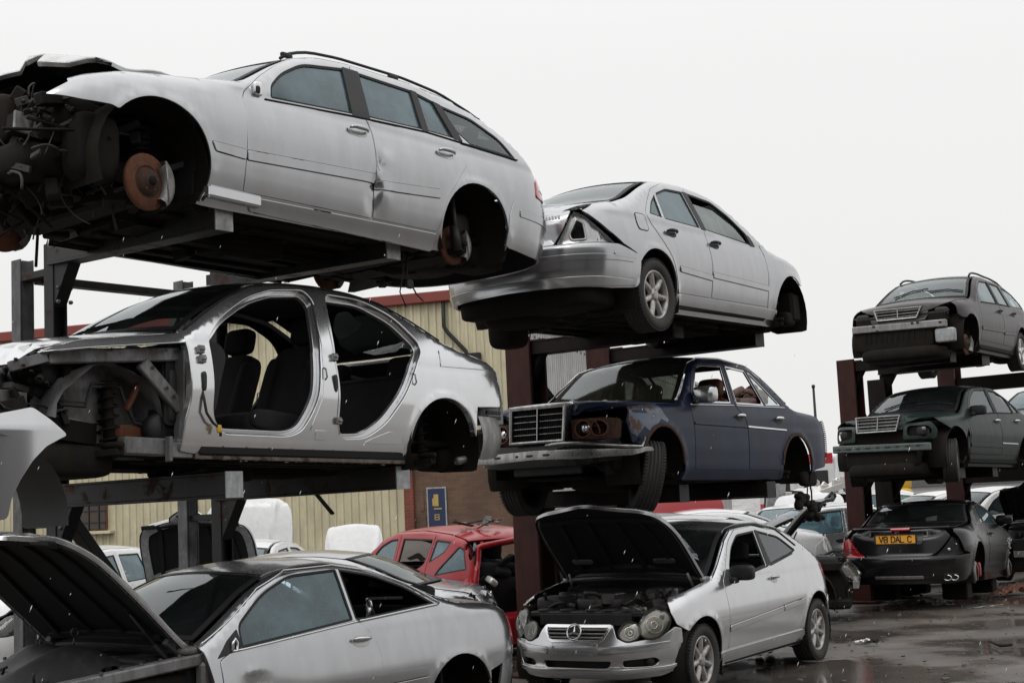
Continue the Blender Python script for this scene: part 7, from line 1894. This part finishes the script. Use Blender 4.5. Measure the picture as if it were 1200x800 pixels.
def van():
    root = empty('panel_van', (7.75, 36.5, 0), (0, 0, R(62)), 'white van with a small notice and red square on its rear door', 'van')
    m = MB(); m.prism(fillet([(-2.4, .35), (-2.42, 2.0), (-2.3, 2.55), (1.0, 2.58), (1.7, 1.55), (2.5, 1.25), (2.6, .35)], .12, 5), -.95, .95, 'y'); m.build('body', M['white'], root)
    for s in (1, -1):
        w = MB(); w.box((-2.425, s * .47, 1.40), (.03, .88, 1.9), ch=.02); d = w.build('rear_door', M['white'], root)
        w = MB(); w.box((-2.445, s * .47, 1.95), (.012, .6, .45), ch=.02); w.build('window', M['ink'], d)
        w = MB(); w.box((-2.45, s * .88, 1.2), (.04, .1, .5), ch=.02); w.build('tail_lamp', M['lamp_red'], root)
    w = MB(); w.box((-2.447, -.45, 1.10), (.01, .30, .26)); w.build('red_square', M['lamp_red'], root)
    w = MB()
    for k in range(4):
        for j in range(5): w.box((-2.447, -.26 - .10 * j, 1.38 + .075 * k), (.008, .06 + .02 * ((j + k) % 2), .03), ch=.001)
    w.build('notice', M['ink'], root)
    w = MB(); w.box((-2.43, -.5, 2.45), (.03, .8, .25), ch=.02); w.build('red_panel', M['lamp_red'], root)
    for wx in (1.6, -1.5):
        for s in (1, -1): wheel(root, (wx, s * .85, .34), s, .34, .22, 'steel')
van()

def wreck():
    root = empty('wrecked_shell', (6.1, 30.2, 1.42), (0, .1, R(20)), 'crushed beige car shell piled on top of the parked cars', 'wreck')
    m = MB(); rn = random.Random(3)
    m.sheet([[(x, y, .30 + .28 * x + .06 * math.sin(6 * x + 4 * y)) for y in np.linspace(-.5, .5, 6)] for x in np.linspace(-.8, .9, 12)])
    m.bar((-.85, -.55, -.05), (.4, -.55, .42), .14, .12); m.bar((-.3, -.5, .1), (-.1, -.55, -.35), .1, .06); m.bar((.35, -.56, .50), (.9, -.55, .58), .12, .16)
    for k in range(14): m.box((rn.uniform(-.8, .8), rn.uniform(-.6, -.3), rn.uniform(0, .5)), (rn.uniform(.1, .3), .06, rn.uniform(.05, .15)), Euler((0, rn.uniform(-.6, .6), 0)), .01)
    m.build('crushed_panel', M['beige_paint'], root)
    m = MB(); m.bar((.30, -.6, -.05), (.95, -.6, .35), .05, .04); m.bar((.95, -.6, .35), (.95, -.6, -.5), .05, .04); m.bar((.3, -.6, -.05), (.3, -.6, -.5), .05, .04); m.build('window_frame', M['galv_light'], root)
    m = MB(); m.box((0, .2, .0), (1.6, .9, .5), ch=.05); m.box((.62, -.52, -.1), (.5, .1, .4)); m.build('dark_interior', M['inner'], root)
    p = MB(); p.box((-1.05, -.3, .0), (.42, .05, 1.15), Euler((0, .05, 0)), .01); p.build('grey_panel', M['galv_light'], root)
wreck()

def sheet_heap():
    m = MB(); P = []; rn = random.Random(9)
    for i in range(16):
        P.append([(.62 + .05 * i, 19.2 + .04 * math.sin(i * 1.7 + j) + .03 * j, 1.02 + .085 * j * (1 - .012 * abs(i - 9)) + .02 * math.sin(3.1 * i + 2 * j)) for j in range(7)])
    m.sheet(P, smooth=False); m.bar((.9, 19.3, 0), (.9, 19.3, 1.1), .05, .05); m.bar((1.3, 19.3, 0), (1.3, 19.3, 1.1), .05, .05)
    setp(m.build('crumpled_sheet', M['galv_light']), 'crumpled bluish metal sheet behind the black raised bonnet', 'metal sheet')
sheet_heap()

def far_things():
    r = empty('lamp_post', (12.5, 60, 0), (0, 0, 0), 'thin pole standing up against the sky beyond the blue saloon', 'pole')
    m = MB(); m.tube([(0, 0, 0), (0, 0, 6.0)], [.09, .05], 8); m.build('pole', M['dark_steel'], r); m = MB(); m.slab((0, 0, 6.05), (.14, .14, .16), .6); m.build('lamp_head', M['dark_steel'], r)
    s = empty('shed_building', (27, 92, 0), (0, 0, R(-12)), 'low distant shed with dark roof and white gable', 'building')
    m = MB(); m.box((0, 0, .9), (9, 6, 1.8)); m.prism([(-3, 1.8), (3, 1.8), (0, 3.6)], 4.4, 4.5, 'x'); m.build('wall', M['white'], s)
    m = MB(); m.prism([(-3.3, 1.7), (0, 3.7), (3.3, 1.7), (0, 3.45)], -4.8, 4.8, 'x'); m.build('roof', M['dark_steel'], s)
    f = empty('loader', (11.6, 46, 0), (0, 0, R(20)), 'yellow loader glimpsed low between the two far rack posts', 'loader')
    m = MB(); m.slab((0, 0, 1.35), (1.6, 1.2, .7), .4); m.slab((.4, 0, 2.0), (.8, 1.0, .9), .4); m.build('body', M['yellow'], f)
    m = MB(); 
    for x in (-.7, .7):
        for y in (-.7, .7): m.lathe([(0, .15), (.5, .15), (.55, 0), (.5, -.15), (0, -.15)], 18, (x, y, .55), 'y')
    m.build('wheel_set', M['tyre'], f)
far_things()

# ------------------------------------------------------------------ litter on the wet ground
def litter():
    def px2g(px, py, z=0.):
        f, t, r, h = CAM; u0, v0 = px - 600, py - 400; c, s = math.cos(r), math.sin(r)
        u, v = c * u0 - s * v0, s * u0 + c * v0
        d = Vector((u / f, 0, 0)) + Vector((0, math.cos(t), math.sin(t))) - Vector((0, -math.sin(t), math.cos(t))) * (v / f)
        k = (z - h) / d.z; return Vector((0, 0, h)) + d * k
    rn = random.Random(10)
    def rag(name, c, w, d, mat, lab, cat, hgt=.05, seed=1, rz=0.):
        q = random.Random(seed); P = []
        for i in range(10): P.append([(w * (i / 9 - .5) + .01 * q.uniform(-1, 1), d * (j / 6 - .5), .012 + hgt * abs(math.sin(i * .9 + j * 1.3 + seed)) * (.3 + i / 9)) for j in range(7)])
        m = MB(); m.sheet(P, smooth=False); o = m.build(name, M[mat], None, c, (0, 0, rz)); setp(o, lab, cat)
    rag('cardboard_scrap', px2g(1184, 697), .55, .35, 'leather_brown', 'crumpled brown cardboard lying right of the black roadster', 'cardboard', .14, 3, .4)
    rag('plastic_scrap', px2g(1010, 753), .16, .10, 'lamp_white', 'small white plastic scrap lying alone on the wet ground', 'scrap', .03, 5)
    rag('rubber_scrap', px2g(1020, 755), .18, .08, 'rubber', 'small black rubber scrap beside the white plastic one', 'scrap', .04, 6, .3)
    rag('bent_trim', px2g(1155, 712), .55, .03, 'alu', 'thin bent silver trim lying below the roadster', 'trim', .02, 7, .3)
    m = MB(); P = [px2g(1160, 753), px2g(1172, 758), px2g(1186, 757)]; m.tube([p + Vector((0, 0, .02)) for p in P], .018, 6); setp(m.build('rubber_hose', M['rubber']), 'short curved black rubber hose at the lower right', 'hose')
    for k, (a, b, lab) in enumerate(((981, 712, 'dark lump of car parts at the end of the silver saloon behind the hatchback'), (897, 766, 'oily lump of car parts between the hatchback wheels'))):
        c = px2g(a, b); m = MB()
        for j in range(10): m.slab(c + Vector((rn.uniform(-.09, .09), rn.uniform(-.08, .08), rn.uniform(.02, .12))), (rn.uniform(.05, .13), rn.uniform(.05, .12), rn.uniform(.04, .1)), .6, Euler((rn.uniform(-1, 1), rn.uniform(-1, 1), 0)))
        m.mi = 1; m.ball(c + Vector((.02, -.05, .12)), .035)
        setp(m.build('scrap_part', [M['grime'], M['alu']]), lab, 'car part')
    m = MB()
    for k in range(900):
        x, y = rn.uniform(-1, 9), rn.uniform(9.5, 24); s = rn.uniform(.006, .03) * (1 if rn.random() < .92 else 1.8)
        m.box((x, y, s * .25), (s * rn.uniform(.8, 2), s, s * .6), Euler((0, 0, rn.uniform(0, 3))), s * .1)
    setp(m.build('gravel', surf('wet_grit', (.07, .062, .055), .4, var=.5, dscale=1)), kind='stuff')
litter()

def sleet():
    rn = random.Random(77); m = MB(); d = Vector((-.42, .1, -1)).normalized(); x = d.orthogonal().normalized(); y = d.cross(x)
    sm, nt, out = new_mat('sleet'); a = node(nt, 'ShaderNodeBsdfTranslucent'); a.inputs[0].default_value = (.95, .95, .96, 1); b = node(nt, 'ShaderNodeBsdfDiffuse'); b.inputs[0].default_value = (.95, .95, .96, 1)
    mx = node(nt, 'ShaderNodeMixShader'); nt.links.new(a.outputs[0], mx.inputs[1]); nt.links.new(b.outputs[0], mx.inputs[2]); nt.links.new(mx.outputs[0], out.inputs[0])
    for k in range(330):
        dist = rn.uniform(5, 16); px = rn.uniform(-.40, .40); py = rn.uniform(-.18, .20 if px < .0 else (.10 if px < .2 else .03))
        c = Vector((px * dist, dist, 1.676 + py * dist)); L = rn.uniform(.006, .015); r = rn.uniform(.0014, .0026)
        V = [c + d * L, c - d * L] + [c + (x * math.cos(a) + y * math.sin(a)) * r for a in (0, 2.09, 4.19)]
        m.add(V, [(0, 2, 3), (0, 3, 4), (0, 4, 2), (1, 3, 2), (1, 4, 3), (1, 2, 4)], True)
    setp(m.build('sleet', sm), kind='stuff')
sleet()

# ------------------------------------------------------------------ dark building added behind the camera to darken paint reflections
def opposite():
    root = empty('added_dark_building', (0, -13, 0), (0, 0, R(180 + 8)), 'long dark shuttered building added out of view to darken reflections in the cars', 'building')
    m = MB(); corrugated(m, -45, 45, 0, 7.5, pitch=.3); m.box((0, 5.2, 3.7), (90, 10, 7.4), ch=.02); m.build('wall', surf('dark_cladding', (.07, .072, .07), .5, dirt=.4, dscale=.5), root)
    m = MB(); m.prism([(-.3, 7.5), (5.2, 9.4), (10.6, 7.5)], -45.5, 45.5, 'x'); m.build('roof', M['dark_steel'], root)
    for k in range(7):
        d = MB(); d.box((-36 + 12 * k, -.12, 2.2), (4.2, .10, 4.4), ch=.02)
        for j in range(20): d.box((-36 + 12 * k, -.18, .2 + .21 * j), (4.1, .03, .17), ch=.01)
        d.build('shutter', M['galv'] if k % 2 else M['dark_steel'], root)
opposite()
